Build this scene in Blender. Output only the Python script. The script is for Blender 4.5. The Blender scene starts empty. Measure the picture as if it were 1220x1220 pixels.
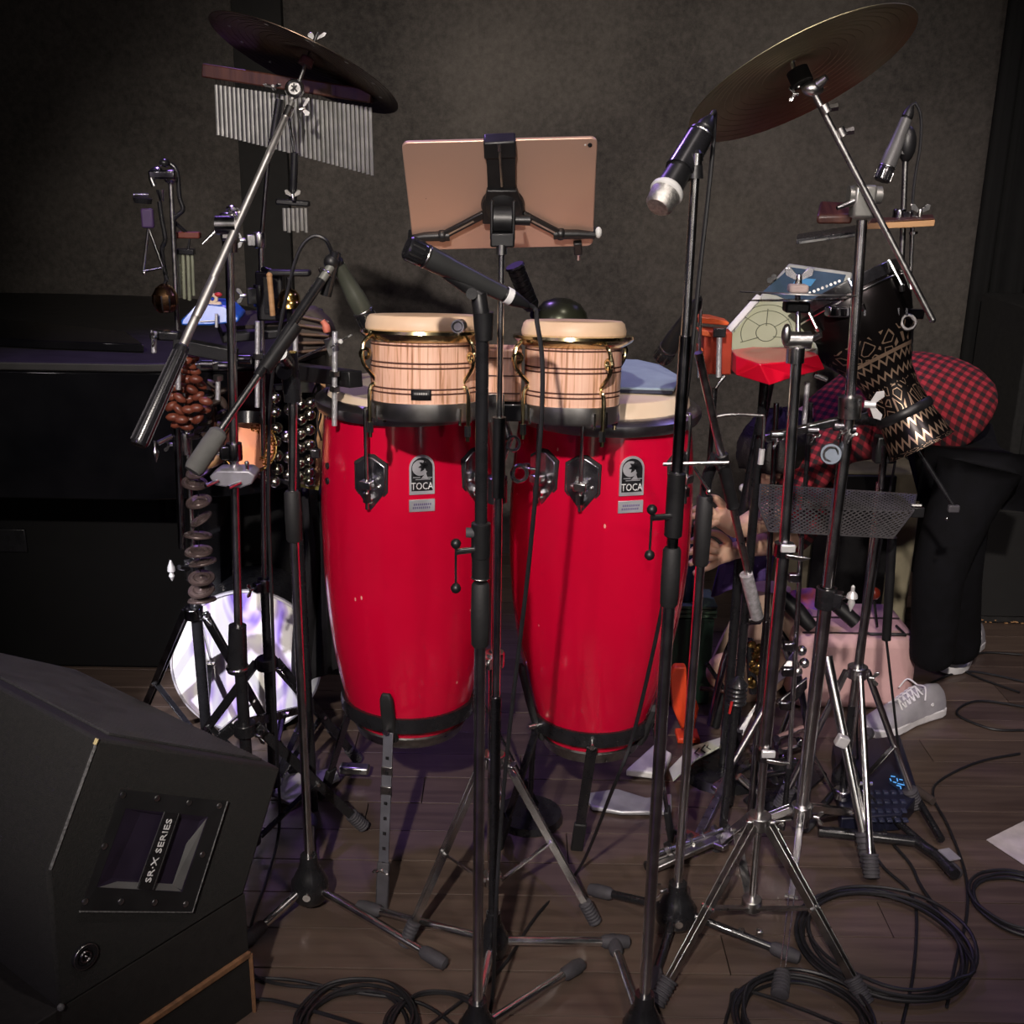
import bpy, math, random
from math import sin, cos, pi, radians, sqrt, atan2
from mathutils import Vector as V, Matrix
random.seed(7)
sc = bpy.context.scene
col = sc.collection
# ------------------------------------------------------------------ camera
F = 1361.0; PITCH = radians(17.8); ROLL = 0.016; CAM = V((0, 0, 1.5))
_f = V((0, cos(PITCH), -sin(PITCH))); _r0 = V((1, 0, 0)); _u0 = V((0, sin(PITCH), cos(PITCH)))
_r = _r0 * cos(ROLL) + _u0 * sin(ROLL); _u = _u0 * cos(ROLL) - _r0 * sin(ROLL)
cd = bpy.data.cameras.new('camera'); cam = bpy.data.objects.new('camera', cd); col.objects.link(cam)
cd.sensor_width = 36.0; cd.lens = 36.0 * F / 1220.0; cd.clip_start = 0.05
Mx = Matrix((_r, _u, -_f)).transposed().to_4x4(); Mx.translation = CAM
cam.matrix_world = Mx
sc.camera = cam
# ------------------------------------------------------------------ world, lights, exposure
w = bpy.data.worlds.new('world'); sc.world = w; w.use_nodes = True
w.node_tree.nodes['Background'].inputs[0].default_value = (0.55, 0.6, 0.75, 1)
w.node_tree.nodes['Background'].inputs[1].default_value = 0.008
sc.view_settings.view_transform = 'Standard'; sc.view_settings.look = 'None'
sc.view_settings.gamma = 1.0; sc.view_settings.exposure = 0.0; sc.view_settings.use_curve_mapping = False
def spot(name, loc, target, watts, color, angle, size=0.08, blend=0.4):
    l = bpy.data.lights.new(name, 'SPOT'); l.energy = watts; l.color = color; l.spot_size = radians(angle)
    l.spot_blend = blend; l.shadow_soft_size = size
    o = bpy.data.objects.new(name, l); col.objects.link(o); o.location = loc
    o.rotation_euler = (V(target) - V(loc)).to_track_quat('-Z', 'Y').to_euler(); return o
# stage lanterns above and in front of the kit, violet and blue ones from the sides
def strip_light(name, loc, target, watts, color, sx, sy):
    l = bpy.data.lights.new(name, 'AREA'); l.shape = 'RECTANGLE'; l.size = sx; l.size_y = sy; l.energy = watts; l.color = color
    o = bpy.data.objects.new(name, l); col.objects.link(o); o.location = loc
    o.rotation_euler = (V(target) - V(loc)).to_track_quat('-Z', 'Y').to_euler(); return o
spot('front_lantern', (-0.5, -1.6, 3.0), (0.05, 2.25, 1.16), 690, (1.0, 0.9, 0.82), 44, 0.05, 0.75)
spot('low_front_lantern', (0.95, -1.95, 1.86), (0.2, 4.1, 1.25), 50, (1.0, 0.93, 0.84), 44, 0.04, 0.6)
spot('left_front_lantern', (-2.2, -0.2, 3.0), (-0.5, 2.4, 0.95), 26, (1.0, 0.92, 0.9), 38, 0.12)
spot('overhead_lantern', (0.5, 1.0, 3.7), (0.35, 1.9, 0.0), 55, (1.0, 0.88, 0.85), 62, 0.04)
spot('violet_lantern', (-0.9, 3.6, 3.3), (0.0, 1.8, 0.2), 95, (0.45, 0.25, 1.0), 60, 0.12)
spot('left_violet_lantern', (-2.3, -1.2, 2.2), (0.0, 1.9, 0.55), 24, (0.5, 0.25, 1.0), 44, 0.08)
spot('blue_lantern', (2.0, 3.4, 3.3), (0.5, 1.8, 0.1), 22, (0.4, 0.32, 1.0), 60, 0.12)
spot('drumhead_lantern', (-1.5, 0.9, 1.75), (-0.82, 2.72, 0.22), 330, (0.93, 0.9, 1.0), 13, 0.03, 0.4)
spot('right_lantern', (1.2, 0.0, 3.2), (0.85, 2.75, 0.35), 125, (1.0, 0.84, 0.82), 30, 0.07)
# unseen strip lights added behind the camera for highlights on the chrome poles
strip_light('added_strip_light', (-1.6, -3.2, 1.3), (0, 2, 0.8), 2, (1.0, 0.85, 0.7), 0.35, 1.8)
strip_light('added_strip_light', (1.9, -3.0, 1.3), (0, 2, 0.8), 2, (0.95, 0.85, 0.9), 0.35, 1.8)

# ------------------------------------------------------------------ pixel helpers (place things on real planes)
def ray(px, py):
    return (_f + _r * ((px - 610) / F) + _u * ((610 - py) / F))
def at(px, py, Y):
    d = ray(px, py); return CAM + d * (Y / d.y)
def onz(px, py, z=0.0):
    d = ray(px, py); return CAM + d * ((z - CAM.z) / d.z)
def onp(px, py, P0, n):
    d = ray(px, py); return CAM + d * ((V(P0) - CAM).dot(n) / d.dot(n))
def zc(P): return (P - CAM).dot(_f)
def pm(px, P): return px * zc(P) / F       # pixels -> metres at point P

# ------------------------------------------------------------------ materials
def nod(nt, t, **k):
    n = nt.nodes.new(t)
    for a, b in k.items(): setattr(n, a, b)
    return n
MATS = {}
def mat(name, c, rough=0.5, metal=0.0, c2=None, scale=20, bump=0.0, bscale=None, coat=0.0, rv=0.08, emit=None, spec=0.5, sheen=0.0, stretch=None):
    if name in MATS: return MATS[name]
    m = bpy.data.materials.new(name); m.use_nodes = True; nt = m.node_tree; b = nt.nodes['Principled BSDF']
    tc = nod(nt, 'ShaderNodeTexCoord'); src = tc.outputs['Object']
    if stretch:
        mp = nod(nt, 'ShaderNodeMapping'); mp.inputs['Scale'].default_value = stretch
        nt.links.new(src, mp.inputs[0]); src = mp.outputs[0]
    nz = nod(nt, 'ShaderNodeTexNoise'); nz.inputs['Scale'].default_value = scale; nz.inputs['Detail'].default_value = 4
    nt.links.new(src, nz.inputs['Vector'])
    c2 = c2 or tuple(min(1, x * 0.72) for x in c)
    rp = nod(nt, 'ShaderNodeValToRGB'); rp.color_ramp.elements[0].position = 0.32; rp.color_ramp.elements[1].position = 0.68
    rp.color_ramp.elements[0].color = (*c2, 1); rp.color_ramp.elements[1].color = (*c, 1)
    nt.links.new(nz.outputs[0], rp.inputs[0]); nt.links.new(rp.outputs[0], b.inputs['Base Color'])
    mr = nod(nt, 'ShaderNodeMapRange'); mr.inputs[3].default_value = max(0, rough - rv); mr.inputs[4].default_value = rough + rv
    nt.links.new(nz.outputs[0], mr.inputs[0]); nt.links.new(mr.outputs[0], b.inputs['Roughness'])
    b.inputs['Metallic'].default_value = metal; b.inputs['Coat Weight'].default_value = coat
    b.inputs['Specular IOR Level'].default_value = spec
    if sheen: b.inputs['Sheen Weight'].default_value = sheen
    if bump:
        n2 = nod(nt, 'ShaderNodeTexNoise'); n2.inputs['Scale'].default_value = bscale or scale * 4; n2.inputs['Detail'].default_value = 3
        nt.links.new(src, n2.inputs['Vector'])
        bp = nod(nt, 'ShaderNodeBump'); bp.inputs['Strength'].default_value = bump; bp.inputs['Distance'].default_value = 0.002
        nt.links.new(n2.outputs[0], bp.inputs['Height']); nt.links.new(bp.outputs[0], b.inputs['Normal'])
    if emit:
        b.inputs['Emission Color'].default_value = (*emit[0], 1); b.inputs['Emission Strength'].default_value = emit[1]
    MATS[name] = m; return m
CH = mat('chrome', (0.88, 0.87, 0.86), 0.22, 1.0, (0.62, 0.62, 0.62), 30, 0.03, rv=0.06)
DCH = mat('black_chrome', (0.38, 0.37, 0.39), 0.2, 1.0, (0.2, 0.2, 0.2), 30)
GCH = mat('golden_chrome', (0.75, 0.64, 0.36), 0.17, 1.0, (0.55, 0.45, 0.25), 25, 0.04)
RING = mat('ring_chrome', (0.7, 0.68, 0.66), 0.33, 1.0, (0.45, 0.44, 0.43), 18, 0.05)
STEEL = mat('worn_steel', (0.55, 0.54, 0.52), 0.3, 1.0, (0.35, 0.35, 0.35), 60, 0.1)
THREAD = mat('threaded_rod_zinc', (0.75, 0.75, 0.78), 0.38, 0.7, None, 200, 0.4, 900)
BLK = mat('black_plastic', (0.010, 0.010, 0.011), 0.42, 0, None, 40, 0.08)
BLM = mat('black_enamel', (0.014, 0.014, 0.016), 0.28, 0.0, None, 40, coat=0.4)
RUB = mat('grey_rubber', (0.055, 0.052, 0.06), 0.7, 0, None, 60, 0.2)
BRUB = mat('black_rubber', (0.012, 0.012, 0.013), 0.65, 0, None, 60, 0.2)
CAB = mat('cable_black', (0.013, 0.013, 0.015), 0.45, 0, None, 60)
BRASS = mat('brass_bell', (0.75, 0.5, 0.16), 0.18, 1.0, (0.5, 0.3, 0.1), 30, 0.05)
COPPER = mat('copper_sheet', (0.6, 0.24, 0.11), 0.5, 0.6, (0.45, 0.18, 0.12), 14, 0.05)
CYM = mat('bronze_cymbal', (0.55, 0.52, 0.33), 0.42, 1.0, (0.36, 0.33, 0.2), 6, 0.3, 40)
CYMD = mat('dark_cymbal', (0.16, 0.12, 0.08), 0.34, 1.0, (0.07, 0.05, 0.04), 12, 0.35, 50)
WOODT = mat('pale_wood', (0.5, 0.29, 0.14), 0.5, 0, (0.34, 0.18, 0.08), 9, 0.1, stretch=(1, 1, 8))
WOODD = mat('dark_red_wood', (0.075, 0.025, 0.015), 0.42, 0, (0.035, 0.012, 0.01), 9, 0.1, stretch=(8, 1, 1))
SKINH = mat('rawhide', (0.80, 0.60, 0.42), 0.48, 0, (0.66, 0.45, 0.30), 9, 0.15)
SKINC = mat('conga_rawhide', (0.78, 0.66, 0.5), 0.45, 0, (0.66, 0.5, 0.36), 8, 0.2)
SKING = mat('worn_conga_head_face', (0.36, 0.33, 0.17), 0.55, 0, (0.26, 0.22, 0.11), 8, 0.2)
WHT = mat('white_plastic', (0.78, 0.78, 0.76), 0.45)
TAPE = mat('white_tape', (0.8, 0.8, 0.8), 0.6)

def red_shell():
    m = mat('red_fibreglass', (0.60, 0.002, 0.034), 0.22, 0, (0.54, 0.002, 0.028), 3, coat=0.6, rv=0.04)
    nt = m.node_tree; b = nt.nodes['Principled BSDF']
    tc = nod(nt, 'ShaderNodeTexCoord'); mp = nod(nt, 'ShaderNodeMapping'); mp.inputs['Scale'].default_value = (1, 1, 0.45)
    vo = nod(nt, 'ShaderNodeTexVoronoi'); vo.inputs['Scale'].default_value = 26
    nt.links.new(tc.outputs['Object'], mp.inputs[0]); nt.links.new(mp.outputs[0], vo.inputs['Vector'])
    cp = nod(nt, 'ShaderNodeMath', operation='LESS_THAN'); cp.inputs[1].default_value = 0.05
    nt.links.new(vo.outputs['Distance'], cp.inputs[0])
    sx = nod(nt, 'ShaderNodeSeparateColor'); nt.links.new(vo.outputs['Color'], sx.inputs[0])
    c2 = nod(nt, 'ShaderNodeMath', operation='GREATER_THAN'); c2.inputs[1].default_value = 0.2; nt.links.new(sx.outputs[0], c2.inputs[0])
    mu = nod(nt, 'ShaderNodeMath', operation='MULTIPLY'); nt.links.new(cp.outputs[0], mu.inputs[0]); nt.links.new(c2.outputs[0], mu.inputs[1])
    mx = nod(nt, 'ShaderNodeMix', data_type='RGBA'); mx.inputs[7].default_value = (0.8, 0.35, 0.3, 1)
    old = b.inputs['Base Color'].links[0].from_socket
    nt.links.new(mu.outputs[0], mx.inputs[0]); nt.links.new(old, mx.inputs[6]); nt.links.new(mx.outputs[2], b.inputs['Base Color'])
    return m
RED = red_shell()

def ash_wood():
    m = bpy.data.materials.new('striped_ash'); m.use_nodes = True; nt = m.node_tree; b = nt.nodes['Principled BSDF']
    tc = nod(nt, 'ShaderNodeTexCoord'); mp = nod(nt, 'ShaderNodeMapping'); mp.inputs['Scale'].default_value = (34, 3, 1.3)
    nz = nod(nt, 'ShaderNodeTexNoise'); nz.inputs['Scale'].default_value = 5; nz.inputs['Detail'].default_value = 5; nz.inputs['Distortion'].default_value = 0.9
    nt.links.new(tc.outputs['Object'], mp.inputs[0]); nt.links.new(mp.outputs[0], nz.inputs['Vector'])
    rp = nod(nt, 'ShaderNodeValToRGB'); cr = rp.color_ramp
    cr.elements[0].position = 0.33; cr.elements[0].color = (0.28, 0.12, 0.06, 1)
    cr.elements[1].position = 0.50; cr.elements[1].color = (0.80, 0.47, 0.34, 1)
    e = cr.elements.new(0.43); e.color = (0.62, 0.33, 0.2, 1)
    e = cr.elements.new(0.8); e.color = (0.9, 0.62, 0.47, 1)
    nt.links.new(nz.outputs[0], rp.inputs[0]); nt.links.new(rp.outputs[0], b.inputs['Base Color'])
    b.inputs['Roughness'].default_value = 0.32; b.inputs['Coat Weight'].default_value = 0.25
    return m
ASH = ash_wood()
GROOVE = mat('scorched_groove', (0.10, 0.04, 0.03), 0.6)

def wall_mat():
    m = bpy.data.materials.new('charcoal_felt_wall'); m.use_nodes = True; nt = m.node_tree; b = nt.nodes['Principled BSDF']
    tc = nod(nt, 'ShaderNodeTexCoord')
    n1 = nod(nt, 'ShaderNodeTexNoise'); n1.inputs['Scale'].default_value = 1.6; n1.inputs['Detail'].default_value = 6
    n2 = nod(nt, 'ShaderNodeTexNoise'); n2.inputs['Scale'].default_value = 45; n2.inputs['Detail'].default_value = 8; n2.inputs['Roughness'].default_value = 0.8
    nt.links.new(tc.outputs['Object'], n1.inputs[0]); nt.links.new(tc.outputs['Object'], n2.inputs[0])
    mx = nod(nt, 'ShaderNodeMix', data_type='FLOAT'); mx.inputs[0].default_value = 0.5
    nt.links.new(n1.outputs[0], mx.inputs[2]); nt.links.new(n2.outputs[0], mx.inputs[3])
    rp = nod(nt, 'ShaderNodeValToRGB'); rp.color_ramp.elements[0].position = 0.36; rp.color_ramp.elements[1].position = 0.66
    rp.color_ramp.elements[0].color = (0.034, 0.030, 0.027, 1); rp.color_ramp.elements[1].color = (0.15, 0.132, 0.116, 1)
    nt.links.new(mx.outputs[0], rp.inputs[0]); nt.links.new(rp.outputs[0], b.inputs['Base Color'])
    b.inputs['Roughness'].default_value = 0.9
    bp = nod(nt, 'ShaderNodeBump'); bp.inputs['Strength'].default_value = 0.5; bp.inputs['Distance'].default_value = 0.01
    nt.links.new(n2.outputs[0], bp.inputs['Height']); nt.links.new(bp.outputs[0], b.inputs['Normal'])
    return m
WALL = wall_mat()

def plank_mat():
    m = bpy.data.materials.new('worn_stage_plank'); m.use_nodes = True; nt = m.node_tree; b = nt.nodes['Principled BSDF']
    tc = nod(nt, 'ShaderNodeTexCoord'); mp = nod(nt, 'ShaderNodeMapping'); mp.inputs['Scale'].default_value = (1.2, 14, 14)
    geo = nod(nt, 'ShaderNodeNewGeometry')
    nt.links.new(geo.outputs['Position'], mp.inputs[0])
    nz = nod(nt, 'ShaderNodeTexNoise'); nz.inputs['Scale'].default_value = 3; nz.inputs['Detail'].default_value = 6
    nt.links.new(mp.outputs[0], nz.inputs[0])
    oi = nod(nt, 'ShaderNodeObjectInfo')
    ad = nod(nt, 'ShaderNodeMath', operation='MULTIPLY_ADD'); ad.inputs[1].default_value = 0.35
    nt.links.new(oi.outputs['Random'], ad.inputs[0]); 
    sb = nod(nt, 'ShaderNodeMath', operation='SUBTRACT'); sb.inputs[1].default_value = 0.17
    nt.links.new(nz.outputs[0], sb.inputs[0]); nt.links.new(sb.outputs[0], ad.inputs[2])
    rp = nod(nt, 'ShaderNodeValToRGB'); rp.color_ramp.elements[0].position = 0.25; rp.color_ramp.elements[1].position = 0.8
    rp.color_ramp.elements[0].color = (0.062, 0.042, 0.034, 1); rp.color_ramp.elements[1].color = (0.125, 0.088, 0.068, 1)
    nt.links.new(ad.outputs[0], rp.inputs[0]); nt.links.new(rp.outputs[0], b.inputs['Base Color'])
    n3 = nod(nt, 'ShaderNodeTexNoise'); n3.inputs['Scale'].default_value = 7; n3.inputs['Detail'].default_value = 5
    nt.links.new(geo.outputs['Position'], n3.inputs[0])
    mr = nod(nt, 'ShaderNodeMapRange'); mr.inputs[3].default_value = 0.3; mr.inputs[4].default_value = 0.62
    nt.links.new(n3.outputs[0], mr.inputs[0]); nt.links.new(mr.outputs[0], b.inputs['Roughness'])
    bp = nod(nt, 'ShaderNodeBump'); bp.inputs['Strength'].default_value = 0.25; bp.inputs['Distance'].default_value = 0.002
    nt.links.new(nz.outputs[0], bp.inputs['Height']); nt.links.new(bp.outputs[0], b.inputs['Normal'])
    return m
PLANK = plank_mat()

def plaid_mat():
    m = bpy.data.materials.new('red_black_plaid'); m.use_nodes = True; nt = m.node_tree; b = nt.nodes['Principled BSDF']
    geo = nod(nt, 'ShaderNodeTexCoord'); mp = nod(nt, 'ShaderNodeMapping'); mp.inputs['Rotation'].default_value = (0.3, -0.42, 0.5)
    nt.links.new(geo.outputs['Object'], mp.inputs[0]); sp = nod(nt, 'ShaderNodeSeparateXYZ'); nt.links.new(mp.outputs[0], sp.inputs[0])
    outs = []
    for ax in (0, 2):
        ml = nod(nt, 'ShaderNodeMath', operation='MULTIPLY'); ml.inputs[1].default_value = 2 * pi / 0.0205
        nt.links.new(sp.outputs[ax], ml.inputs[0]); s = nod(nt, 'ShaderNodeMath', operation='SINE'); nt.links.new(ml.outputs[0], s.inputs[0])
        g = nod(nt, 'ShaderNodeMapRange'); g.inputs[1].default_value = -0.25; g.inputs[2].default_value = 0.25; nt.links.new(s.outputs[0], g.inputs[0]); outs.append(g)
    ad = nod(nt, 'ShaderNodeMath', operation='ADD'); nt.links.new(outs[0].outputs[0], ad.inputs[0]); nt.links.new(outs[1].outputs[0], ad.inputs[1])
    hf = nod(nt, 'ShaderNodeMath', operation='MULTIPLY'); hf.inputs[1].default_value = 0.5; nt.links.new(ad.outputs[0], hf.inputs[0])
    rp = nod(nt, 'ShaderNodeValToRGB'); cr = rp.color_ramp
    cr.elements[0].position = 0.0; cr.elements[0].color = (0.012, 0.008, 0.01, 1); cr.elements[1].position = 1; cr.elements[1].color = (0.36, 0.02, 0.035, 1)
    e = cr.elements.new(0.5); e.color = (0.12, 0.008, 0.014, 1)
    nt.links.new(hf.outputs[0], rp.inputs[0]); nt.links.new(rp.outputs[0], b.inputs['Base Color']); b.inputs['Roughness'].default_value = 0.85
    return m
PLAID = plaid_mat()

def engraved_mat():
    m = bpy.data.materials.new('engraved_black_gold'); m.use_nodes = True; nt = m.node_tree; b = nt.nodes['Principled BSDF']
    tc = nod(nt, 'ShaderNodeUVMap'); sp = nod(nt, 'ShaderNodeSeparateXYZ'); nt.links.new(tc.outputs[0], sp.inputs[0])
    def M(op, a, bb=None, c=None):
        n = nod(nt, 'ShaderNodeMath', operation=op)
        for i, x in enumerate((a, bb, c)):
            if x is None: continue
            if isinstance(x, (int, float)): n.inputs[i].default_value = x
            else: nt.links.new(x, n.inputs[i])
        return n.outputs[0]
    U, Vv = sp.outputs[0], sp.outputs[1]
    tri = M('PINGPONG', M('MULTIPLY', U, 26.0), 0.5)
    band = M('FRACT', M('ADD', M('MULTIPLY', Vv, 16.0), tri))
    z = M('LESS_THAN', M('ABSOLUTE', M('SUBTRACT', band, 0.5)), 0.13)
    cell = M('FRACT', M('MULTIPLY', Vv, 4.0))
    sel = M('GREATER_THAN', cell, 0.45)
    vo = nod(nt, 'ShaderNodeTexVoronoi', feature='DISTANCE_TO_EDGE'); vo.inputs['Scale'].default_value = 22
    mp = nod(nt, 'ShaderNodeMapping'); mp.inputs['Scale'].default_value = (1.0, 0.9, 1)
    nt.links.new(tc.outputs[0], mp.inputs[0]); nt.links.new(mp.outputs[0], vo.inputs['Vector'])
    v = M('LESS_THAN', M('ABSOLUTE', M('SUBTRACT', vo.outputs[0], 0.16)), 0.035)
    pat = M('ADD', M('MULTIPLY', z, sel), M('MULTIPLY', v, M('SUBTRACT', 1.0, sel)))
    ring = M('LESS_THAN', M('ABSOLUTE', M('SUBTRACT', cell, 0.45)), 0.03)
    pat = M('MULTIPLY', M('MINIMUM', M('ADD', pat, ring), 1.0), M('GREATER_THAN', Vv, 0.27))
    mx = nod(nt, 'ShaderNodeMix', data_type='RGBA'); nt.links.new(pat, mx.inputs[0])
    mx.inputs[6].default_value = (0.012, 0.01, 0.01, 1); mx.inputs[7].default_value = (0.42, 0.29, 0.2, 1)
    nt.links.new(mx.outputs[2], b.inputs['Base Color']); b.inputs['Metallic'].default_value = 0.75; b.inputs['Roughness'].default_value = 0.3
    return m
ENGR = engraved_mat()

def painted_light_head():  # violet stage light on the drumhead, painted into its colour
    m = bpy.data.materials.new('white_head_painted_violet_light'); m.use_nodes = True; nt = m.node_tree; b = nt.nodes['Principled BSDF']
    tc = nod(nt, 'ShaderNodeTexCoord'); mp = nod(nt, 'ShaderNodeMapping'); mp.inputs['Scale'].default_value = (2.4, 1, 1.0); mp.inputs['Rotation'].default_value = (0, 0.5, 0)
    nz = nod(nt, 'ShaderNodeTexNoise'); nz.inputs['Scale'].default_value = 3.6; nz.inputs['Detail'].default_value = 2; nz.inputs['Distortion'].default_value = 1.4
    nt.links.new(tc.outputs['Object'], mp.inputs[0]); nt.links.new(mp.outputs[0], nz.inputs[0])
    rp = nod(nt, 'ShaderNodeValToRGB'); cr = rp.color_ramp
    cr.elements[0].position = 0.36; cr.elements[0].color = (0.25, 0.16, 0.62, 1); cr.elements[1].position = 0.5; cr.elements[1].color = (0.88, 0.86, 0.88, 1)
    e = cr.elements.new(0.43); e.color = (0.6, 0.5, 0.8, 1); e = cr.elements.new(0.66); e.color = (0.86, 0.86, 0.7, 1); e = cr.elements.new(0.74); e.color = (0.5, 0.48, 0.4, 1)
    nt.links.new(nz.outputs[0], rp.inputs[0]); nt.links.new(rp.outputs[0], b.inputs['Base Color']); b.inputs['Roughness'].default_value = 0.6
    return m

# ------------------------------------------------------------------ mesh builder
def frame(d):
    d = V(d).normalized(); a = V((0, 0, 1)) if abs(d.z) < 0.9 else V((1, 0, 0))
    x = a.cross(d).normalized(); y = d.cross(x); return x, y, d
class MB:
    def __init__(s): s.v = []; s.f = []; s.uv = []
    def grid(s, rows, closed=True, cap0=True, cap1=True):
        b = len(s.v); n = len(rows[0])
        for r in rows: s.v += [tuple(p) for p in r]
        R = len(rows); m = n if closed else n - 1
        for i in range(R - 1):
            for j in range(m):
                k = (j + 1) % n
                s.f.append((b + i * n + j, b + i * n + k, b + (i + 1) * n + k, b + (i + 1) * n + j))
                u0, u1 = j / n, (j + 1) / n; v0, v1 = i / (R - 1), (i + 1) / (R - 1)
                s.uv.append(((u0, v0), (u1, v0), (u1, v1), (u0, v1)))
        if closed and cap0: s.f.append(tuple(b + j for j in range(n))[::-1]); s.uv.append(None)
        if closed and cap1: s.f.append(tuple(b + (R - 1) * n + j for j in range(n))); s.uv.append(None)
        return s
    def tube(s, pts, r, n=10, caps=True):
        pts = [V(p) for p in pts]; N = len(pts); rr = r if isinstance(r, (list, tuple)) else [r] * N
        x = None; rows = []
        for i, p in enumerate(pts):
            d = (pts[min(i + 1, N - 1)] - pts[max(i - 1, 0)])
            if d.length < 1e-9: d = V((0, 0, 1))
            d.normalize()
            if x is None: x, y, _ = frame(d)
            else:
                x = x - d * x.dot(d)
                if x.length < 1e-6: x = frame(d)[0]
                x.normalize(); y = d.cross(x)
            rows.append([p + (x * cos(2 * pi * j / n) + y * sin(2 * pi * j / n)) * rr[i] for j in range(n)])
        return s.grid(rows, True, caps, caps)
    def cyl(s, a, b, r, r2=None, n=14): return s.tube([a, b], [r, r if r2 is None else r2], n)
    def lathe(s, a, d, prof, n=32, cap0=False, cap1=False, sx=1, sy=1):
        x, y, d = frame(d); a = V(a)
        rows = [[a + d * h + (x * cos(2 * pi * j / n) * sx + y * sin(2 * pi * j / n) * sy) * max(r, 1e-5) for j in range(n)] for r, h in prof]
        return s.grid(rows, True, cap0, cap1)
    def sphere(s, c, r, n=14, sc3=(1, 1, 1), R=None):
        c = V(c); m = n // 2 + 1; rows = []
        for i in range(m + 1):
            t = pi * i / m; row = []
            for j in range(n):
                p = V((sin(t) * cos(2 * pi * j / n) * sc3[0], sin(t) * sin(2 * pi * j / n) * sc3[1], -cos(t) * sc3[2])) * r
                if R: p = R @ p
                row.append(c + p)
            rows.append(row)
        return s.grid(rows, True, False, False)
    def torus(s, c, d, R, r, n=36, k=8, sz=1.0):
        x, y, d = frame(d); c = V(c); rows = []
        for i in range(n + 1):
            t = 2 * pi * i / n; e = x * cos(t) + y * sin(t)
            rows.append([c + e * (R + r * cos(2 * pi * j / k)) + d * (r * sz * sin(2 * pi * j / k)) for j in range(k)])
        return s.grid(rows, True, False, False)
    def prism(s, poly, off):
        b = len(s.v); n = len(poly); off = V(off); poly = [V(p) for p in poly]
        s.v += [tuple(p) for p in poly] + [tuple(p + off) for p in poly]
        s.f.append(tuple(range(b, b + n))[::-1]); s.f.append(tuple(range(b + n, b + 2 * n))); s.uv += [None, None]
        for i in range(n):
            k = (i + 1) % n; s.f.append((b + i, b + k, b + n + k, b + n + i)); s.uv.append(None)
        return s
    def box(s, c, size, R=None):
        c = V(c); hx, hy, hz = [q / 2 for q in size]; R = R or Matrix.Identity(3)
        return s.prism([c + R @ V(q) for q in ((-hx, -hy, -hz), (hx, -hy, -hz), (hx, hy, -hz), (-hx, hy, -hz))], R @ V((0, 0, 2 * hz)))
    def bar(s, a, b, w, h, up=(0, 0, 1)):
        a, b, up = V(a), V(b), V(up); d = (b - a).normalized(); x = d.cross(up)
        if x.length < 1e-4: x = d.cross(V((0, 1, 0)))
        x.normalize(); y = x.cross(d); x *= w / 2; y *= h / 2
        return s.prism([a - x - y, a + x - y, a + x + y, a - x + y], b - a)
    def build(s, name, m, parent=None, smooth=True, bevel=0, ang=38, sub=0):
        off = V((0, 0, 0)); p = parent
        while p is not None: off += p.location; p = p.parent
        me = bpy.data.meshes.new(name); me.from_pydata([V(q) - off for q in s.v], [], s.f)
        import bmesh
        bm = bmesh.new(); bm.from_mesh(me); bmesh.ops.recalc_face_normals(bm, faces=bm.faces); bm.to_mesh(me); bm.free()
        if any(u is not None for u in s.uv):
            ul = me.uv_layers.new(name='UVMap'); li = 0
            vmap = {}
            for fi, poly in enumerate(me.polygons):
                u = s.uv[fi]; ov = s.f[fi]
                for q, l in enumerate(poly.loop_indices):
                    if u is None: ul.data[l].uv = (0, 0)
                    else: ul.data[l].uv = u[ov.index(me.loops[l].vertex_index)]
        if smooth:
            for q in me.polygons: q.use_smooth = True
            me.set_sharp_from_angle(angle=radians(ang))
        me.materials.append(m)
        o = bpy.data.objects.new(name, me); col.objects.link(o); o.parent = parent
        if bevel:
            bv = o.modifiers.new('bevel', 'BEVEL'); bv.width = bevel; bv.segments = 2; bv.limit_method = 'ANGLE'
            bv.harden_normals = False
        if sub:
            ss = o.modifiers.new('sub', 'SUBSURF'); ss.levels = sub; ss.render_levels = sub
        return o
def tag(o, label, cat, group=None, kind=None):
    if label: o['label'] = label
    if cat: o['category'] = cat
    if group: o['group'] = group
    if kind: o['kind'] = kind
    return o
def thing(name, label, cat, loc=(0, 0, 0), group=None):
    o = bpy.data.objects.new(name, None); col.objects.link(o); o.location = loc; o.empty_display_size = 0.05
    return tag(o, label, cat, group)
def origin(o, loc):          # give a one-mesh thing an origin of its own
    loc = V(loc); o.data.transform(Matrix.Translation(-loc)); o.location = loc; return o
def spline(pts, k=8):
    pts = [V(p) for p in pts]; P = [pts[0]] + pts + [pts[-1]]; out = []
    for i in range(1, len(P) - 2):
        a, b, c, d = P[i - 1], P[i], P[i + 1], P[i + 2]
        for j in range(k):
            t = j / k
            out.append(0.5 * ((2 * b) + (c - a) * t + (2 * a - 5 * b + 4 * c - d) * t * t + (3 * b - a - 3 * c + d) * t ** 3))
    out.append(pts[-1]); return out
def text_mesh(txt, size, name='lettering', depth=0.0004):
    cu = bpy.data.curves.new('t', 'FONT'); cu.body = txt; cu.size = size; cu.extrude = depth; cu.align_x = 'CENTER'; cu.align_y = 'CENTER'; cu.resolution_u = 2
    o = bpy.data.objects.new('t', cu); col.objects.link(o); dg = bpy.context.evaluated_depsgraph_get()
    me = bpy.data.meshes.new_from_object(o.evaluated_get(dg)); bpy.data.objects.remove(o); bpy.data.curves.remove(cu); me.name = name; return me
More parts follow.
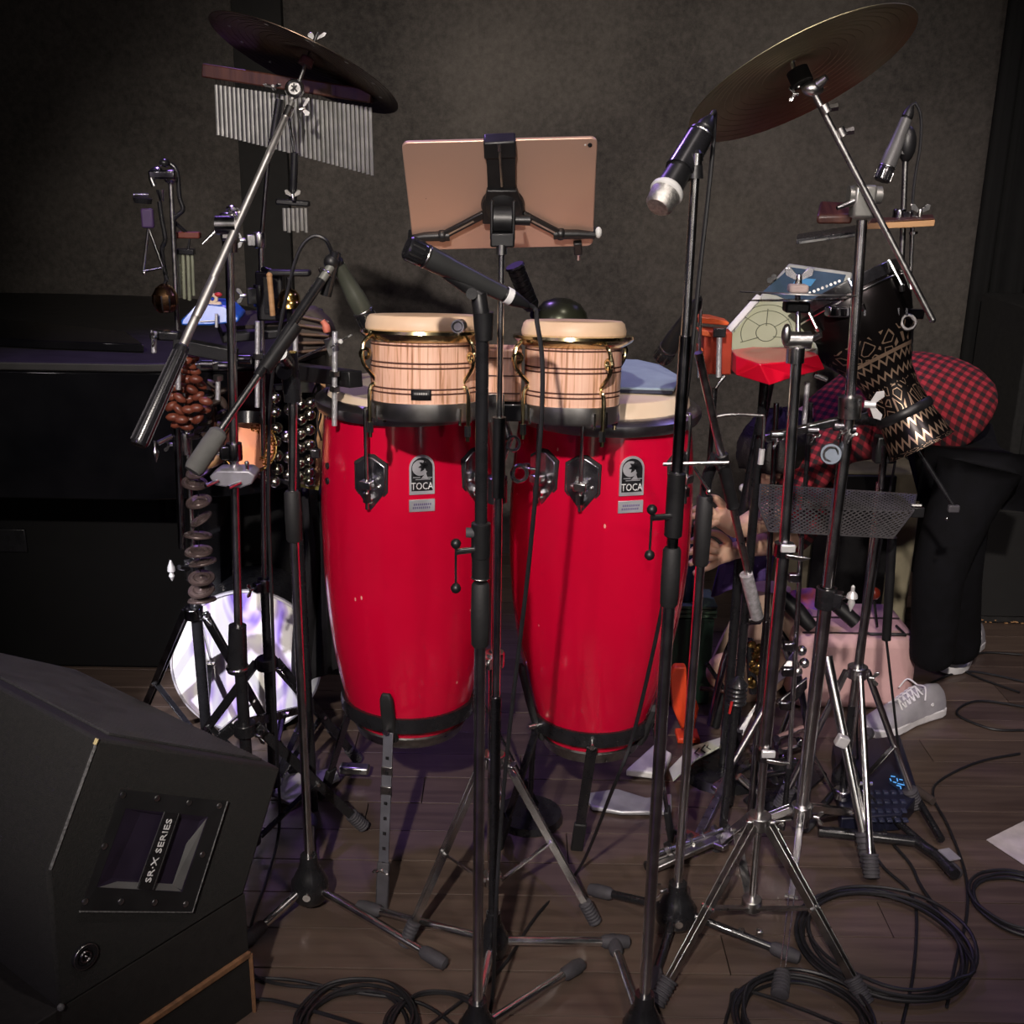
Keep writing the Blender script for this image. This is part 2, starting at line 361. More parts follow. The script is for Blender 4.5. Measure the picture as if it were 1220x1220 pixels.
def place_text(txt, size, m, parent, c, xdir, ydir, name='lettering', sx=1.0):
    me = text_mesh(txt, size, name); x, y = V(xdir).normalized(), V(ydir).normalized(); z = x.cross(y)
    off = V((0, 0, 0)); p = parent
    while p is not None: off += p.location; p = p.parent
    M = Matrix((x * sx, y, z)).transposed().to_4x4(); M.translation = V(c) - off
    me.transform(M); me.materials.clear(); me.materials.append(m)
    o = bpy.data.objects.new(name, me); col.objects.link(o); o.parent = parent; return o
def copy_tree(o, parent=None, delta=None):
    c = o.copy(); col.objects.link(c); c.parent = parent
    if delta is not None: c.location = V(o.location) + V(delta)
    for ch in list(o.children): copy_tree(ch, c)
    return c
def T(root, name, m, pts, r, n=10):
    return MB().tube(pts, r, n).build(name, m, root)
def wing(root, c, ax, side, s=0.012, m=None, name='wing_nut'):
    """wing nut: boss along ax, two ears along side"""
    ax = V(ax).normalized(); side = V(side).normalized(); c = V(c)
    b = MB().cyl(c - ax * s * 0.5, c + ax * s * 0.6, s * 0.38, s * 0.3, 10)
    nrm = ax.cross(side).normalized()
    for q in (-1, 1):
        e = side * q
        b.prism([c + e * s * 0.2 - nrm * 0.001, c + e * s * 1.3 + ax * s * 0.5 - nrm * 0.001, c + e * s * 1.45 + ax * s * 1.2 - nrm * 0.001, c + e * s * 0.9 + ax * s * 1.3 - nrm * 0.001, c + e * s * 0.25 + ax * s * 0.6 - nrm * 0.001], nrm * 0.003)
    return b.build(name, m or CH, root, bevel=0.0006)
def clamp(root, c, ax, r, side, h=0.03, m=None, wn=True, name='clamp'):
    """collar round a pole with a bolt boss and a wing nut"""
    c, ax, side = V(c), V(ax).normalized(), V(side).normalized()
    b = MB().lathe(c - ax * h / 2, ax, [(r, 0), (r + 0.006, 0.0), (r + 0.007, h * .15), (r + 0.007, h * .85), (r + .006, h), (r, h)], 16)
    b.bar(c + side * r, c + side * (r + 0.018), h * 0.55, h * 0.7, ax)
    o = b.build(name, m or CH, root, bevel=0.001)
    if wn: wing(o, c + side * (r + 0.026), side, ax, 0.011)
    return o
def rfoot(root, a, b, r, name='rubber_foot', m=None):
    """ribbed rubber foot along a->b"""
    a, b = V(a), V(b); d = b - a; L = d.length; pr = []
    for i in range(7):
        t = i / 6 * L; pr += [(r * 0.9, t), (r, t + L * 0.03), (r, t + L * 0.09), (r * 0.88, t + L * 0.12)]
    pr.append((r * 0.6, L * 1.15))
    return MB().lathe(a, d, pr, 14, True, True).build(name, m or RUB, root)
# ================================================================== SETTING
WY = 4.15
floor = tag(MB().box((0.3, 2.4, -0.03), (6.6, 4.6, 0.04)).build('floor', mat('sub_floor', (0.01, 0.008, 0.007), 0.8), None, False), None, None, None, 'structure')
PW = 0.116; y = 0.3; row = 0
while y < WY:
    x = -3.0 + random.uniform(-1.2, 0)
    while x < 3.6:
        L = random.choice((1.5, 1.8, 2.1)); x1 = min(x + L, 3.6); x0 = max(x, -3.0)
        if x1 - x0 > 0.05:
            z = random.uniform(-0.0012, 0.0)
            m = MB().box(((x0 + x1) / 2, y + PW / 2, z - 0.0055), (x1 - x0 - 0.002, PW - 0.0028, 0.011))
            m.build('plank', PLANK, floor, False, bevel=0.001)
        x += L
    y += PW; row += 1
def struct(mb, name, m, **k): return tag(mb.build(name, m, None, **k), None, None, None, 'structure')
struct(MB().box((0.3, WY + 0.05, 1.9), (6.6, 0.1, 3.9)), 'wall_back', WALL, smooth=False)
struct(MB().box((3.65, 2.0, 1.9), (0.1, 4.6, 3.9)), 'wall_right', WALL, smooth=False)
struct(MB().box((-3.05, 2.0, 1.9), (0.1, 4.6, 3.9)), 'wall_left', WALL, smooth=False)
DARK = mat('black_felt', (0.012, 0.012, 0.012), 0.95, 0, None, 30, 0.2)
a, b = at(283, 100, WY), at(341, 100, WY)
struct(MB().box(((a.x + b.x) / 2, WY - 0.02, 1.9), (b.x - a.x, 0.04, 3.9)), 'dark_strip_1', mat('dark_strip_mat', (.02, .019, .018), .95, 0, None, 30, .2), smooth=False, bevel=0.004)  # dark vertical strip set on the back wall
a = at(1147, 300, WY)
# curtain on the right of the back wall
m = MB(); rows = []
for k in range(2):
    rows.append([V((a.x + 0.02 + 0.011 * j, WY - 0.06 - 0.022 * sin(j * 0.55) - 0.008 * sin(j * 1.7), 0.0 + 3.8 * k)) for j in range(130)])
cur = MB().grid(rows, False).build('curtain', DARK)
sol = cur.modifiers.new('solid', 'SOLIDIFY'); sol.thickness = 0.004
tag(cur, 'black pleated stage curtain hanging over the right end of the back wall', 'curtain')

# ================================================================== GRAND PIANO (left)
PB = mat('piano_black', (0.006, 0.006, 0.007), 0.09, 0, (0.003, 0.003, 0.004), 6, coat=0.1, spec=.3)
PE = mat('piano_edge_dull', (0.018, 0.017, 0.017), 0.5)
pn = thing('grand_piano', 'black glossy grand piano with folded lid along the left wall side', 'piano', (-1.9, 3.0, 0))
def PX(x): return x + 0.62
def PY(y): return 4.1 - (4.04 - y) * 0.81
def pcurve(z, g=0.0):
    pts = [(-3.6, 2.42), (-1.55, 2.42), (-1.30, 2.50), (-1.17, 2.68), (-1.14, 2.9), (-1.2, 3.15), (-1.34, 3.4), (-1.45, 3.6), (-1.6, 3.82), (-1.85, 3.98), (-2.2, 4.04), (-3.6, 4.04)]
    sp = spline([V((PX(x), PY(y), z)) for x, y in pts[1:-1]], 5)
    return [V((PX(pts[0][0]), PY(pts[0][1]) - g, z))] + [V((p.x + g, p.y - g * .5, z)) for p in sp] + [V((PX(pts[-1][0]), PY(pts[-1][1]), z))]
MB().prism(pcurve(0.62), (0, 0, 0.33)).build('case', PB, pn, bevel=0.004)
MB().prism(pcurve(0.952, 0.012), (0, 0, 0.022)).build('lid', PE, pn, bevel=0.004)
MB().prism([onz(-40, 384, 0.975), onz(150, 404, 0.975), onz(172, 420, 0.975), onz(60, 416, .975), onz(-60, 410, 0.975)], (0, 0, 0.022)).build('folded_lid_flap', PB, pn, bevel=0.003)
for x, y in ((-1.45, 2.62), (-3.3, 2.62), (-2.0, 3.75)):
    x, y = PX(x), PY(y)
    lg = MB().lathe((x, y, 0.05), (0, 0, 1), [(.035, 0), (.04, .03), (.035, .1), (.045, .2), (.06, .42), (.075, .5), (.08, .57)], 8, True, True).build('leg', PB, pn)
    MB().cyl((x - .015, y, .025), (x + .015, y, .025), .025).build('caster', BRASS, lg)
ly = MB(); ly.bar((-2.3, 2.9, .62), (-2.32, 2.88, .12), .03, .03); ly.bar((-2.1, 2.9, .62), (-2.08, 2.88, .12), .03, .03); ly.box((-2.2, 2.88, .1), (.32, .12, .06))
ly.build('pedal_lyre', PB, pn, bevel=.003)
for k in range(3): MB().bar((-2.28 + .08 * k, 2.84, .09), (-2.28 + .08 * k, 2.74, .06), .022, .008).build('pedal', BRASS, pn, bevel=.002)
fc = thing('added_dark_case', 'long black box added to darken the space under the grand piano', 'case', (-1.22, 3.3, 0))  # black box added under the piano to deepen the shade there
MB().box((-1.22, 3.3, 0.29), (1.42, 0.42, 0.58)).build('body', mat('added_shade_black', (.0035, .0035, .004), .8, spec=.2), fc, bevel=.01)
for x in (-1.92, -0.52):
    for z in (0.02, 0.56): MB().box((x, 3.09, z), (0.04, 0.04, 0.05)).build('corner', BLM, fc, bevel=.006)
MB().box((-1.45, 3.087, 0.40), (0.12, 0.012, 0.07)).build('latch', BLM, fc, bevel=.003)

# ================================================================== BLACK CABINETS AT RIGHT
SPK = mat('worn_black_carpet', (0.02, 0.019, 0.019), 0.85, 0, (0.009, 0.009, 0.009), 90, 0.6, 500)
def cabinet(label, x0, y0, W, D, z0, H, nm='speaker_cabinet'):
    t = thing(nm, label, 'speaker', (x0 + W / 2, y0 + D / 2, z0))
    MB().box((x0 + W / 2, y0 + D / 2, z0 + H / 2), (W, D, H)).build('body', SPK, t, bevel=.008)
    MB().box((x0 + W / 2, y0 - 0.004, z0 + H / 2), (W * .88, .012, H * .86)).build('grille', DARK, t, bevel=.003)
    for sx in (0, 1):
        for sz in (0, 1):
            MB().box((x0 + W * sx, y0, z0 + H * sz), (.035, .03, .035)).build('corner_guard', BRUB, t, bevel=.008)
    return t
c0 = onz(1141, 742)
cabinet('low worn black bass cabinet on the floor behind the bending person', c0.x, c0.y, 0.62, 0.5, 0.0, 0.42, 'bass_cabinet')
c1 = at(1176, 520, 3.56)
cabinet('upper black cabinet stacked on the low worn cabinet at the right edge', c0.x + 0.1, c0.y + 0.03, 0.5, 0.4, 0.424, 0.62, 'amplifier_cabinet')
# flecks of worn paint and the orange scuffed edge
cab = [o for o in bpy.data.objects if o.name == 'bass_cabinet'][0]
fm = MB()
for k in range(26):
    fm.box((c0.x - 0.001, c0.y + random.uniform(0, .02), random.uniform(.03, .40)), (.004, random.uniform(.003, .01), random.uniform(.002, .006)))
for k in range(20): fm.box((c0.x + random.uniform(0, .5), c0.y - 0.001, random.uniform(.0, .012) + .002), (random.uniform(.004, .012), .004, .003))
tag(fm.build('scuff_marks', WOODT, cab), None, None, None, 'stuff')
MB().box((c0.x + .03, c0.y - .002, .418), (.09, .006, .008)).build('scuffed_edge', mat('raw_scuffed_wood', (.35, .16, .08), .8), cab)

# ================================================================== CONGAS
def conga(cx0, slope, Y, prof, head_px, lab, plate_x, badge_x, hole_x=None, name='conga'):
    """prof: list of (y pixel at silhouette, radius px)"""
    yt, yb = prof[0][0], prof[-1][0]
    C = [(at(cx0 + slope * (yy - yt), yy, Y), r) for yy, r in prof]
    ax = V((C[0][0].x, Y, 0)); axb = V((C[-1][0].x, Y, 0))
    root = thing(name, lab, 'drum', (ax.x, Y, C[-1][0].z))
    d = V((C[0][0] - C[-1][0])).normalized(); base = C[-1][0]
    pr = [(pm(r, P), (P - base).length) for P, r in C][::-1]
    # smooth the profile
    sp = spline([V((r, h, 0)) for r, h in pr], 6); P2 = [(p.x, p.y) for p in sp]; H = P2[-1][1]
    def R(h):
        for i in range(len(P2) - 1):
            if P2[i][1] <= h <= P2[i + 1][1]:
                t = (h - P2[i][1]) / max(1e-9, P2[i + 1][1] - P2[i][1]); return P2[i][0] * (1 - t) + P2[i + 1][0] * t
        return P2[-1][0]
    sh = MB().lathe(base, d, [(P2[0][0] - .012, .01)] + P2 + [(P2[-1][0] - .01, H)], 64).build('shell', RED, root)
    MB().lathe(base, d, [(P2[0][0] - .008, -.004), (P2[0][0] + .004, -.004), (P2[0][0] + .006, .004), (R(.02) + .005, .02), (R(.022) + .001, .023)], 64).build('bottom_band', STEEL, root)
    rt = P2[-1][0]
    hh = head_px
    # rawhide collar and head
    face = MB().lathe(base, d, [(rt * 0.9, H + hh), (rt * 0.5, H + hh + .002), (0.0001, H + hh + .003)], 48).build('drumhead_face', SKING if hole_x else SKINC, root)
    MB().lathe(base, d, [(rt * 1.0, H + 0.012), (rt * 0.985, H + hh * .45), (rt * 0.955, H + hh * .85), (rt * .93, H + hh * .98), (rt * 0.9, H + hh)], 64).build('drumhead_collar', SKINC, root)
    MB().lathe(base, d, [(rt * 1.0, H - .006), (rt + .016, H - .008), (rt + .021, H + .002), (rt + .02, H + .012), (rt + .008, H + .02), (rt * .99, H + .022)], 64).build('crown_hoop', mat('hoop_dark_chrome', (.42, .41, .43), .32, 1.0), root)
    def surf(xpx, h, off=0.0):
        """point on the shell whose horizontal pixel offset from the axis is xpx"""
        r = R(h); P = base + d * h; s = max(-1, min(1, pm(xpx, P) / r)); th = math.asin(s)
        nrm = V((sin(th), -cos(th), 0)); return P + nrm * (r + off), nrm, V((cos(th), sin(th), 0))
    hp = (at(cx0, 572, Y - .15).z - base.z)
    hooks = []
    for px in plate_x:
        r = R(hp); c, n_, tx = surf(px, hp)
        upv = V((0, 0, 1)); w_, h1, h2 = .031, .038, .062
        poly = [c + tx * w_ * q + upv * h1 * k - n_ * 0.006 for q, k in ((-.2, 1.25), (.2, 1.25), (1, .85), (1, -.45), (.0, -1.55), (-1, -.45), (-1, .85))]
        bp = MB().prism([p - n_ * .001 + (p - c) * .1 for p in poly], n_ * 0.0075).build('backing_plate', BRUB, root, bevel=.001)
        sp_ = MB().prism(poly, n_ * 0.0095).build('side_plate', mat('plate_chrome', (.62, .62, .66), .24, 1.0, (.4, .4, .44), 40), root, bevel=.002)
        bl = MB().cyl(c + n_ * .003 - upv * .03, c + n_ * .016 - upv * .03, .010, .008, 8).build('plate_bolt', CH, sp_)
        bb = MB()
        for q, k in ((-.6, -.2), (.6, -.2), (0, -1.1)): bb.sphere(c + tx * w_ * q + upv * h1 * k + n_ * .004, .0045, 8)
        tag(bb.build('plate_screws', CH, sp_), None, None, None, 'stuff')
        top = base + d * (H + .012) + n_ * (rt + .028)
        lo = c + n_ * .017 - upv * .03
        hk = T(root, 'tuning_rod', CH, spline([base + d * (H + .02) + n_ * (rt + .012), base + d * (H + .024) + n_ * (rt + .024), top, lo + upv * .04, lo - upv * .02], 5), .0038, 8)
        MB().cyl(lo - upv * .006, lo + upv * .012, .0085, .0085, 6).build('tuning_nut', CH, hk)
        MB().box(lo + upv * .028, (.024, .02, .016), Matrix((tx, -n_, upv)).transposed()).build('rod_guide', CH, sp_, bevel=.002)
    # badge: arched silver plate with a palm tree before a moon
    hb = at(cx0, 565, Y - .17).z - base.z
    c, n_, tx = surf(badge_x, hb); k = pm(1, c); up = (surf(badge_x, hb + .03)[0] - surf(badge_x, hb - .03)[0]).normalized()
    nn = tx.cross(up).normalized()
    if nn.dot(n_) < 0: nn = -nn
    def Q(u, v, o=0): return c + tx * (u * k) + up * (v * k) + nn * o
    def arch(w_, h_, y0, o):
        pts = [Q(-w_, y0, o), Q(w_, y0, o)] + [Q(w_ * cos(t), y0 + h_ - w_ + w_ * sin(t), o) for t in [pi * i / 12 for i in range(13)]]
        return pts
    SIL = mat('badge_silver', (.6, .6, .64), .4, .6)
    bd = MB().prism(arch(15.2, 48, -25, -.006), nn * .008).build('badge', SIL, root)
    MB().prism(arch(12.8, 40.5, -20.5, .0015), nn * .001).build('badge_field', BLM, bd)
    m = MB(); cc = (-2.2, 7.5)
    m.prism([Q(cc[0] + 9.6 * cos(t), cc[1] + 9.6 * sin(t), .0022) for t in [2 * pi * i / 24 for i in range(24)]], nn * .0006).build('moon', SIL, bd)
    m = MB(); pc = (3.4, 9.5)
    for i, an in enumerate((100, 55, 15, -25, 145, 190, 230, -62)):
        t = radians(an); L = 8.4 if i != 0 else 7; s_ = .9
        e = (cos(t), sin(t)); q = (-sin(t), cos(t))
        m.prism([Q(pc[0] + e[0] * a_ * L + q[0] * b_ * s_, pc[1] + e[1] * a_ * L + q[1] * b_ * s_, .003) for a_, b_ in ((0, -1.1), (.45, -2.6), (1, -.2), (.8, .8), (.45, 2.2), (0, 1.1))], nn * .0006)
    m.build('palm_leaves', BLM, bd)
    m = MB(); m.prism([Q(*q, .0036) for q in ((2.6, 6.5), (4.0, 6.5), (5.0, 0), (7, -5.5), (-1.5, -5.5), (2.4, -1))], nn * .0005)
    for yy, x0, x1 in ((-4.2, -11, -2), (-4.8, 5, 12), (-6.8, -8, 10)): m.prism([Q(x0, yy, .0034), Q(x1, yy, .0034), Q(x1, yy + .9, .0034), Q(x0, yy + .9, .0034)], nn * .0005)
    m.build('palm_trunk', SIL, bd)
    place_text('TOCA', pm(12.5, c), mat('badge_white', (.8, .8, .8), .5), bd, Q(0, -15, .0032), tx, up, 'brand_lettering', 0.76)
    hs = at(cx0, 602, Y - .17).z - base.z
    c2, n2, t2 = surf(badge_x, hs); u2 = (surf(badge_x, hs + .02)[0] - surf(badge_x, hs - .02)[0]).normalized(); k2 = pm(1, c2)
    n3 = t2.cross(u2).normalized(); n3 = n3 if n3.dot(n2) > 0 else -n3
    pl = MB().prism([c2 + t2 * k2 * a_ + u2 * k2 * b_ - n3 * .005 for a_, b_ in ((-15.5, -7.5), (15.5, -7.5), (15.5, 7.5), (-15.5, 7.5))], n3 * .0065).build('name_plate', SIL, root, bevel=.0006)
    lm = MB()
    for rowi in (-2.6, 1.4):
        for j in range(9):
            x0 = -10.5 + j * 2.4 + (rowi * .3); lm.prism([c2 + t2 * k2 * a_ + u2 * k2 * b_ + n3 * .0015 for a_, b_ in ((x0, rowi - 1.2), (x0 + 1.7, rowi - 1.2), (x0 + 1.7, rowi + 1.6), (x0, rowi + 1.3))], n3 * .0003)
    lm.build('engraved_marks', mat('violet_grey_ink', (.16, .14, .26), .6), pl)
    if hole_x:
        for yy in (551, 568):
            h_ = at(cx0, yy, Y - .05).z - base.z; c3, n3_, _ = surf(hole_x, h_)
            MB().cyl(c3 - n3_ * .006, c3 + n3_ * .003, .0075, .0065, 12).build('bolt_hole', BLM, root)
    return root, base, d, R, H, surf
LP = [(479, 97), (495, 98.5), (520, 100), (560, 102), (600, 103), (650, 101.5), (700, 98), (750, 92), (790, 84.5), (830, 74), (858, 61)]
cl, clb, cld, clR, clH, clS = conga(486, 0.008, 2.22, LP, 0.034, 'red lacquered conga on the left, two bare bolt holes near its upper left edge', (-33, 81), 24, -88)
RP = [(490, 101), (510, 103.5), (540, 106), (575, 107.5), (610, 108), (660, 106), (710, 101), (760, 92), (800, 81.5), (840, 69), (878, 55)]
cr_, crb, crd, crR, crH, crS = conga(721, -0.045, 2.2, RP, 0.05, 'red lacquered conga on the right with a blue-grey pad on its head', (-73, -30, 81), 24)

# blue-grey pad on right conga
top = crb + crd * (crH + 0.05)
PADM = mat('blue_grey_foam', (.25, .33, .41), .85, 0, (.22, .29, .37), 30, .2)
z = top.z + 0.010
pad = thing('practice_pad', 'blue-grey flat pad lying on the right conga head', 'pad', (top.x + .06, 2.12, top.z + .004))
poly = [onz(728, 464, z), onz(803, 466, z), onz(812, 452, z), onz(786, 437, z), onz(760, 431, z), onz(726, 430, z), onz(700, 440, z)]
MB().prism(poly, (0, 0, .005)).build('top_sheet', PADM, pad, bevel=.0015)
MB().prism([p - V((0, 0, .006)) + (top - p).normalized() * .004 for p in poly], (0, 0, .0062)).build('dark_underlay', mat('navy_rubber', (.03, .035, .07), .7), pad)

# conga basket stands
def basket(lab, base, d, R, up_h, pads, legs, h_ring=.062):
    t = thing('conga_stand', lab, 'drum stand', (base.x, base.y, 0))
    r = R(h_ring) + .007
    MB().lathe(base, d, [(r - .004, h_ring - .016), (r + .004, h_ring - .016), (r + .006, h_ring), (r + .004, h_ring + .016), (r - .004, h_ring + .016)], 48).build('ring', BLM, t)
    for th, ph in pads:
        n_ = V((sin(th), -cos(th), 0)); tx = V((cos(th), sin(th), 0))
        pts = [base + d * h + n_ * (R(max(h, 0.0)) + .012) for h in (0.02, .05, .08, .11, ph - .015)]
        b = MB()
        rows = []
        for q, p in enumerate(pts):
            wv = .0155 if q < 4 else .0145; rows.append([p - tx * wv - n_ * .005, p + tx * wv - n_ * .005, p + tx * wv * .8 + n_ * .006, p - tx * wv * .8 + n_ * .006])
        e = pts[-1] + d * .014; rows.append([e - tx * .009 - n_ * .004, e + tx * .009 - n_ * .004, e + tx * .007 + n_ * .004, e - tx * .007 + n_ * .004])
        b.grid(rows).build('upright_pad', BRUB, t, bevel=.003)
    for th, foot, wd, holes in legs:
        n_ = V((sin(th), -cos(th), 0)); p0 = base + d * .05 + n_ * (r + .008); p1 = V(foot)
        lg = MB().bar(p0, p1 + (p0 - p1).normalized() * .06, wd, .005, n_).build('leg', mat('grey_steel_strap', (.17, .17, .2), .4, .6) if holes else BLM, t, bevel=.001)
        MB().bar(p1 + (p0 - p1).normalized() * .10, p1, wd * 1.25, .012, n_).build('foot_sleeve', RUB if holes else BRUB, lg, bevel=.003)
        if holes:
            for q in range(9):
                s_ = p0 + (p1 - p0) * (.14 + .085 * q); MB().bar(s_ + V((0, -.003, .0035)), s_ + V((0, -.003, -.0035)), .007, .0015, n_).build('adjust_hole', BLM, lg)
            s_ = p0 + (p1 - p0) * .76; wing(lg, s_ + n_ * .008, n_, V((cos(th), sin(th), 0)), .012)
            b = MB()
            for q in (.22, .33): s2 = p0 + (p1 - p0) * q; b.bar(s2 + V((0, 0, .012)), s2 - V((0, 0, .012)), wd * 1.1, .008, n_)
            b.build('leg_sleeve', STEEL, lg, bevel=.001)
        MB().cyl(p0 - n_ * .01 + V((0, 0, .01)), p0 + n_ * .02 + V((0, 0, .01)), .006).build('clamp_bolt', CH, lg)
    return t
basket('black basket stand under left conga with a perforated strap leg in front', clb, cld, clR, 0, [(radians(-12), .145), (radians(100), .13), (radians(-135), .13)],
       [(radians(-12), onz(455, 1083), .021, True), (radians(115), onz(640, 960), .02, False), (radians(-125), onz(385, 950), .024, False)])
basket('black basket stand under right conga, one pad at its upper left', crb, crd, crR, 0, [(radians(-68), .20), (radians(60), .12), (radians(180), .12)],
       [(radians(-62), onz(593, 1010), .02, False), (radians(-3), onz(687, 1012), .022, False), (radians(75), onz(800, 1000), .022, False)])
# wing handle at the left pad of the right stand
# ================================================================== BONGOS
def bongo(cx, rpx_hoop, rpx_head, rpx_top, rpx_bot, ytop, ybot, Y, lab, rods, root=None):
    Pt, Pb = at(cx, ytop + 20, Y), at(cx, ybot, Y)
    t = thing('bongo', lab, 'drum', Pb) if root is None else root
    tilt = radians(6); d = V((0, sin(tilt), cos(tilt))); base = Pb; H = (Pt - Pb).length
    k = pm(1, Pb); kt = pm(1, Pt); rb, rt, rh, rhd = rpx_bot * k, rpx_top * kt, rpx_hoop * kt, rpx_head * kt
    # turned shell with two pairs of grooves
    def R(h): q = h / H; return rb + (rt - rb) * (q ** 0.85) + .0022 * sin(pi * q)
    pr = []
    gs = [.30, .355, .60, .655, .86]; q = 0.0
    hs = sorted([i / 40 for i in range(41)] + [g + e for g in gs for e in (-.014, -.008, .008, .014)])
    for h in hs:
        g = min(abs(h - x) for x in gs); dp = 0.0016 if g <= .0085 else 0
        pr.append((R(h * H) - dp, h * H))
    sh = MB().lathe(base, d, pr, 56).build('shell', ASH, t)
    for g in gs: MB().lathe(base, d, [(R(g * H) - .0013, g * H - .0012), (R(g * H) - .0004, g * H), (R(g * H) - .0013, g * H + .0012)], 48).build('scorched_ring', GROOVE, sh)
    MB().lathe(base, d, [(rb * .97, -.004), (rb + .002, -.004), (rb + .0042, .0), (rb + .0042, .026), (rb + .001, .027), (rb, .03)], 48).build('bottom_ring', RING, t)
    # chrome hoop with a flange
    MB().lathe(base, d, [(rt * 1.0, H - .012), (rt + .004, H - .014), (rh - .004, H - .006), (rh, H - .001), (rh - .001, H + .004), (rhd + .003, H + .006), (rhd + .001, H + .006), (rhd, H - .004)], 56).build('top_hoop', GCH, t)
    MB().lathe(base, d, [(rhd - .001, H), (rhd, H + .012), (rhd - .0035, H + .024), (rhd - .008, H + .028), (rhd * .5, H + .0285), (0.0001, H + .0285)], 56).build('drumhead', SKINH, t)
    for a in rods:
        th = radians(a); n_ = V((sin(th), -cos(th), 0)); tx = V((cos(th), sin(th), 0)); rr = rh + .001
        ht = [base + d * (H - .003) + n_ * (rr - .008), base + d * (H - .014) + n_ * (rr + .001), base + d * (H - .045) + n_ * (rr + .001), base + d * (H - .078) + n_ * (rt - .004), base + d * .05 + n_ * (rb + .012), base + d * (-.03) + n_ * (rb + .012)]
        rd = T(t, 'tuning_rod', GCH, spline(ht, 5), .0036, 8)
        MB().cyl(base + d * -.022 + n_ * (rb + .012), base + d * -.004 + n_ * (rb + .012), .0062, .0062, 6).build('tuning_nut', CH, rd)
        MB().torus(base + d * (H - .03) + n_ * (rr - .002), tx, .008, .0034, 14, 6).build('hook_loop', GCH, rd)
        for q in (-1, 1): MB().bar(base + n_ * (rb + .005) + tx * .012 * q - d * .002, base + n_ * (rb + .005) + tx * .012 * q + d * .025, .004, .003, n_).build('lug_edge', CH, rd)
    return t, base, d, H, rb, rt
b1, B1, D1, H1, rb1, rt1 = bongo(507, 78, 72, 66, 62, 376, 493, 1.93, 'larger striped-wood bongo on the left, half hidden by the microphone pole', (-62, 48, 150, 230))
b2, B2, D2, H2, rb2, rt2 = bongo(681, 73, 63, 58, 54, 383, 498, 1.93, 'smaller striped-wood bongo on the right below the black dome', (-68, 32, 120, 215))
# bridge block between the bongos
br = thing('bongo_bridge', 'striped wooden block joining the two bongos behind the centre poles', 'drum part', (B1 + B2) / 2)
c = (B1 + B2) / 2
bx = MB().box(c + V((0.0, 0.0, .075)), ((B2 - B1).length - rb1 - rb2 - .008, .05, .09)).build('block', ASH, br, bevel=.004)
for z_ in (.045, .075, .105): MB().box(c + V((0, -.0255, z_)), ((B2 - B1).length - rb1 - rb2 - .012, .002, .0022)).build('groove', GROOVE, bx)
MB().box(c + V((0, 0, .012)), (.085, .06, .03)).build('clamp_plate', BLM, br, bevel=.003)
MB().box(c + V((-.005, -.03, .02)), (.03, .006, .05)).build('mount_bracket', CH, br, bevel=.001)
# small black oval badge low on the left bongo
nb = MB(); cB = B1 + D1 * .052 + V((.0, 0, 0)); rB = rb1 + (rt1 - rb1) * .38 + .0026
pts = [];
for i in range(9): th = radians(-10 + 20 * i / 8); pts.append(cB + V((sin(th) * rB, -cos(th) * rB, 0)))
rows = [[p + D1 * .0085 for p in pts], [p - D1 * .0085 for p in pts]]
bo = nb.grid(rows, False).build('oval_badge', BLM, b1); so = bo.modifiers.new('s', 'SOLIDIFY'); so.thickness = .002; so.offset = 1
pts2 = [cB + V((sin(radians(-6.5 + 13 * i / 6)) * (rB + .0022), -cos(radians(-6.5 + 13 * i / 6)) * (rB + .0022), 0)) for i in range(7)]
mm = MB()
for i in range(6): mm.bar(pts2[i] + D1 * .0022, pts2[i] + (pts2[i + 1] - pts2[i]) * .65 + D1 * .0022, .0005, .0035, D1)
tag(mm.build('raised_letters', STEEL, bo), None, None, None, 'stuff')

# ------------------------------------------------------------------ double braced tripod
def foot_on(px, py): return onz(px, py, 0.012)
def tripod(t, c, zc_, zl, feet, wd=.013, m=CH, m2=CH, fm_=RUB, low=True, round_=False, fr=.014, knee=.55, wing_=True):
    """c: pole centre (x,y); legs from collar height zc_ to feet, braces from low collar zl"""
    C = V((c[0], c[1], zc_)); L = V((c[0], c[1], zl))
    MB().cyl(C - V((0, 0, .014)), C + V((0, 0, .014)), .023, .023, 16).build('leg_collar', m, t, bevel=.002)
    if low: MB().cyl(L - V((0, 0, .012)), L + V((0, 0, .012)), .02, .02, 16).build('brace_collar', m, t, bevel=.002)
    for f in feet:
        f = V(f); h = V((f.x - C.x, f.y - C.y, 0)).normalized(); s_ = V((-h.y, h.x, 0)); a = C + h * .024; e = f + V((0, 0, .004)); dd = (e - a).normalized()
        if round_:
            lg = MB().tube([a, e - dd * .02], .008, 10).build('leg', m, t)
        else:
            lg = MB().bar(a + s_ * .007, e + s_ * .004 - dd * .012, .0022, wd, s_.cross(dd)).build('leg', m, t, bevel=.0006)
            MB().bar(a - s_ * .007, e - s_ * .004 - dd * .012, .0022, wd, s_.cross(dd)).build('leg_strip', m, lg, bevel=.0006)
        rfoot(lg, e - dd * .045, e, fr, 'rubber_foot', fm_)
        if low:
            k = a + (e - a) * knee; b0 = L + h * .02
            bb = MB().bar(b0, k, .004, wd * .85, s_).build('brace', m2, lg, bevel=.0006)
            MB().cyl(k - s_ * .013, k + s_ * .013, .0045, .0045, 8).build('rivet', CH, bb)
    if wing_: wing(t, C + V((.03, -.012, -.01)), (1, -.3, 0), (0, 0, 1), .012)
def vpole(t, x, y, z0, z1, r, m=CH, name='pole', n=14):
    return MB().cyl((x, y, z0), (x, y, z1), r, r, n).build(name, m, t)
def zpx(px, py, Y): return at(px, py, Y).z
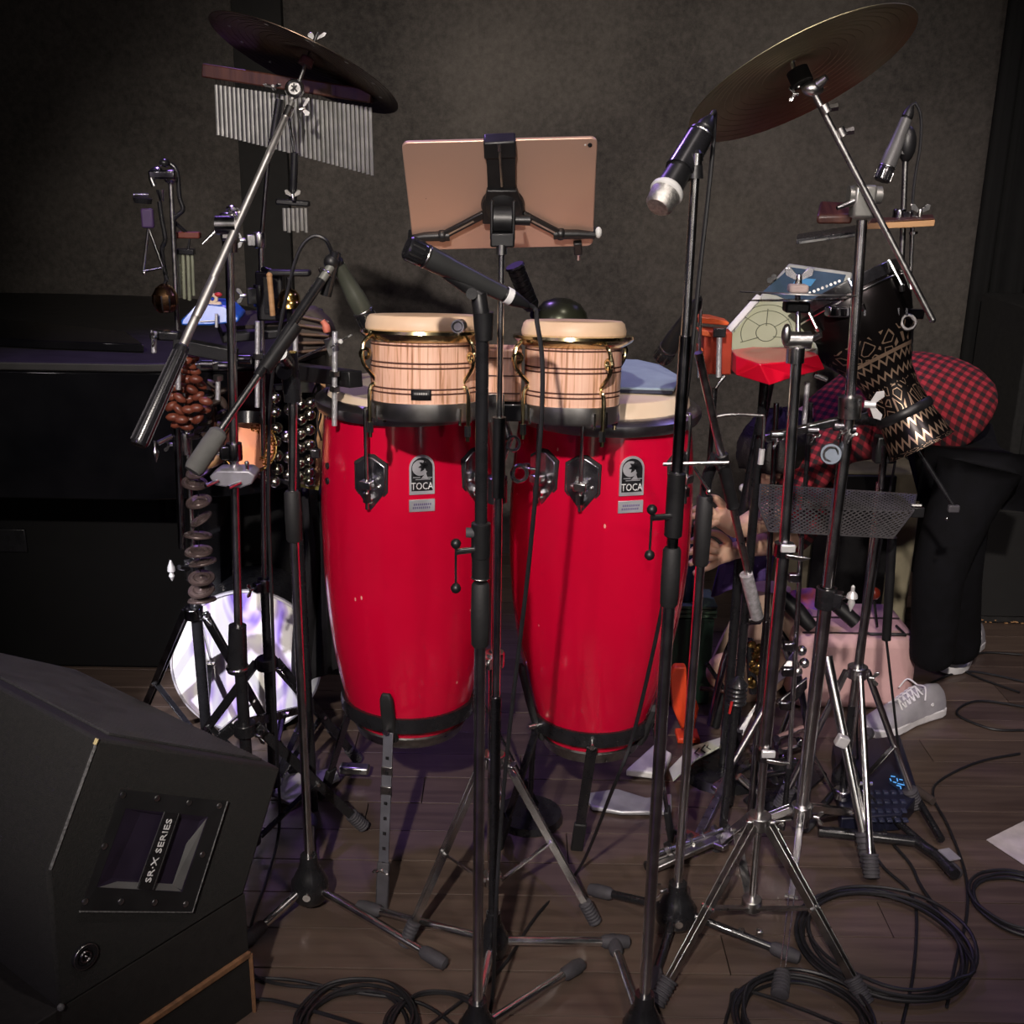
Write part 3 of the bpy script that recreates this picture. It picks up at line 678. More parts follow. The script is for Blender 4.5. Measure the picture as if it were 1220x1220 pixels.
def grip(t, a, b, r, name='clutch_grip', m=BRUB):
    return MB().lathe(a, V(b) - V(a), [(r * .8, 0), (r, .004), (r * 1.06, (V(b) - V(a)).length * .5), (r, (V(b) - V(a)).length - .004), (r * .8, (V(b) - V(a)).length)], 18, True, True).build(name, m, t)
def cast_base(t, x, y, z0, z1, r, feet, m=BLM, fl_=.28, leg_m=CH, foot_r=.013):
    """conical cast hub and three tube legs with rubber feet"""
    H = z1 - z0
    hb = MB().lathe((x, y, z0), (0, 0, 1), [(r * .75, 0), (r, H * .12), (r * 1.0, H * .42), (r * .72, H * .62), (r * .5, H * .8), (r * .45, H)], 20, True, True).build('hub', m, t)
    MB().cyl((x, y - r, z0 + H * .3), (x, y - r - .004, z0 + H * .3), .008, .008).build('hub_badge', CH, hb)
    for f in feet:
        f = V(f); h = V((f.x - x, f.y - y, 0)).normalized(); a = V((x, y, z0 + H * .3)) + h * r * .7; dd = (f - a).normalized()
        lg = MB().tube([a, f - dd * .03], .0085, 12).build('leg', leg_m, t)
        MB().lathe(f - dd * .05, dd, [(.0095, 0), (.0135, .008), (.0145, .04), (.012, .056), (.006, .06)], 14, True, True).build('rubber_foot', RUB, lg)
def lever(t, c, x0, m=CH):
    """quick-release lever: horizontal pin and a rod with ball ends"""
    c = V(c); e = V((x0, c.y - .01, c.z))
    l = MB().cyl(c, e, .0045, .005).build('lever_pin', m, t)
    MB().cyl(e + V((0, -.004, .012)), e + V((0, -.004, -.052)), .0018).build('lever_rod', m, l)
    for z_ in (.014, -.056): MB().sphere(e + V((0, -.004, z_)), .0078, 12).build('ball_knob', BLK, l)

# ================================================================== TABLET ON ITS STAND
TQ = [(477, 170, 1.877), (710, 164, 1.877), (708, 293, 2.0), (494, 298, 2.0)]
q = [at(*p) for p in TQ]
# true rectangle fitted to the four corners
cen = sum(q, V()) / 4; ux = ((q[1] - q[0]) + (q[2] - q[3])).normalized(); uy = ((q[0] - q[3]) + (q[1] - q[2])); uy = (uy - ux * uy.dot(ux)).normalized(); un = ux.cross(uy).normalized()
hw = ((q[1] - q[0]).length + (q[2] - q[3]).length) / 4; hh = ((q[0] - q[3]).length + (q[1] - q[2]).length) / 4
if un.dot(CAM - cen) < 0: un = -un
tb = thing('tablet', 'rose-gold tablet seen from behind, held by the black spring clamp', 'tablet', cen)
def rr(w_, h_, r_, o=0, c=cen, n=6):
    pts = []
    for cx_, cy_, a0 in ((w_ - r_, h_ - r_, 0), (-w_ + r_, h_ - r_, 90), (-w_ + r_, -h_ + r_, 180), (w_ - r_, -h_ + r_, 270)):
        for i in range(n + 1):
            t_ = radians(a0 + 90 * i / n); pts.append(c + ux * (cx_ + r_ * cos(t_)) + uy * (cy_ + r_ * sin(t_)) + un * o)
    return pts
ROSE = mat('rose_gold_aluminium', (.62, .40, .31), .42, .55, (.56, .36, .28), 2)
MB().prism(rr(hw, hh, .011, -.006), un * .0068).build('shell', ROSE, tb, bevel=.0015)
MB().prism(rr(hw - .006, hh - .006, .006, -.0068), un * .001).build('screen', mat('tablet_glass', (.01, .01, .012), .05), tb)
lens = cen + ux * (hw - .0115) + uy * (hh - .012)
MB().cyl(lens + un * .0006, lens + un * .002, .0036).build('camera_lens', BLM, tb)
MB().cyl(lens - ux * .0075 + un * .0006, lens - ux * .0075 + un * .0012, .0014).build('flash', WHT, tb)
MB().box(cen + ux * .0 - uy * hh * .0 + un * .0009 - ux * (hw - .03), (.0015, .0015, .0006)).build('scratch', BLM, tb)

hold = thing('tablet_stand', 'thin straight stand with black three-arm tablet clamp on top', 'stand', onz(595, 1128))
hx, hy = at(597, 330, 1.83).x, 1.83
def tp(px, py, o=.004): return onp(px, py, cen + un * o, un)
# vertical spring arm
A = [tp(577, 160), tp(613, 160), tp(614, 176), tp(614, 222), tp(580, 222), tp(577, 176)]
MB().prism([tp(579, 172), tp(614, 172), tp(614, 222), tp(581, 222)], un * .008).build('spring_arm', BLK, hold, bevel=.001)
MB().prism([tp(576, 159, -.012), tp(614, 157, -.012), tp(615, 177, -.012), tp(577, 179, -.012)], un * .026).build('top_jaw', BLK, hold, bevel=.003)
T(hold, 'slide_rod', STEEL, [tp(595, 172, .0135), tp(598, 222, .0135)], .0022, 8)
T(hold, 'rod_cap', CH, [tp(594.5, 171, .0135), tp(595.5, 180, .0135)], .0034, 8)
# round body
bc = tp(599, 244, .0045)
MB().lathe(bc, un, [(.0001, .018), (.012, .018), (.022, .015), (.034, .008), (.036, .0)], 28).build('round_body', BLK, hold)
MB().prism([tp(580, 222), tp(616, 222), tp(622, 240), tp(624, 262), tp(575, 262), tp(577, 240)], un * .012).build('body_plate', BLK, hold, bevel=.002)
jt = at(599, 262, 1.84)
MB().lathe(jt - V((.016, 0, 0)), (1, 0, 0), [(.012, 0), (.021, .002), (.021, .03), (.012, .032)], 20, True, True).build('tilt_knuckle', BLK, hold)
for s_ in (-1, 1): MB().bar(jt + V((s_ * .017, 0, .03)), jt + V((s_ * .017, 0, -.03)), .005, .03, (0, 1, 0)).build('knuckle_cheek', BLK, hold, bevel=.002)
MB().box(jt - V((0, 0, .03)), (.038, .034, .022)).build('knuckle_base', BLK, hold, bevel=.003)
kn = MB().cyl(jt + V((.018, -.003, 0)), jt + V((.043, -.003, 0)), .007, .008, 12).build('tilt_knob', BLK, hold)
# lower arms with cradle feet
for arm in ([(577, 255), (545, 272), (527, 281)], [(622, 255), (652, 268), (668, 279)]):
    P = [tp(*a_, .006) for a_ in arm]; s_ = -1 if arm[0][0] < 599 else 1
    am = MB().bar(P[0], P[2], .013, .008, un).build('lower_arm', BLK, hold, bevel=.002)
    dd = (P[2] - P[0]); MB().bar(P[0] + dd * .25 + un * .0042, P[0] + dd * .85 + un * .0042, .003, .0012, un).build('arm_slot', STEEL, am)
    ft = MB().tube([P[2] - ux * s_ * .012, P[2] + ux * s_ * .03 - uy * .001, P[2] + ux * s_ * (.052 if s_ < 0 else .058) - uy * .004], [.009, .008, .006], 10).build('cradle_foot', BLK, am)
    MB().sphere(P[2], .0105, 12).build('arm_joint', BLK, am)
    e = P[2] + ux * s_ * .05 - uy * .005
    MB().bar(e + un * .004, e - un * .022, .018, .006, uy).build('cradle_lip', BLK, am, bevel=.0015)
e = tp(688, 288, .004)
MB().bar(e, tp(689, 302, .004), .014, .012, un).build('lock_block', BLK, hold, bevel=.002)
MB().cyl(tp(689, 301, .004), tp(689, 309, .004), .003, .0034).build('lock_screw', CH, hold)
MB().sphere(tp(713, 277, -.006), .006, 10, (1, 1, 1.6)).build('white_bumper', WHT, hold)
# thin pole
f0 = onz(595, 1128); px_, py_ = hx, 1.83
zt = jt.z - .04
vpole(hold, px_, py_, 0.55, zt, .0052, CH, 'upper_pole')
MB().cyl((px_, py_, zt - .012), (px_, py_, zt + .003), .0088).build('pole_nut', STEEL, hold)
vpole(hold, px_, py_, zpx(597, 592, py_), zpx(597, 497, py_), .0112, BLK, 'clutch_sleeve')
vpole(hold, px_, py_, zpx(597, 830, py_), zpx(597, 590, py_), .0072, CH, 'middle_pole')
vpole(hold, px_, py_, .05, zpx(590, 830, py_), .0098, BLM, 'lower_pole')
cast_base(hold, px_, py_, .02, .115, .03, [onz(430, 1080, .014), onz(745, 1122, .014), onz(566, 1215, .014)])

# ================================================================== CENTRE MICROPHONE (front) AND ITS STAND
ms = thing('microphone_stand', 'tall centre microphone stand with black upper tube and ball-ended lever', 'stand', V((at(574, 500, 1.6).x, 1.6, 0)))
x0, y0 = ms.location.x, 1.6
z = lambda yy: zpx(575, yy, y0)
vpole(ms, x0, y0, z(625), z(398), .0095, BLM, 'upper_tube')
MB().cyl((x0 + .002, y0, z(405)), (x0 + .001, y0, z(372)), .0125, .015).build('thread_sleeve', BLK, ms)
MB().lathe((x0, y0, z(690)), (0, 0, 1), [(.010, 0), (.0135, .003), (.0135, .035), (.0145, .036), (.0145, z(622) - z(690) - .002), (.011, z(622) - z(690))], 20, True, True).build('clutch_body', BLK, ms)
MB().torus((x0, y0, z(688)), (0, 0, 1), .0135, .0012, 24, 6).build('chrome_ring', CH, ms)
grip(ms, (x0, y0, z(770)), (x0, y0, z(694)), .0138)
MB().cyl((x0 - .008, y0 - .003, z(634)), (x0 - .022, y0 - .003, z(634)), .008, .0075, 12).build('side_knob', RUB, ms)
lever(ms, (x0 - .01, y0 - .008, z(653)), x0 - .036)
vpole(ms, x0, y0, .06, z(768), .0092, CH, 'lower_pole')
cast_base(ms, x0, y0, .02, .11, .034, [(x0 - .22, y0 - .13, .014), (x0 + .23, y0 - .12, .014), onz(690, 1150, .014)])
# bright clip knob
MB().cyl(at(549, 388, 1.585), at(545, 389, 1.57), .0095, .0095, 16).build('round_badge_knob', STEEL, ms)
kc = at(545, 389, 1.569); MB().torus(kc, (0, -1, 0), .0066, .0009, 20, 6).build('knob_ring', BLM, ms)
def dyn_mic(lab, P0, P1, r0, silver=False, band=True, bm=None, name='microphone'):
    """instrument microphone from grille tip P0 to connector end P1"""
    P0, P1 = V(P0), V(P1); d = P1 - P0; L = d.length; d = d / L; t = thing(name, lab, 'microphone', (P0 + P1) / 2)
    bm = bm or mat('dark_grey_enamel', (.035, .036, .036), .36)
    gm = mat('silver_mesh', (.62, .6, .57), .4, .9, (.35, .34, .32), 220, .5, 700) if silver else BLM
    if silver:
        MB().lathe(P0, d, [(.0001, 0), (r0 * .8, .001), (r0 * 1.02, .006), (r0 * 1.12, .026)], 24).build('grille', gm, t)
        MB().lathe(P0 + d * .026, d, [(r0 * 1.12, 0), (r0 * 1.25, .002), (r0 * 1.22, .007), (r0 * 1.0, .012)], 24).build('grille_ring', WHT, t)
        MB().lathe(P0 + d * .037, d, [(r0 * 1.0, 0), (r0 * .95, .02), (r0 * .8, L * .45), (r0 * .72, L * .62)], 24, True, True).build('body', bm, t)
        q0 = .037 + L * .6
    else:
        g = MB().lathe(P0, d, [(.0001, 0), (r0 * .88, .0005), (r0, .003), (r0, .026), (r0 * .95, .028)], 24).build('grille', gm, t)
        for i in range(16):
            x_, y_, _ = frame(d); a_ = 2 * pi * i / 16; e = x_ * cos(a_) + y_ * sin(a_)
            MB().bar(P0 + d * .004 + e * r0, P0 + d * .022 + e * r0, .0022, .0018, e).build('grille_rib', STEEL if i % 2 else BLM, g)
        MB().lathe(P0 + d * .028, d, [(r0 * .99, 0), (r0 * 1.03, .001), (r0 * 1.03, .003), (r0 * .99, .004)], 24).build('ring', STEEL, t)
        MB().lathe(P0 + d * .032, d, [(r0 * .99, 0), (r0 * .96, .03), (r0 * .9, .034), (r0 * .74, L * .48), (r0 * .7, L * .62)], 24, True, True).build('body', bm, t)
        q0 = .032 + L * .6
    MB().lathe(P0 + d * q0, d, [(r0 * .62, -.004), (r0 * .62, .006), (r0 * .7, .008), (r0 * .66, (L - q0) * .5), (r0 * .45, (L - q0) * .8), (r0 * .3, L - q0)], 20, True, True).build('connector', BLK, t)
    if band: MB().lathe(P0 + d * (q0 + .008), d, [(r0 * .7, 0), (r0 * .73, .0005), (r0 * .72, .0095), (r0 * .69, .01)], 20).build('white_label', TAPE, t)
    return t
M0, M1 = at(484, 294, 1.57), at(629, 364, 1.63)
dyn_mic('black instrument microphone with white label lying above the bongos', M0, M1, .0165)
dm = (M1 - M0).normalized(); mc = M0 + (M1 - M0) * .56
clp = thing('microphone_clip', 'black clip holding the centre microphone on the tall stand', 'clip', at(571, 360, 1.6))
b = MB(); pp = dm.cross(V((0, -1, 0))).normalized(); pp = pp if pp.z < 0 else -pp
MB().tube([mc - dm * .045 + pp * .010, mc + pp * .0125, mc + dm * .02 + pp * .013], [.007, .012, .0125], 12).build('cradle', BLK, clp)
MB().tube([mc + pp * .016, at(570, 352, 1.6), at(574, 378, 1.6)], [.0095, .0115, .012], 12).build('neck', BLK, clp)
MB().cyl(at(562, 350, 1.585), at(562, 350, 1.615), .008).build('pivot', BLM, clp)
cbl = spline([M1 - dm * .01, M1 + dm * .012, at(640, 385, 1.62), at(646, 430, 1.61), at(645, 500, 1.6), at(637, 600, 1.6), at(627, 700, 1.61), at(615, 800, 1.62), at(606, 880, 1.63), at(596, 990, 1.63), at(590, 1100, 1.6), onz(585, 1200, .03), onz(560, 1240, .006), onz(450, 1250, .006)], 7)
tag(origin(MB().tube(cbl, .0034, 8).build('microphone_cable', CAB, None), M1), 'black cable dropping from the centre microphone past the right conga', 'cable')

# ================================================================== BONGO STAND (double braced, behind centre poles)
bs = thing('bongo_stand', 'chrome double-braced stand carrying the bongos between the congas', 'stand', (at(588, 900, 1.93).x, 1.93, 0))
x1, y1 = (B1.x + B2.x) / 2 - .002, 1.955
bs.location = (x1, y1, 0)
z = lambda yy: zpx(588, yy, y1)
vpole(bs, x1, y1, z(800), B1.z + .02, .0075, CH, 'upper_pole')
vpole(bs, x1, y1, .1, z(785), .0115, CH, 'lower_pole')
clamp(bs, (x1, y1, z(785)), (0, 0, 1), .0115, (-.5, -.8, 0), .03)
MB().lathe((x1, y1, z(600)), (0, 0, 1), [(.012, 0), (.019, .004), (.019, .05), (.010, .054)], 18, True, True).build('tilter_body', BLM, bs)
tz = B1.z - .0
T(bs, 'tilter_arm', CH, [(x1, y1, z(560)), (x1 + .02, y1 - .01, z(520)), (x1, y1, tz + .01)], .009)
MB().torus((x1 + .028, y1 - .02, z(525)), (.4, -1, .2), .012, .003, 20, 6).build('tilter_gear', CH, bs)
MB().torus((x1 + .04, y1 - .02, z(560)), (.4, -1, .2), .014, .004, 20, 6).build('gear_ring', CH, bs)
wing(bs, (x1 + .045, y1 - .01, z(553)), (1, 0, 0), (.3, -1, 0), .014)
tripod(bs, (x1, y1), z(905) , .10, [onz(483, 1125, .012), onz(708, 1098, .012), V((x1 + .02, y1 + .3, .012))], wd=.014, knee=.5)



# ================================================================== BLACK DOME BEHIND RIGHT BONGO
dk = mat('dark_olive_metal', (.045, .05, .03), .28, .6, (.03, .03, .02), 10)
dmn = thing('domed_shaker', 'dark olive dome with a ribbed black handle rising behind the right bongo', 'shaker', at(668, 385, 2.2))
cc = at(668, 382, 2.2); MB().lathe(cc, (0.05, 0, 1), [(pm(33, cc), -.01), (pm(33, cc), .002), (pm(30, cc), .018), (pm(22, cc), .034), (pm(10, cc), .042), (.0001, .044)], 32, True).build('dome', dk, dmn)
a_, b_ = at(634, 368, 2.18), at(613, 316, 2.16); dd = (b_ - a_)
pr = [(.012, 0)]; L = dd.length
for i in range(7): pr += [(.0165, L * (.1 + .12 * i)), (.0165, L * (.18 + .12 * i)), (.0150, L * (.19 + .12 * i)), (.015, L * (.21 + .12 * i))]
pr += [(.019, L * .96), (.017, L)]
MB().lathe(a_, dd, pr, 20, True, True).build('handle', BLK, dmn)
MB().tube([a_ - dd * .1, cc - V((.03, 0, -.002))], .011).build('neck', BLK, dmn)
T(dmn, 'support_rod', BLM, [at(664, 384, 2.2), V((at(664, 384, 2.2).x, 2.3, .95)), (at(664, 384, 2.2).x - .03, 2.33, .012)], .007)
MB().cyl((at(664, 384, 2.2).x - .03, 2.33, .0), (at(664, 384, 2.2).x - .03, 2.33, .016), .08, .075, 24).build('round_base', BLM, dmn)

# ================================================================== RIGHT VOCAL MICROPHONE ON STRAIGHT STAND
r2 = thing('microphone_stand', 'straight microphone stand in front of the right conga, dented chrome upper pole', 'stand', (at(800, 500, 1.62).x, 1.62, 0))
x2, y2 = at(806, 570, 1.6).x, 1.6; r2.location = (x2, y2, 0)
z = lambda yy: zpx(800, yy, y2)
vpole(r2, x2, y2, z(575), z(212), .0062, CH, 'upper_pole')
MB().cyl((x2, y2, z(212)), (x2, y2, z(196)), .011, .009).build('thread_nut', BLK, r2)
MB().cyl((x2, y2, z(200)), (x2, y2, z(182)), .0085).build('clip_stud', CH, r2)
vpole(r2, x2, y2, z(655), z(400), .0085, DCH, 'inner_tube')
MB().lathe((x2, y2, z(640)), (0, 0, 1), [(.010, 0), (.0135, .003), (.0135, z(562) - z(640) - .002), (.011, z(562) - z(640))], 20, True, True).build('clutch_body', BLK, r2)
vpole(r2, x2, y2, z(660), z(638), .0085, CH, 'clutch_neck')
grip(r2, (x2, y2, z(722)), (x2, y2, z(652)), .0135)
lever(r2, (x2 - .005, y2 - .008, z(613)), x2 - .036)
vpole(r2, x2, y2, .06, z(718), .0098, CH, 'lower_pole')
cast_base(r2, x2, y2, .02, .13, .036, [onz(730, 1120, .014), (x2 + .24, y2 + .04, .014), (x2 - .1, y2 - .26, .014)])
Pm0, Pm1 = at(783, 248, 1.56), at(847, 140, 1.66)
dyn_mic('handheld microphone with pale silver grille pointing down left by the big cymbal', Pm0, Pm1, .0185, True, False, BLK, 'handheld_microphone')
dm2 = (Pm1 - Pm0).normalized(); mc2 = Pm0 + (Pm1 - Pm0) * .52
c2_ = thing('microphone_clip', 'black clip gripping the silver-grilled handheld microphone', 'clip', mc2)
MB().tube([mc2 - dm2 * .02, mc2 + dm2 * .05], [.0205, .0185], 16).build('cradle', BLM, c2_)
MB().tube([mc2 + dm2 * .02, V((x2, y2, z(190)))], [.013, .010], 12).build('neck', BLK, c2_)
MB().torus(mc2 + dm2 * .045, dm2, .018, .0016, 20, 6).build('chrome_collar', CH, c2_)
cb = spline([Pm1 - dm2 * .01, Pm1 + dm2 * .012, at(851, 150, 1.68), at(849, 180, 1.67), at(843, 240, 1.66), at(834, 320, 1.65), at(826, 400, 1.64), at(815, 500, 1.63), at(806, 600, 1.63), at(795, 690, 1.64), at(775, 790, 1.66), at(753, 880, 1.68), at(730, 940, 1.7), onz(690, 1035, .02), onz(640, 1090, .006), onz(600, 1150, .006), onz(560, 1185, .006), onz(500, 1230, .006)], 6)
tag(origin(MB().tube(cb, .0032, 8).build('microphone_cable', CAB, None), Pm1), 'long black cable from the silver-grilled microphone down to the floor', 'cable')

# ================================================================== SHORT BOOM STAND RIGHT OF THE CONGAS
r3 = thing('boom_stand', 'short boom microphone stand right of the congas with white counterweight tube', 'stand', (at(848, 560, 1.93).x, 1.93, 0))
y3 = 1.93; x3 = onz(800, 1108).x + .004; r3.location = (x3, y3, 0)
x3 = at(845, 600, y3).x * .5 + at(803, 1050, y3).x * .5; r3.location.x = x3
z = lambda yy: zpx(825, yy, y3)
vpole(r3, x3, y3, .08, z(600), .0088, CH, 'lower_pole')
grip(r3, (x3, y3, z(673)), (x3, y3, z(590)), .0145)
vpole(r3, x3, y3, z(600), z(568), .010, BLM, 'upper_tube')
cast_base(r3, x3, y3, .02, .115, .04, [onz(706, 1060, .014), onz(948, 1140, .014), onz(775, 1180, .014)], leg_m=BLM)
wing(r3, (x3 - .03, y3 - .02, .11), (-1, -.4, 0), (0, 0, 1), .014)
bm0, bm1 = at(832, 420, 1.84), at(893, 690, 1.98); bd_ = (bm1 - bm0).normalized()
T(r3, 'boom_arm', STEEL, [bm0, bm1], .0068, 12)
MB().lathe(at(859, 540, 1.9), bd_, [(.008, 0), (.0115, .003), (.0105, .11), (.012, .115), (.008, .12)], 16, True, True).build('boom_sleeve', BLK, r3)
T(r3, 'counterweight', mat('silver_ribbed_tube', (.7, .68, .72), .35, .6, (.4, .4, .4), 120, .4), [at(889, 684, 1.975), at(902, 735, 2.0)], .0125, 14)
T(r3, 'boom_joint', BLM, [(x3, y3, z(572)), at(852, 545, 1.92), at(862, 560, 1.9)], .011)
MB().cyl(at(790, 553, 1.88), at(868, 551, 1.88), .0035).build('joint_lever', CH, r3)
T(r3, 'joint_lever_rod', CH, [at(826, 556, 1.87), at(845, 585, 1.87)], .0025)
MB().sphere(at(845, 586, 1.87), .006, 10).build('lever_ball', CH, r3)
# its microphone, dark, pointing down left at the right conga
dyn_mic('dark microphone slanting down to the right conga head beside the blue-grey pad', at(788, 428, 1.95), at(834, 356, 1.86), .0155, False, False, BLK)
# ================================================================== LEFT PERCUSSION RACK
def camdir(x, y, z): return (_r * x + _u * y - _f * z).normalized()
def locdir(c, x, y, z):
    f = (V(c) - CAM).normalized(); r = f.cross(_u).normalized(); u = r.cross(f).normalized(); return (r * x + u * y - f * z).normalized()
def cymbal(lab, c, n_, R, m, holes=0, cup=.1, label_cat='cymbal', bow=.10):
    c = V(c); t = thing('cymbal', lab, 'cymbal', c); n_ = V(n_).normalized()
    pr = []
    for i in range(15):
        q = 1 - i / 14; r = R * q; h = -bow * R * q * q
        if q < cup * 2.2: h += .012 * (1 - (q / (cup * 2.2)) ** 2)
        pr.append((r, h))
    th = .0012
    prof = pr[:-1] + [(.005, pr[-1][1])] + [(.005, pr[-1][1] - th)] + [(r, h - th) for r, h in pr[:-1][::-1]] + [pr[0]]
    b = MB().lathe(c, n_, prof, 72).build('plate', m, t)
    x_, y_, _ = frame(n_)
    g = MB()
    for i in range(10):
        q = .3 + .07 * i; g.torus(c + n_ * (-bow * R * q * q - th - .0001), n_, R * q, .0004, 60, 4)
    tag(g.build('lathe_grooves', m, b), None, None, None, 'stuff')
    for i in range(holes):
        a_ = 2 * pi * i / holes + .2; e = x_ * cos(a_) + y_ * sin(a_); q = .80
        MB().cyl(c + e * R * q + n_ * (-bow * R * q * q - th - .001), c + e * R * q + n_ * (-bow * R * q * q + .0015), .0036, .0036, 10).build('rivet', STEEL, b)
    return t
c1 = at(368, 66, 2.28); n1 = locdir(c1, .97 * .375, .97 * .927, -.23)
cymbal('dark riveted cymbal tilted at the upper left above the row of chimes', c1, n1, pm(119, c1), CYMD, 12)
c2 = at(948, 80, 2.22); n2 = locdir(c2, -.94 * .39, .94 * .92, -.31)
cymbal('large greenish bronze cymbal tilted at the upper right', c2, n2, pm(142, c2), CYM, 0)

def arm(root, name, m, a, b, r0, r1=None, n=14): return MB().tube([V(a), V(b)], [r0, r1 or r0], n).build(name, m, root)
# --- left cymbal boom stand
ls = thing('cymbal_stand', 'boom stand of the left cymbal, bright chrome arm with black grip end', 'stand', (at(281, 600, 2.14).x, 2.14, 0))
y_ = 2.14; pa, pb = at(273, 285, y_), at(284, 745, y_)
LSX = pb.x
MB().cyl(pa, pb, .0085).build('upper_pole', CH, ls)
MB().cyl(at(283, 745, y_), V((LSX, y_, .12)), .0125).build('lower_pole', BLM, ls)
MB().cyl(at(283, 800, y_), at(283, 745, y_), .021, .018, 16).build('height_collar', BLM, ls)
MB().torus(at(283, 795, y_), (0, 0, 1), .020, .004).build('memory_ring', CH, ls)
A0, A1 = at(348, 122, 2.27), at(217, 414, 1.98)
arm(ls, 'boom_arm', mat('bright_brushed_chrome', (.95, .93, .88), .42, 1.0), A0, A1, .0062, .0082)
Ad = (A1 - A0).normalized(); A2 = A1 + Ad * .19
MB().lathe(A1 - Ad * .005, Ad, [(.008, 0), (.0125, .004), (.0155, .19), (.013, .196)], 20, True, True).build('grip_end', BLM, ls)
rg = MB()
for i in range(10):
    a_ = 2 * pi * i / 10; x_, yy_, _ = frame(Ad); e = x_ * cos(a_) + yy_ * sin(a_); rg.bar(A1 + Ad * .01 + e * .0125, A1 + Ad * .185 + e * .0155, .0015, .002, e)
tag(rg.build('grip_ribs', RUB, ls), None, None, None, 'stuff')
MB().lathe(at(247, 349, 2.035) - Ad * .03, Ad, [(.0075, 0), (.0095, .03), (.0095, .05), (.0075, .08)], 16).build('arm_swell', MATS['bright_brushed_chrome'], ls)
k = at(271, 268, 2.12)
MB().cyl(k - _r * .02, k + _r * .016, .017, .017, 18).build('tilter_drum', DCH, ls)
MB().box(k + _f * .012, (.03, .03, .05)).build('tilter_block', CH, ls, bevel=.006)
MB().torus(k + Ad * -.03, Ad, .011, .004, 20, 6).build('arm_collar', CH, ls)
arm(ls, 'wing_bolt', CH, k + _r * -.02 - _u * .01, k - _r * .045 - _u * .035, .004, .003)
MB().cyl(at(274, 300, y_), at(274, 285, y_), .0145).build('socket', DCH, ls)
# ring-shaped tilter with an emblem
tr = at(351, 106, 2.26)
to = MB().torus(tr, -_f, .0145, .004, 30, 8, 1.6).build('tilter_ring', CH, ls)
em = MB().cyl(tr - _f * .002, tr + _f * .002, .0115, .0115, 24).build('emblem_disc', STEEL, to)
me_ = MB(); 
for (a0, l_) in ((95, .009), (50, .007), (135, .0075), (215, .008), (250, .0065), (310, .0085)):
    t_ = radians(a0); e = _r * cos(t_) + _u * sin(t_); me_.bar(tr - _f * .0035, tr - _f * .0035 + e * l_, .0028, .0015, -_f)
tag(me_.build('emblem_figure', BLM, to), None, None, None, 'stuff')
arm(ls, 'cymbal_rod', CH, at(357, 96, 2.26), c1 + n1 * .045, .0045, .0035)
MB().cyl(c1 - n1 * .02, c1 - n1 * .004, .014, .012, 16).build('felt_washer', mat('dark_red_felt', (.10, .03, .03), .9), ls)
wing(ls, c1 + n1 * .03, n1, _r, .012)
wing(ls, at(360, 130, 2.25), (_r * .9 + _u * .3), _u, .012)
MB().cyl(at(346, 128, 2.26), at(341, 140, 2.25), .009).build('arm_socket', CH, ls)
tripod(ls, (LSX, y_), zpx(283, 868, y_), .06, [onz(432, 985, .012), V((LSX - .36, y_ + .05, .012)), onz(330, 965, .012) + V((-.02, .5, 0))], wd=.02, m=BLM, m2=BLM, fm_=RUB, fr=.015, wing_=True)

# --- chimes stand
chs = thing('chime_stand', 'slim pole holding the long chime row, black clamp halfway up', 'stand', (at(318, 800, 2.36).x, 2.36, 0))
yc = 2.36; cx = at(318, 800, yc).x
p1 = at(311, 290, yc); arm(chs, 'upper_rod', DCH, at(322, 165, yc), p1, .0045)
arm(chs, 'middle_pole', CH, p1, at(315, 700, yc), .0062); arm(chs, 'lower_pole', BLM, at(315, 695, yc), V((cx, yc, .08)), .0098)
clamp(chs, at(309, 286, yc), (0, 0, 1), .006, (-1, -.3, 0), .03)
clamp(chs, at(309, 352, yc), (0, 0, 1), .006, (-1, -.3, 0), .045, BLM, True)
clamp(chs, at(315, 697, yc), (0, 0, 1), .0095, (-.6, -.8, 0), .03, DCH)
tripod(chs, (cx, yc), zpx(318, 790, yc), .07, [onz(425, 905, .012), onz(205, 925, .012), V((cx + .1, yc + .32, .012))], wd=.018, m=BLM, m2=BLM, wing_=True)
chm = thing('chime_row', 'long row of hanging silver chime bars under the left cymbal', 'chimes', at(345, 95, yc))
W0, W1 = at(243, 84, 2.40), at(444, 115, 2.33)
MB().bar(W0, W1, .022, .026, (0, 0, 1)).build('wooden_bar', WOODD, chm, bevel=.003)
ALM = mat('brushed_aluminium', (.72, .71, .68), .34, .85, (.6, .6, .58), 40)
N = 36; cbar = None
for i in range(N):
    q = i / (N - 1); Yq = 2.40 - .07 * q; X = 257.5 + (441 - 257.5) * q
    yt = 101 + 27 * q; ybm = 161 + 48 * q ** 1.05
    a, b = at(X, yt, Yq), at(X + 2.6, ybm, Yq)
    o = MB().cyl(a, b, .0037, .0037, 8).build('chime_bar', ALM, chm)
cord = MB()
for i in range(N):
    q = i / (N - 1); Yq = 2.40 - .07 * q; X = 257.5 + (441 - 257.5) * q; a = at(X, 101 + 27 * q, Yq); cord.cyl(a, V((a.x, Yq, (W0 + (W1 - W0) * q).z - .008)), .0006, .0006, 4)
tag(cord.build('hanging_cords', CAB, chm), None, None, None, 'stuff')
arm(chm, 'mount_bracket', BLM, at(333, 118, yc), at(325, 170, yc), .009)
wing(chm, at(326, 104, yc - .03), -_f, _r, .012)
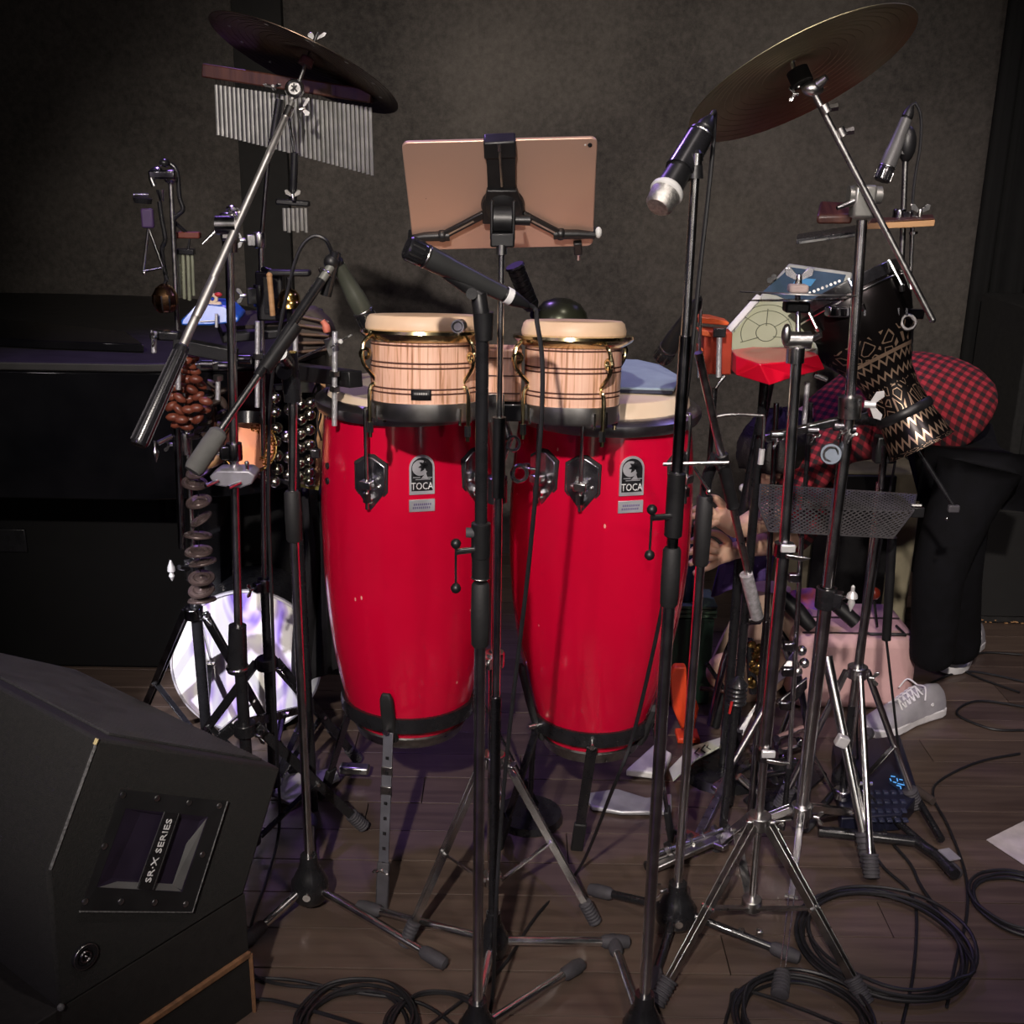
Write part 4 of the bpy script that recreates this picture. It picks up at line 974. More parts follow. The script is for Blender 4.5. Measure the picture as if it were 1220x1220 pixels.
# small chime set below
sm = thing('small_chime_set', 'small black holder with six short chimes below the long row', 'chimes', at(350, 240, 2.3))
arm(sm, 'black_arm', BLM, at(351, 182, 2.30), at(349, 238, 2.30), .0075)
MB().bar(at(329, 240, 2.3), at(369, 243, 2.3), .018, .011).build('holder', BLK, sm, bevel=.003)
wing(sm, at(349, 235, 2.28), (0, 0, 1), (1, 0, 0), .011)
for i in range(6):
    X = 338.5 + 5.1 * i; MB().cyl(at(X, 248, 2.3), at(X + 1, 275 + (i % 2) * 2, 2.3), .0035, .0035, 8).build('chime_bar', ALM, sm)
arm(sm, 'support_rod', DCH, at(351, 182, 2.30), at(342, 128, 2.33), .0035)

# --- leftmost stand with triangle, cage bell and hanging tubes
s1 = thing('percussion_stand', 'leftmost thin stand with a bunch of chrome clamps at its top', 'stand', (at(236, 800, 2.5).x, 2.5, 0))
yl = 2.5; gx = at(236, 800, yl).x
arm(s1, 'upper_rod', STEEL, at(203, 205, yl), at(212, 400, yl), .0055)
arm(s1, 'middle_pole', CH, at(217, 400, yl), at(233, 722, yl), .0075)
arm(s1, 'lower_pole', BLM, at(233, 720, yl), V((gx + .01, yl, .08)), .0135)
arm(s1, 'side_rod', DCH, at(211, 500, yl - .03), at(217, 653, yl - .03), .0085)
for (px_, py_, s_) in ((187, 206, .020), (203, 213, .017), (196, 194, .014)):
    c_ = at(px_, py_, yl - .01); q = MB().sphere(c_, s_ * .8, 12, (1, 1, .8)).build('clamp_knuckle', CH if px_ != 196 else BLM, s1)
MB().bar(at(178, 208, yl - .02), at(210, 208, yl - .02), .022, .018).build('clamp_bar', DCH, s1, bevel=.004)
arm(s1, 'wing_handle', CH, at(159, 232, yl - .03), at(177, 232, yl - .03), .0035); arm(s1, 'clamp_tongue', CH, at(180, 212, yl - .03), at(184, 222, yl - .03), .006)
arm(s1, 'drop_leg', CH, at(191, 226, yl - .02), at(193, 240, yl - .02), .009, .004)
b = MB().cyl(at(170, 242, yl - .02), at(170, 236, yl - .02), .018, .02, 16).build('round_cap', BLM, s1)
T(s1, 'dangling_strap', BLM, spline([at(203, 195, yl), at(211, 205, yl), at(214, 235, yl), at(218, 250, yl), at(207, 262, yl), at(208, 285, yl)], 4), .005)
T(s1, 'dangling_strap', BLM, spline([at(190, 240, yl), at(193, 262, yl), at(197, 285, yl), at(193, 300, yl), at(199, 335, yl)], 4), .005)
clamp(s1, at(221, 528, yl), (0, 0, 1), .0078, (-1, -.4, 0), .05)
arm(s1, 'clamp_lever', CH, at(188, 528, yl - .05), at(205, 520, yl - .03), .006)
MB().lathe(at(186, 549, yl - .05), (0, 0, 1), [(.001, -.004), (.004, .004), (.009, .016), (.008, .022), (.003, .03), (.0035, .045)], 10, True, True).build('wing_screw', CH, s1)
MB().lathe(at(205, 690, yl - .06), (0, 0, 1), [(.001, -.004), (.007, .008), (.004, .016), (.009, .02), (.008, .03), (.002, .046)], 10, True, True).build('shiny_wing_screw', mat('polished_screw', (.9, .9, .9), .3, .5), s1)
MB().cyl(at(213, 676, yl - .05), at(231, 678, yl), .006).build('screw_shaft', BLM, s1)
clamp(s1, at(234, 678, yl), (0, 0, 1), .008, (-1, -.4, 0), .06, BLM, False)
tripod(s1, (gx, yl), zpx(233, 730, yl), .10, [onz(158, 880, .012), onz(350, 920, .012), V((gx - .05, yl + .35, .012))], wd=.018, m=DCH, m2=BLM, wing_=True)
tri = thing('triangle', 'small steel triangle hanging at the far left above the brass cage bell', 'triangle', at(177, 300, yl - .04))
T(tri, 'beater_rod', CH, [at(177, 272, yl - .04), at(171, 322, yl - .04)], .0033); T(tri, 'rod', DCH, [at(171, 323, yl - .04), at(193, 319, yl - .04)], .003); T(tri, 'rod', DCH, [at(178, 274, yl - .04), at(194, 318, yl - .04)], .003)
MB().sphere(at(172, 325, yl - .04), .005, 10).build('corner', CH, tri)
MB().box(at(176, 260, yl - .04), (.026, .012, .04)).build('violet_box', mat('violet_box', (.06, .03, .10), .6), tri, bevel=.004)  # small dark violet box above the triangle
bl = thing('cage_bell', 'brass bell with claw-like slits beside the triangle', 'bell', at(198, 352, yl - .05))
cb_ = at(198, 372, yl - .05); pr = [(.014, .0), (.022, .006), (.0265, .022), (.026, .038), (.018, .052), (.006, .060), (.0001, .061)]
MB().lathe(cb_, (0, 0, 1), [(r * .93, h) for r, h in pr[1:]], 28).build('inner_dark', BLM, bl)
for i in range(10):
    a_ = 2 * pi * i / 10; e = V((cos(a_), sin(a_), 0)); rows = []
    for r, h in pr[:4]:
        P = cb_ + V((0, 0, h)); tt = V((-e.y, e.x, 0)) * r * .24; rows.append([P + e * r - tt, P + e * r + tt, P + e * (r - .0015) + tt, P + e * (r - .0015) - tt])
    MB().grid(rows).build('claw', mat('antique_brass', (.6, .33, .16), .22, 1.0, (.3, .16, .08), 30), bl)
MB().lathe(cb_, (0, 0, 1), pr[3:], 28).build('crown', MATS['antique_brass'], bl)
T(bl, 'hanger', BLM, [cb_ + V((0, 0, .058)), at(199, 333, yl - .05)], .004)
tu = thing('tube_chime', 'pale hanging tubes behind the bright boom arm, above the blue block', 'chimes', at(225, 305, yl + .03))
for i, (X, r, y0_, y1_) in enumerate(((208, .0042, 268, 345), (213, .0035, 300, 352), (218, .004, 300, 356), (224, .0042, 302, 358), (229, .0035, 302, 352))):
    MB().cyl(at(X, y0_, yl + .03), at(X + 2, y1_, yl + .03), r, r, 10).build('tube', mat('pale_green_glass_tube', (.36, .38, .28), .25, .4), tu)
MB().bar(at(206, 299, yl + .03), at(232, 300, yl + .03), .02, .012).build('top_plate', BLM, tu, bevel=.002)
MB().box(at(225, 280, yl + .03), (.05, .02, .014)).build('red_clamp', mat('rust_red', (.16, .035, .02), .6), tu, bevel=.003)
T(tu, 'cord', CAB, [at(226, 285, yl + .03), at(224, 299, yl + .03)], .0025)
arm(tu, 'hook_arm', BLM, at(225, 280, yl + .03), at(205, 262, yl + .01), .004)

# --- rack bars with zinc rods
rk = thing('percussion_rack', 'black rack bars with threaded zinc rods left of the left conga', 'rack', at(300, 425, 2.32))
yr = 2.32
MB().bar(at(208, 410, yr), at(282, 424, yr), .03, .028).build('rack_bar', BLK, rk, bevel=.002)
MB().bar(at(270, 428, yr), at(345, 432, yr), .026, .024).build('rack_bar', BLK, rk, bevel=.002)
MB().bar(at(340, 440, yr), at(424, 452, yr - .25), .028, .030).build('rack_bar', BLK, rk, bevel=.002)
MB().bar(at(180, 398, yr), at(215, 400, yr), .03, .02).build('rack_bar', BLM, rk, bevel=.004)
for X, a_, b_ in ((307, 383, 485), (213, 424, 464), (260, 450, 476), (399, 395, 507), (352, 392, 498), (184, 395, 420)):
    o = MB().cyl(at(X, a_, yr - .03 if X != 399 else yr - .24), at(X - .5, b_, yr - .03 if X != 399 else yr - .24), .0052, .0052, 10).build('threaded_rod', THREAD, rk)
for X, Y_ in ((307, 424), (399, 463), (213, 426), (260, 450), (399, 445)):
    MB().cyl(at(X, Y_ + 3, yr - .03 if X != 399 else yr - .24), at(X, Y_ - 3, yr - .03 if X != 399 else yr - .24), .0105, .0105, 6).build('hex_nut', STEEL, rk)
for (X, Y_) in ((247, 434), (268, 436), (292, 428), (322, 432)):
    c_ = at(X, Y_, yr - .05); MB().cyl(c_ - V((.012, 0, 0)), c_ + V((.012, 0, 0)), .009).build('joint', DCH, rk)
arm(rk, 'bent_rod', CH, at(233, 434, yr - .05), at(262, 432, yr - .05), .003)
wing(rk, at(405, 407, yr - .25), (.3, -1, .2), (1, 0, .6), .016, STEEL); wing(rk, at(184, 402, yr - .04), (0, -1, 0), (0, 0, 1), .012)
MB().prism([at(385, 405, yr - .22), at(400, 400, yr - .22), at(404, 418, yr - .22), at(392, 425, yr - .22)], (0, .01, 0)).build('bracket_plate', STEEL, rk, bevel=.001)
arm(rk, 'stay', STEEL, at(355, 428, yr - .1), at(390, 412, yr - .2), .0025)
arm(rk, 'rack_leg', BLM, at(345, 432, yr + .02), V((at(345, 432, yr + .02).x + .01, yr + .03, .0)), .009)
# dark trays / pads sitting on the rack
tray = thing('black_pad_tray', 'dark flat tray on the rack beneath the brass bells', 'tray', at(310, 405, 2.42))
MB().prism([at(255, 382, 2.5), at(385, 378, 2.5), at(395, 398, 2.36), at(265, 410, 2.36)], (0, 0, .02)).build('tray_body', BLK, tray, bevel=.004)
MB().prism([at(262, 384, 2.49), at(380, 381, 2.49), at(386, 394, 2.38), at(272, 403, 2.38)], (0, 0, .024)).build('tray_mat', mat('brown_black_felt', (.03, .022, .018), .9), tray)
nb_ = thing('net_bag', 'brown mesh bag of sticks behind the slanting boom mic', 'bag', at(372, 400, 2.35))
b = MB(); b.prism([at(352, 372, 2.34), at(370, 366, 2.34), at(392, 385, 2.34), at(398, 405, 2.34), at(388, 420, 2.34), at(352, 425, 2.34)], (0, .06, 0)); b.build('mesh_body', mat('brown_mesh', (.05, .035, .028), .7), nb_, bevel=.012)
for q in range(5): arm(nb_, 'stick', mat('dark_brown_stick', (.12, .07, .045), .5), at(352, 376 + 11 * q, 2.33), at(392, 384 + 8 * q, 2.32), .003)
T(nb_, 'red_tip', mat('salmon_red', (.7, .2, .13), .5), spline([at(384, 382, 2.31), at(388, 388, 2.31), at(390, 396, 2.31)], 4), [.006] * 4 + [.008] * 4 + [.006])
# blue block and small figurine
bb_ = thing('blue_block', 'bright blue flat percussion block on the left rack', 'block', at(250, 378, yr))
BL_ = mat('blue_plastic', (.02, .13, .62), .35, 0, (.02, .1, .5), 6, coat=.3)
MB().prism([at(215, 382, yr), at(232, 366, yr), at(240, 362, yr + .02), at(268, 364, yr + .02), at(284, 378, yr), at(284, 384, yr), at(250, 388, yr), at(216, 388, yr)], (0, .07, .005)).build('block_body', BL_, bb_, bevel=.004)
MB().bar(at(238, 383, yr - .003), at(256, 382, yr - .003), .002, .002).build('slot_edge', WHT, bb_)
MB().cyl(at(258, 390, yr - .01), at(258, 374, yr - .01), .0035).build('mount_rod', THREAD, bb_)
fg = thing('small_figurine', 'tiny cream and red shell figurine on the blue block', 'figurine', at(257, 360, yr + .03))
CRM = mat('cream_ceramic', (.7, .55, .42), .5)
T(fg, 'curled_body', CRM, spline([at(243, 363, yr + .03), at(256, 363, yr + .03), at(264, 362, yr + .03)], 4), [.004, .006, .007, .007, .007, .006, .006, .005, .003])
MB().torus(at(253, 356, yr + .03), -_f, .008, .004, 20, 8).build('shell', CRM, fg)
MB().sphere(at(260, 351, yr + .03), .006, 10, (1.4, .8, .8)).build('red_cap', mat('figurine_red', (.5, .03, .03), .4), fg)
# brass bell pair
bp_ = thing('brass_bell', 'shiny round brass bells near the top of the left rack', 'bell', at(344, 360, 2.34))
cB_ = at(345, 366, 2.34)
MB().lathe(cB_, (0, 0, 1), [(.026, 0), (.025, .006), (.020, .016), (.008, .022), (.0001, .023)], 28, True).build('lower_dome', BRASS, bp_)
MB().lathe(cB_ + V((0, 0, .016)), (0, 0, 1), [(.022, 0), (.021, .008), (.015, .017), (.005, .021), (.0001, .022)], 28, True).build('upper_dome', BRASS, bp_)
MB().cyl(cB_ + V((0, 0, .038)), cB_ + V((0, 0, .06)), .005, .004).build('stem', DCH, bp_)
MB().box(at(345, 325, 2.34), (.085, .03, .012)).build('hanging_block', BLK, bp_, bevel=.004)
arm(bp_, 'hanger', CAB, cB_ + V((0, 0, .05)), at(345, 326, 2.34), .0015)
arm(bp_, 'side_rod', BLM, at(330, 326, 2.34), at(312, 320, 2.36), .006)
arm(bp_, 'mount', BLM, cB_, at(345, 384, 2.36), .006)
ws = thing('wood_stick', 'short pale wooden stick upright left of the brass bells', 'stick', at(322, 350, 2.3))
arm(ws, 'shaft', WOODT, at(321, 329, 2.30), at(325, 376, 2.30), .0055, .0055); MB().sphere(at(321, 328, 2.30), .0062, 10).build('tip', WOODT, ws)
bkb = thing('black_bell_block', 'tall black block behind the pale wooden stick', 'block', at(322, 350, 2.36))
MB().box(at(323, 352, 2.37), (.055, .04, .10)).build('block_body', BLK, bkb, bevel=.004); MB().box(at(323, 352, 2.348), (.03, .004, .075)).build('front_slot', BLM, bkb, bevel=.001)

# --- red-brown seed shaker
NUT = mat('red_brown_seed', (.20, .055, .03), .38, 0, (.10, .025, .015), 25, coat=.2)
seedo = thing('seed_shaker', 'bunch of red-brown nut shells hanging left of the copper drum', 'shaker', at(222, 440, 2.36))
T(seedo, 'hanging_cord', WOODD, [at(228, 424, 2.38), at(224, 505, 2.38)], .008)
nutm = None
spots = [(226, 434), (219, 440), (231, 442), (212, 450), (222, 452), (233, 452), (207, 461), (217, 462), (228, 464), (239, 458), (205, 472), (214, 474), (225, 476), (236, 472), (245, 478), (204, 484), (213, 488), (224, 488), (234, 486), (243, 488), (206, 497), (216, 500), (226, 500), (236, 499), (211, 505), (222, 508), (221, 430), (229, 428)]
for (X, Y_) in spots:
    c_ = at(X, Y_, 2.34 + random.uniform(-.02, .02)); R_ = Matrix.Rotation(random.uniform(-.9, .9), 3, 'Y') @ Matrix.Rotation(random.uniform(-.6, .6), 3, 'X')
    MB().sphere(c_, .0125, 10, (1.25, .8, .72), R_).build('nut_shell', NUT, seedo)
dks = thing('dark_pod_shaker', 'bunch of dark brown pods between the red-brown nuts and the copper drum', 'shaker', at(255, 490, 2.42))
T(dks, 'hanging_cord', WOODD, [at(255, 455, 2.43), at(255, 520, 2.43)], .006)
for (X, Y_) in [(244, 462), (254, 458), (262, 466), (247, 474), (258, 478), (266, 480), (250, 490), (262, 494), (244, 504), (254, 506), (264, 508), (238, 512), (248, 520), (258, 522), (232, 520)]:
    c_ = at(X, Y_, 2.42 + random.uniform(-.02, .02)); R_ = Matrix.Rotation(random.uniform(-1.3, 1.3), 3, 'Y')
    MB().sphere(c_, .013, 8, (1.3, .7, .6), R_).build('pod', mat('dark_pod', (.06, .04, .032), .45, 0, (.02, .014, .012), 30), dks)
# --- copper drum / tambourine with sequins
cd_ = thing('copper_tambourine', 'round copper-faced drum with a gold sequin edge left of the mic stand', 'tambourine', at(298, 532, 2.36))
cc_ = at(297, 532, 2.36); nn_ = camdir(.25, .1, 1)
R0 = pm(32, cc_)
MB().lathe(cc_, nn_, [(R0 * .96, -.04), (R0, -.035), (R0, .0), (R0 * .97, .004), (R0 * .9, .002)], 40, True).build('frame', WOODD, cd_)
MB().lathe(cc_, nn_, [(R0 * .92, .001), (R0 * .5, .003), (.0001, .004)], 40).build('copper_face', COPPER, cd_)
x_, y2_, _ = frame(nn_); sq = MB()
for i in range(260):
    a_ = random.uniform(-.9, 1.5); q = random.uniform(.58, 1.0); e = _r * cos(a_) + _u * sin(a_); e = (e - nn_ * e.dot(nn_)).normalized()
    c_ = cc_ + e * R0 * q + nn_ * .005; sq.sphere(c_, .0022, 4, (1, 1, .6))
tag(sq.build('gold_sequins', mat('gold_sequin', (.85, .65, .25), .25, 1.0), cd_), None, None, None, 'stuff')
MB().torus(cc_ + nn_ * .003, nn_, R0 * .99, .0022, 40, 6).build('edge_bead', BRASS, cd_)
MB().cyl(cc_ + _u * .045 + nn_ * .02, cc_ + _u * .07 + nn_ * .02, .03, .028, 20).build('black_knob', BLM, cd_)
arm(cd_, 'mount_rod', DCH, cc_ - nn_ * .02, at(262, 528, 2.40), .006)
sh_ = thing('tan_shell_piece', 'tan wooden egg-shaped piece below the dark pods', 'shaker', at(254, 547, 2.38))
MB().sphere(at(255, 548, 2.38), .03, 14, (1.2, .5, .5), Matrix.Rotation(-.5, 3, 'Y')).build('egg_body', WOODT, sh_); MB().cyl(at(240, 556, 2.38), at(234, 560, 2.38), .008, .006).build('stub', WOODT, sh_)
# --- jingle bells
jb = thing('bell_tree', 'columns of silver jingle bells on a frame beside the left conga', 'bells', at(355, 520, 2.40))
SB = mat('silver_jingle_bell', (.72, .70, .62), .2, 1.0, (.4, .38, .3), 30)
MB().bar(at(325, 462, 2.43), at(326, 575, 2.43), .008, .008).build('upright', BLM, jb); MB().bar(at(385, 455, 2.42), at(378, 578, 2.42), .008, .012).build('upright', WOODT, jb)
MB().bar(at(304, 565, 2.42), at(326, 574, 2.42), .008, .008).build('bottom_bar', WOODT, jb); MB().bar(at(352, 576, 2.41), at(380, 581, 2.41), .014, .008).build('bottom_bar', mat('green_gold_bar', (.45, .42, .12), .4, .4), jb)
MB().bar(at(322, 570, 2.44), at(356, 578, 2.43), .008, .008).build('bottom_bar', BLM, jb)
MB().bar(at(322, 462, 2.44), at(386, 456, 2.43), .01, .012).build('top_bar', BLM, jb)
MB().prism([at(352, 452, 2.38), at(374, 452, 2.38), at(376, 468, 2.38), at(352, 468, 2.38)], (0, .02, 0)).build('clear_block', mat('pale_grey_green_plastic', (.4, .42, .36), .2), jb, bevel=.002)
for X, ys in ((329, (474, 491, 510, 526, 543, 559, 574)), (357, (482, 500, 517, 534, 552, 568)), (370, (480, 494, 512, 530, 548, 562, 573)), (343, (488, 520, 545, 566))):
    for Y_ in ys:
        c_ = at(X + random.uniform(-2, 2), Y_, 2.39 + (.03 if X == 343 else 0)); o = MB().sphere(c_, .0135, 12, (1, 1, .95)).build('jingle_bell', SB, jb)
        MB().bar(c_ + V((-.008, -.0105, 0)), c_ + V((.008, -.0105, 0)), .005, .0016, (0, 0, 1)).build('bell_slot', BLM, o)
jb2 = thing('tangled_chain', 'thin dark cords and small silver bells hanging against the left conga', 'cord', at(378, 480, 2.34))
T(jb2, 'cord', CAB, spline([at(372, 470, 2.35), at(380, 455, 2.33), at(383, 490, 2.33), at(376, 520, 2.34), at(380, 540, 2.34)], 5), .0022)
T(jb2, 'cord', mat('brown_cord', (.05, .035, .03), .7), spline([at(386, 470, 2.33), at(378, 500, 2.33), at(383, 525, 2.33)], 5), .0022)
MB().box(at(376, 540, 2.34), (.022, .012, .02)).build('silver_tag', STEEL, jb2, bevel=.003)
# --- silver bracket plate
kb = thing('multi_clamp', 'pale metal multi-clamp plate with wing bolts on the second pole from left', 'clamp', at(280, 572, y_))
MB().prism([at(249, 568, y_ - .03), at(258, 561, y_ - .03), at(296, 561, y_ - .03), at(304, 567, y_ - .03), at(300, 577, y_ - .03), at(286, 582, y_ - .03), at(256, 579, y_ - .03)], (0, .05, 0)).build('plate', mat('cast_pale_metal', (.42, .41, .46), .4, .6), kb, bevel=.003)
for X, Yy in ((253, 576), (280, 578)): arm(kb, 'wing_bolt', CH, at(X - 8, Yy + 3, y_ - .06), at(X + 6, Yy - 3, y_ - .035), .004)
clamp(kb, at(279, 538, y_), (0, 0, 1), .009, (-.8, -.4, 0), .035, DCH)
MB().cyl(at(295, 568, y_ - .02), at(294, 552, y_ - .02), .0035).build('pin', CH, kb); MB().sphere(at(294, 552, y_ - .02), .005, 8).build('pin_head', CH, kb)
# --- strung discs
DSC = mat('dusty_mauve_disc', (.13, .092, .085), .34, .3, (.07, .05, .048), 30)
dc = thing('disc_string', 'string of spiral brown metal discs hanging down the leftmost pole', 'percussion string', at(237, 560, 2.45))
T(dc, 'cord', CAB, spline([at(238, 548, 2.46), at(236, 620, 2.46), at(240, 716, 2.46)], 6), .0015)
for (X, Yy, hh_, tl, r_) in ((236, 563, .55, -.15, 15), (232, 576, .5, .25, 16), (237, 598, .55, -.1, 16), (240, 619, .45, -.55, 15), (236, 639, .22, .1, 16), (237, 658, .4, 0, 16), (242, 671, .25, -.15, 16), (240, 689, .55, .1, 16), (240, 703, .6, -.05, 16), (241, 716, .18, -.05, 16)):
    c_ = at(X, Yy, 2.44); n_ = camdir(-sin(-tl) * sqrt(1 - hh_ ** 2), cos(tl) * sqrt(1 - hh_ ** 2), hh_); R_ = pm(r_, c_)
    o = MB().lathe(c_, n_, [(R_, 0), (R_ * .96, .003), (R_ * .8, .001), (R_ * .62, .003), (R_ * .45, .001), (R_ * .3, .004), (.0001, .006)], 28).build('disc', DSC, dc)
    so = o.modifiers.new('s', 'SOLIDIFY'); so.thickness = .0025
    MB().torus(c_ + n_ * .003, n_, R_ * .62, .0013, 24, 5).build('spiral_ridge', DSC, o)

# ================================================================== WHITE-HEADED DRUM LOW LEFT
wd_ = thing('floor_drum', 'round drum with white head, violet light painted into its colour, behind the left stands', 'drum', onz(295, 890))
cD = at(294, 792, 2.78); cD = at(294, 790, 2.72); RD = pm(89, cD); cD.z = RD + .006; nD = V((.1, -1, .12)).normalized()
MB().lathe(cD, nD, [(RD * .97, -.30), (RD * .97, -.01)], 56, True).build('shell', BLM, wd_)
MB().lathe(cD, nD, [(RD * 1.0, -.012), (RD * 1.0, .003), (RD * .975, .006), (RD * .965, .0)], 56).build('hoop', mat('white_hoop', (.6, .58, .62), .5), wd_)
MB().lathe(cD, nD, [(RD * .966, .001), (RD * .5, .002), (.0001, .002)], 56).build('drumhead', painted_light_head(), wd_)
def brushmark(pts, r, m, nm):
    rows = []
# black cloth hanging behind left conga
clo = MB(); rows = []
for i in range(15):
    q = i / 14; yy = 578 + q * 222; xl = 352 + 4 * q + 6 * sin(q * 5); xr = 412
    row = []
    for j in range(16):
        u_ = j / 15; P = at(xl + (xr - xl) * u_, yy + 10 * sin(u_ * 3.0 + 1) * q, 2.52 + .018 * sin(u_ * 17 + q * 2) + .01 * sin(u_ * 7 - q * 4)); row.append(P)
    rows.append(row)
o = clo.grid(rows, False).build('black_jacket', mat('black_cloth', (.012, .011, .015), .9, 0, None, 40, .2)); so = o.modifiers.new('s', 'SOLIDIFY'); so.thickness = .006
tag(origin(o, at(385, 590, 2.52)), 'black cloth garment hanging between the white-headed drum and left conga', 'cloth')
# hook it on the rack
# low pedal-like pale boards at left
pb_ = thing('foot_pedal', 'pale foot pedal on the floor behind the left mic stand', 'pedal', onz(350, 935))
PALE = mat('pale_grey_board', (.45, .45, .4), .5)
P_ = [onz(322, 928, .012), onz(400, 918, .012), onz(405, 930, .012), onz(345, 960, .012), onz(325, 950, .012)]
MB().prism(P_, (0, 0, .008)).build('base_plate', PALE, pb_, bevel=.002)
MB().prism([onz(325, 897, .06), onz(372, 896, .05), onz(372, 912, .03), onz(325, 914, .05)], (0, 0, .006)).build('footboard', PALE, pb_, bevel=.002)
MB().bar(onz(405, 915, .03), onz(440, 917, .03), .03, .02).build('toe_block', STEEL, pb_, bevel=.005)
MB().bar(onz(325, 945, .02), onz(325, 905, .05), .012, .03).build('side_post', STEEL, pb_, bevel=.002); MB().bar(onz(372, 940, .02), onz(372, 905, .04), .012, .03).build('side_post', STEEL, pb_, bevel=.002)

# ================================================================== LEFT BOOM MICROPHONE STAND
r4 = thing('boom_stand', 'boom microphone stand left of the left conga with grey foam weight', 'stand', onz(371, 1092))
y4 = onz(371, 1092).y + .03; x4 = onz(371, 1092).x - .006; r4.location = (x4, y4, 0)
z = lambda yy: zpx(360, yy, y4)
vpole(r4, x4, y4, .07, z(640), .0085, CH, 'lower_pole')
grip(r4, (x4, y4, z(645)), (x4, y4, z(585)), .0145)
xt = at(346, 480, y4).x
arm(r4, 'middle_tube', CH, V((x4, y4, z(590))), V((xt + .005, y4, z(475))), .0075)
arm(r4, 'upper_tube', BLM, V((xt + .005, y4, z(478))), V((xt, y4, z(420))), .016)
MB().cyl((xt - .004, y4 - .026, z(440)), (xt - .004, y4 + .01, z(440)), .014, .014, 18).build('tilt_knob', BLK, r4)
cast_base(r4, x4, y4, .02, .125, .038, [onz(292, 1122, .014), onz(527, 1147, .014), V((x4 - .05, y4 + .3, .014))])
bq0, bq1 = at(398, 312, 1.98), at(263, 512, 1.80); bdq = (bq1 - bq0).normalized(); L_ = (bq1 - bq0).length
arm(r4, 'boom_tip', mat('grey_sleeve', (.3, .31, .28), .4, .5), bq0 - bdq * .0, bq0 + bdq * .04, .0075)
MB().torus(at(387, 325, 1.97), bdq, .0115, .0018, 20, 6).build('boom_ring', CH, r4)
arm(r4, 'boom_arm', BLM, at(388, 326, 1.97), at(307, 448, 1.86), .0085)
arm(r4, 'boom_sleeve', BLK, at(352, 388, 1.92), at(315, 440, 1.87), .0125)
arm(r4, 'boom_rear_rod', CH, at(308, 447, 1.86), bq1, .0058)
MB().lathe(bq1, bdq, [(.009, 0), (.0155, .006), (.0165, .03), (.0165, .075), (.014, .082)], 18, True, True).build('foam_weight', mat('grey_foam', (.10, .10, .095), .85, 0, None, 40, .2), r4)
arm(r4, 'boom_bracket', BLM, V((xt, y4, z(435))), at(333, 420, 1.89), .013)
mm0, mm1 = at(442, 388, 2.02), at(396, 303, 1.99)
dyn_mic('olive-black microphone slanting down toward the left conga head', mm0, mm1, .0175, False, False, mat('olive_black', (.06, .065, .05), .32))
MB().sphere(at(395, 312, 1.98), .014, 12).build('swivel', BLK, r4)
T(r4, 'curly_clip', BLM, [at(400, 300, 1.98), at(388, 352, 1.98)], .010)
cb = spline([mm1, at(388, 286, 1.98), at(372, 282, 1.98), at(356, 300, 1.98), at(343, 345, 1.98), at(330, 410, 1.98), at(322, 480, 2.0), at(320, 600, 2.0), at(324, 720, 2.0), at(328, 850, 2.02), onz(333, 980, .06), onz(320, 1040, .008), onz(300, 1100, .006), onz(296, 1150, .006), onz(330, 1172, .006), onz(450, 1180, .006)], 7)
tag(origin(MB().tube(cb, .0032, 8).build('microphone_cable', CAB, None), mm1), 'black cable arching over from the left slanting microphone', 'cable')
# ================================================================== RIGHT CYMBAL STAND
rs = thing('cymbal_stand', 'tall boom stand of the big right cymbal with grey collar and white wing nut', 'stand', (at(955, 960, 2.2).x, 2.2, 0))
yR = 2.2; RX = at(968, 900, yR).x; rs.location.x = RX
tp_ = at(1027, 262, yR); mid = at(985, 705, yR)
arm(rs, 'upper_pole', CH, tp_, at(1011, 500, yR), .0105)
arm(rs, 'middle_pole', CH, at(1012, 490, yR), at(984, 715, yR), .0125)
arm(rs, 'lower_pole', CH, mid, V((at(953, 985, yR).x, yR, .10)), .0145)
MB().cyl(at(1012, 497, yR), at(1013, 472, yR), .0225, .0225, 18).build('grey_collar', STEEL, rs)
clamp(rs, at(984, 712, yR), (0, 0, 1), .015, (.9, -.4, 0), .045, BLM, False)
wing(rs, at(1036, 482, yR - .02), (1, -.3, 0), (0, 0, 1), .02, MATS['polished_screw'])
MB().lathe(at(1015, 712, yR - .04), (0, 0, 1), [(.001, -.03), (.008, -.012), (.006, -.004), (.012, .0), (.010, .008), (.004, .014), (.004, .024), (.0001, .028)], 12).build('wing_screw', MATS['polished_screw'], rs)
arm(rs, 'screw_shaft', CH, at(1015, 711, yR - .04), at(1000, 712, yR - .01), .004)
kb_ = at(1028, 240, yR)
MB().box(kb_, (.042, .036, .06)).build('tilter_block', mat('dull_cast_metal', (.3, .3, .28), .4, .7), rs, bevel=.006)
MB().cyl(kb_ + V((-.028, 0, .012)), kb_ + V((.032, 0, .012)), .016, .016, 18).build('tilter_drum', MATS['dull_cast_metal'], rs)
arm(rs, 'side_lever', STEEL, kb_ + V((-.02, -.01, .0)), kb_ + V((-.052, -.02, -.012)), .007, .004)
a0, a1 = at(968, 108, 2.2), at(1111, 381, 2.14)
arm(rs, 'boom_arm', STEEL, a0, a1, .0062)
MB().sphere(a1, .0066, 10).build('arm_tip', STEEL, rs)
adr = (a1 - a0).normalized()
for q in ((983, 130), (1002, 158)):
    c_ = at(q[0], q[1], 2.19); cc3 = MB().cyl(c_ - adr * .008, c_ + adr * .008, .0095).build('arm_collar', STEEL, rs); MB().cyl(c_, c_ + _r * .022 + _u * .004, .006, .008, 6).build('thumb_screw', CH, cc3)
MB().sphere(at(968, 106, 2.2), .017, 14, (1.2, .9, .8)).build('cymbal_tilter', STEEL, rs); arm(rs, 'tilter_wing', STEEL, at(975, 100, 2.19), at(985, 92, 2.18), .010, .006)
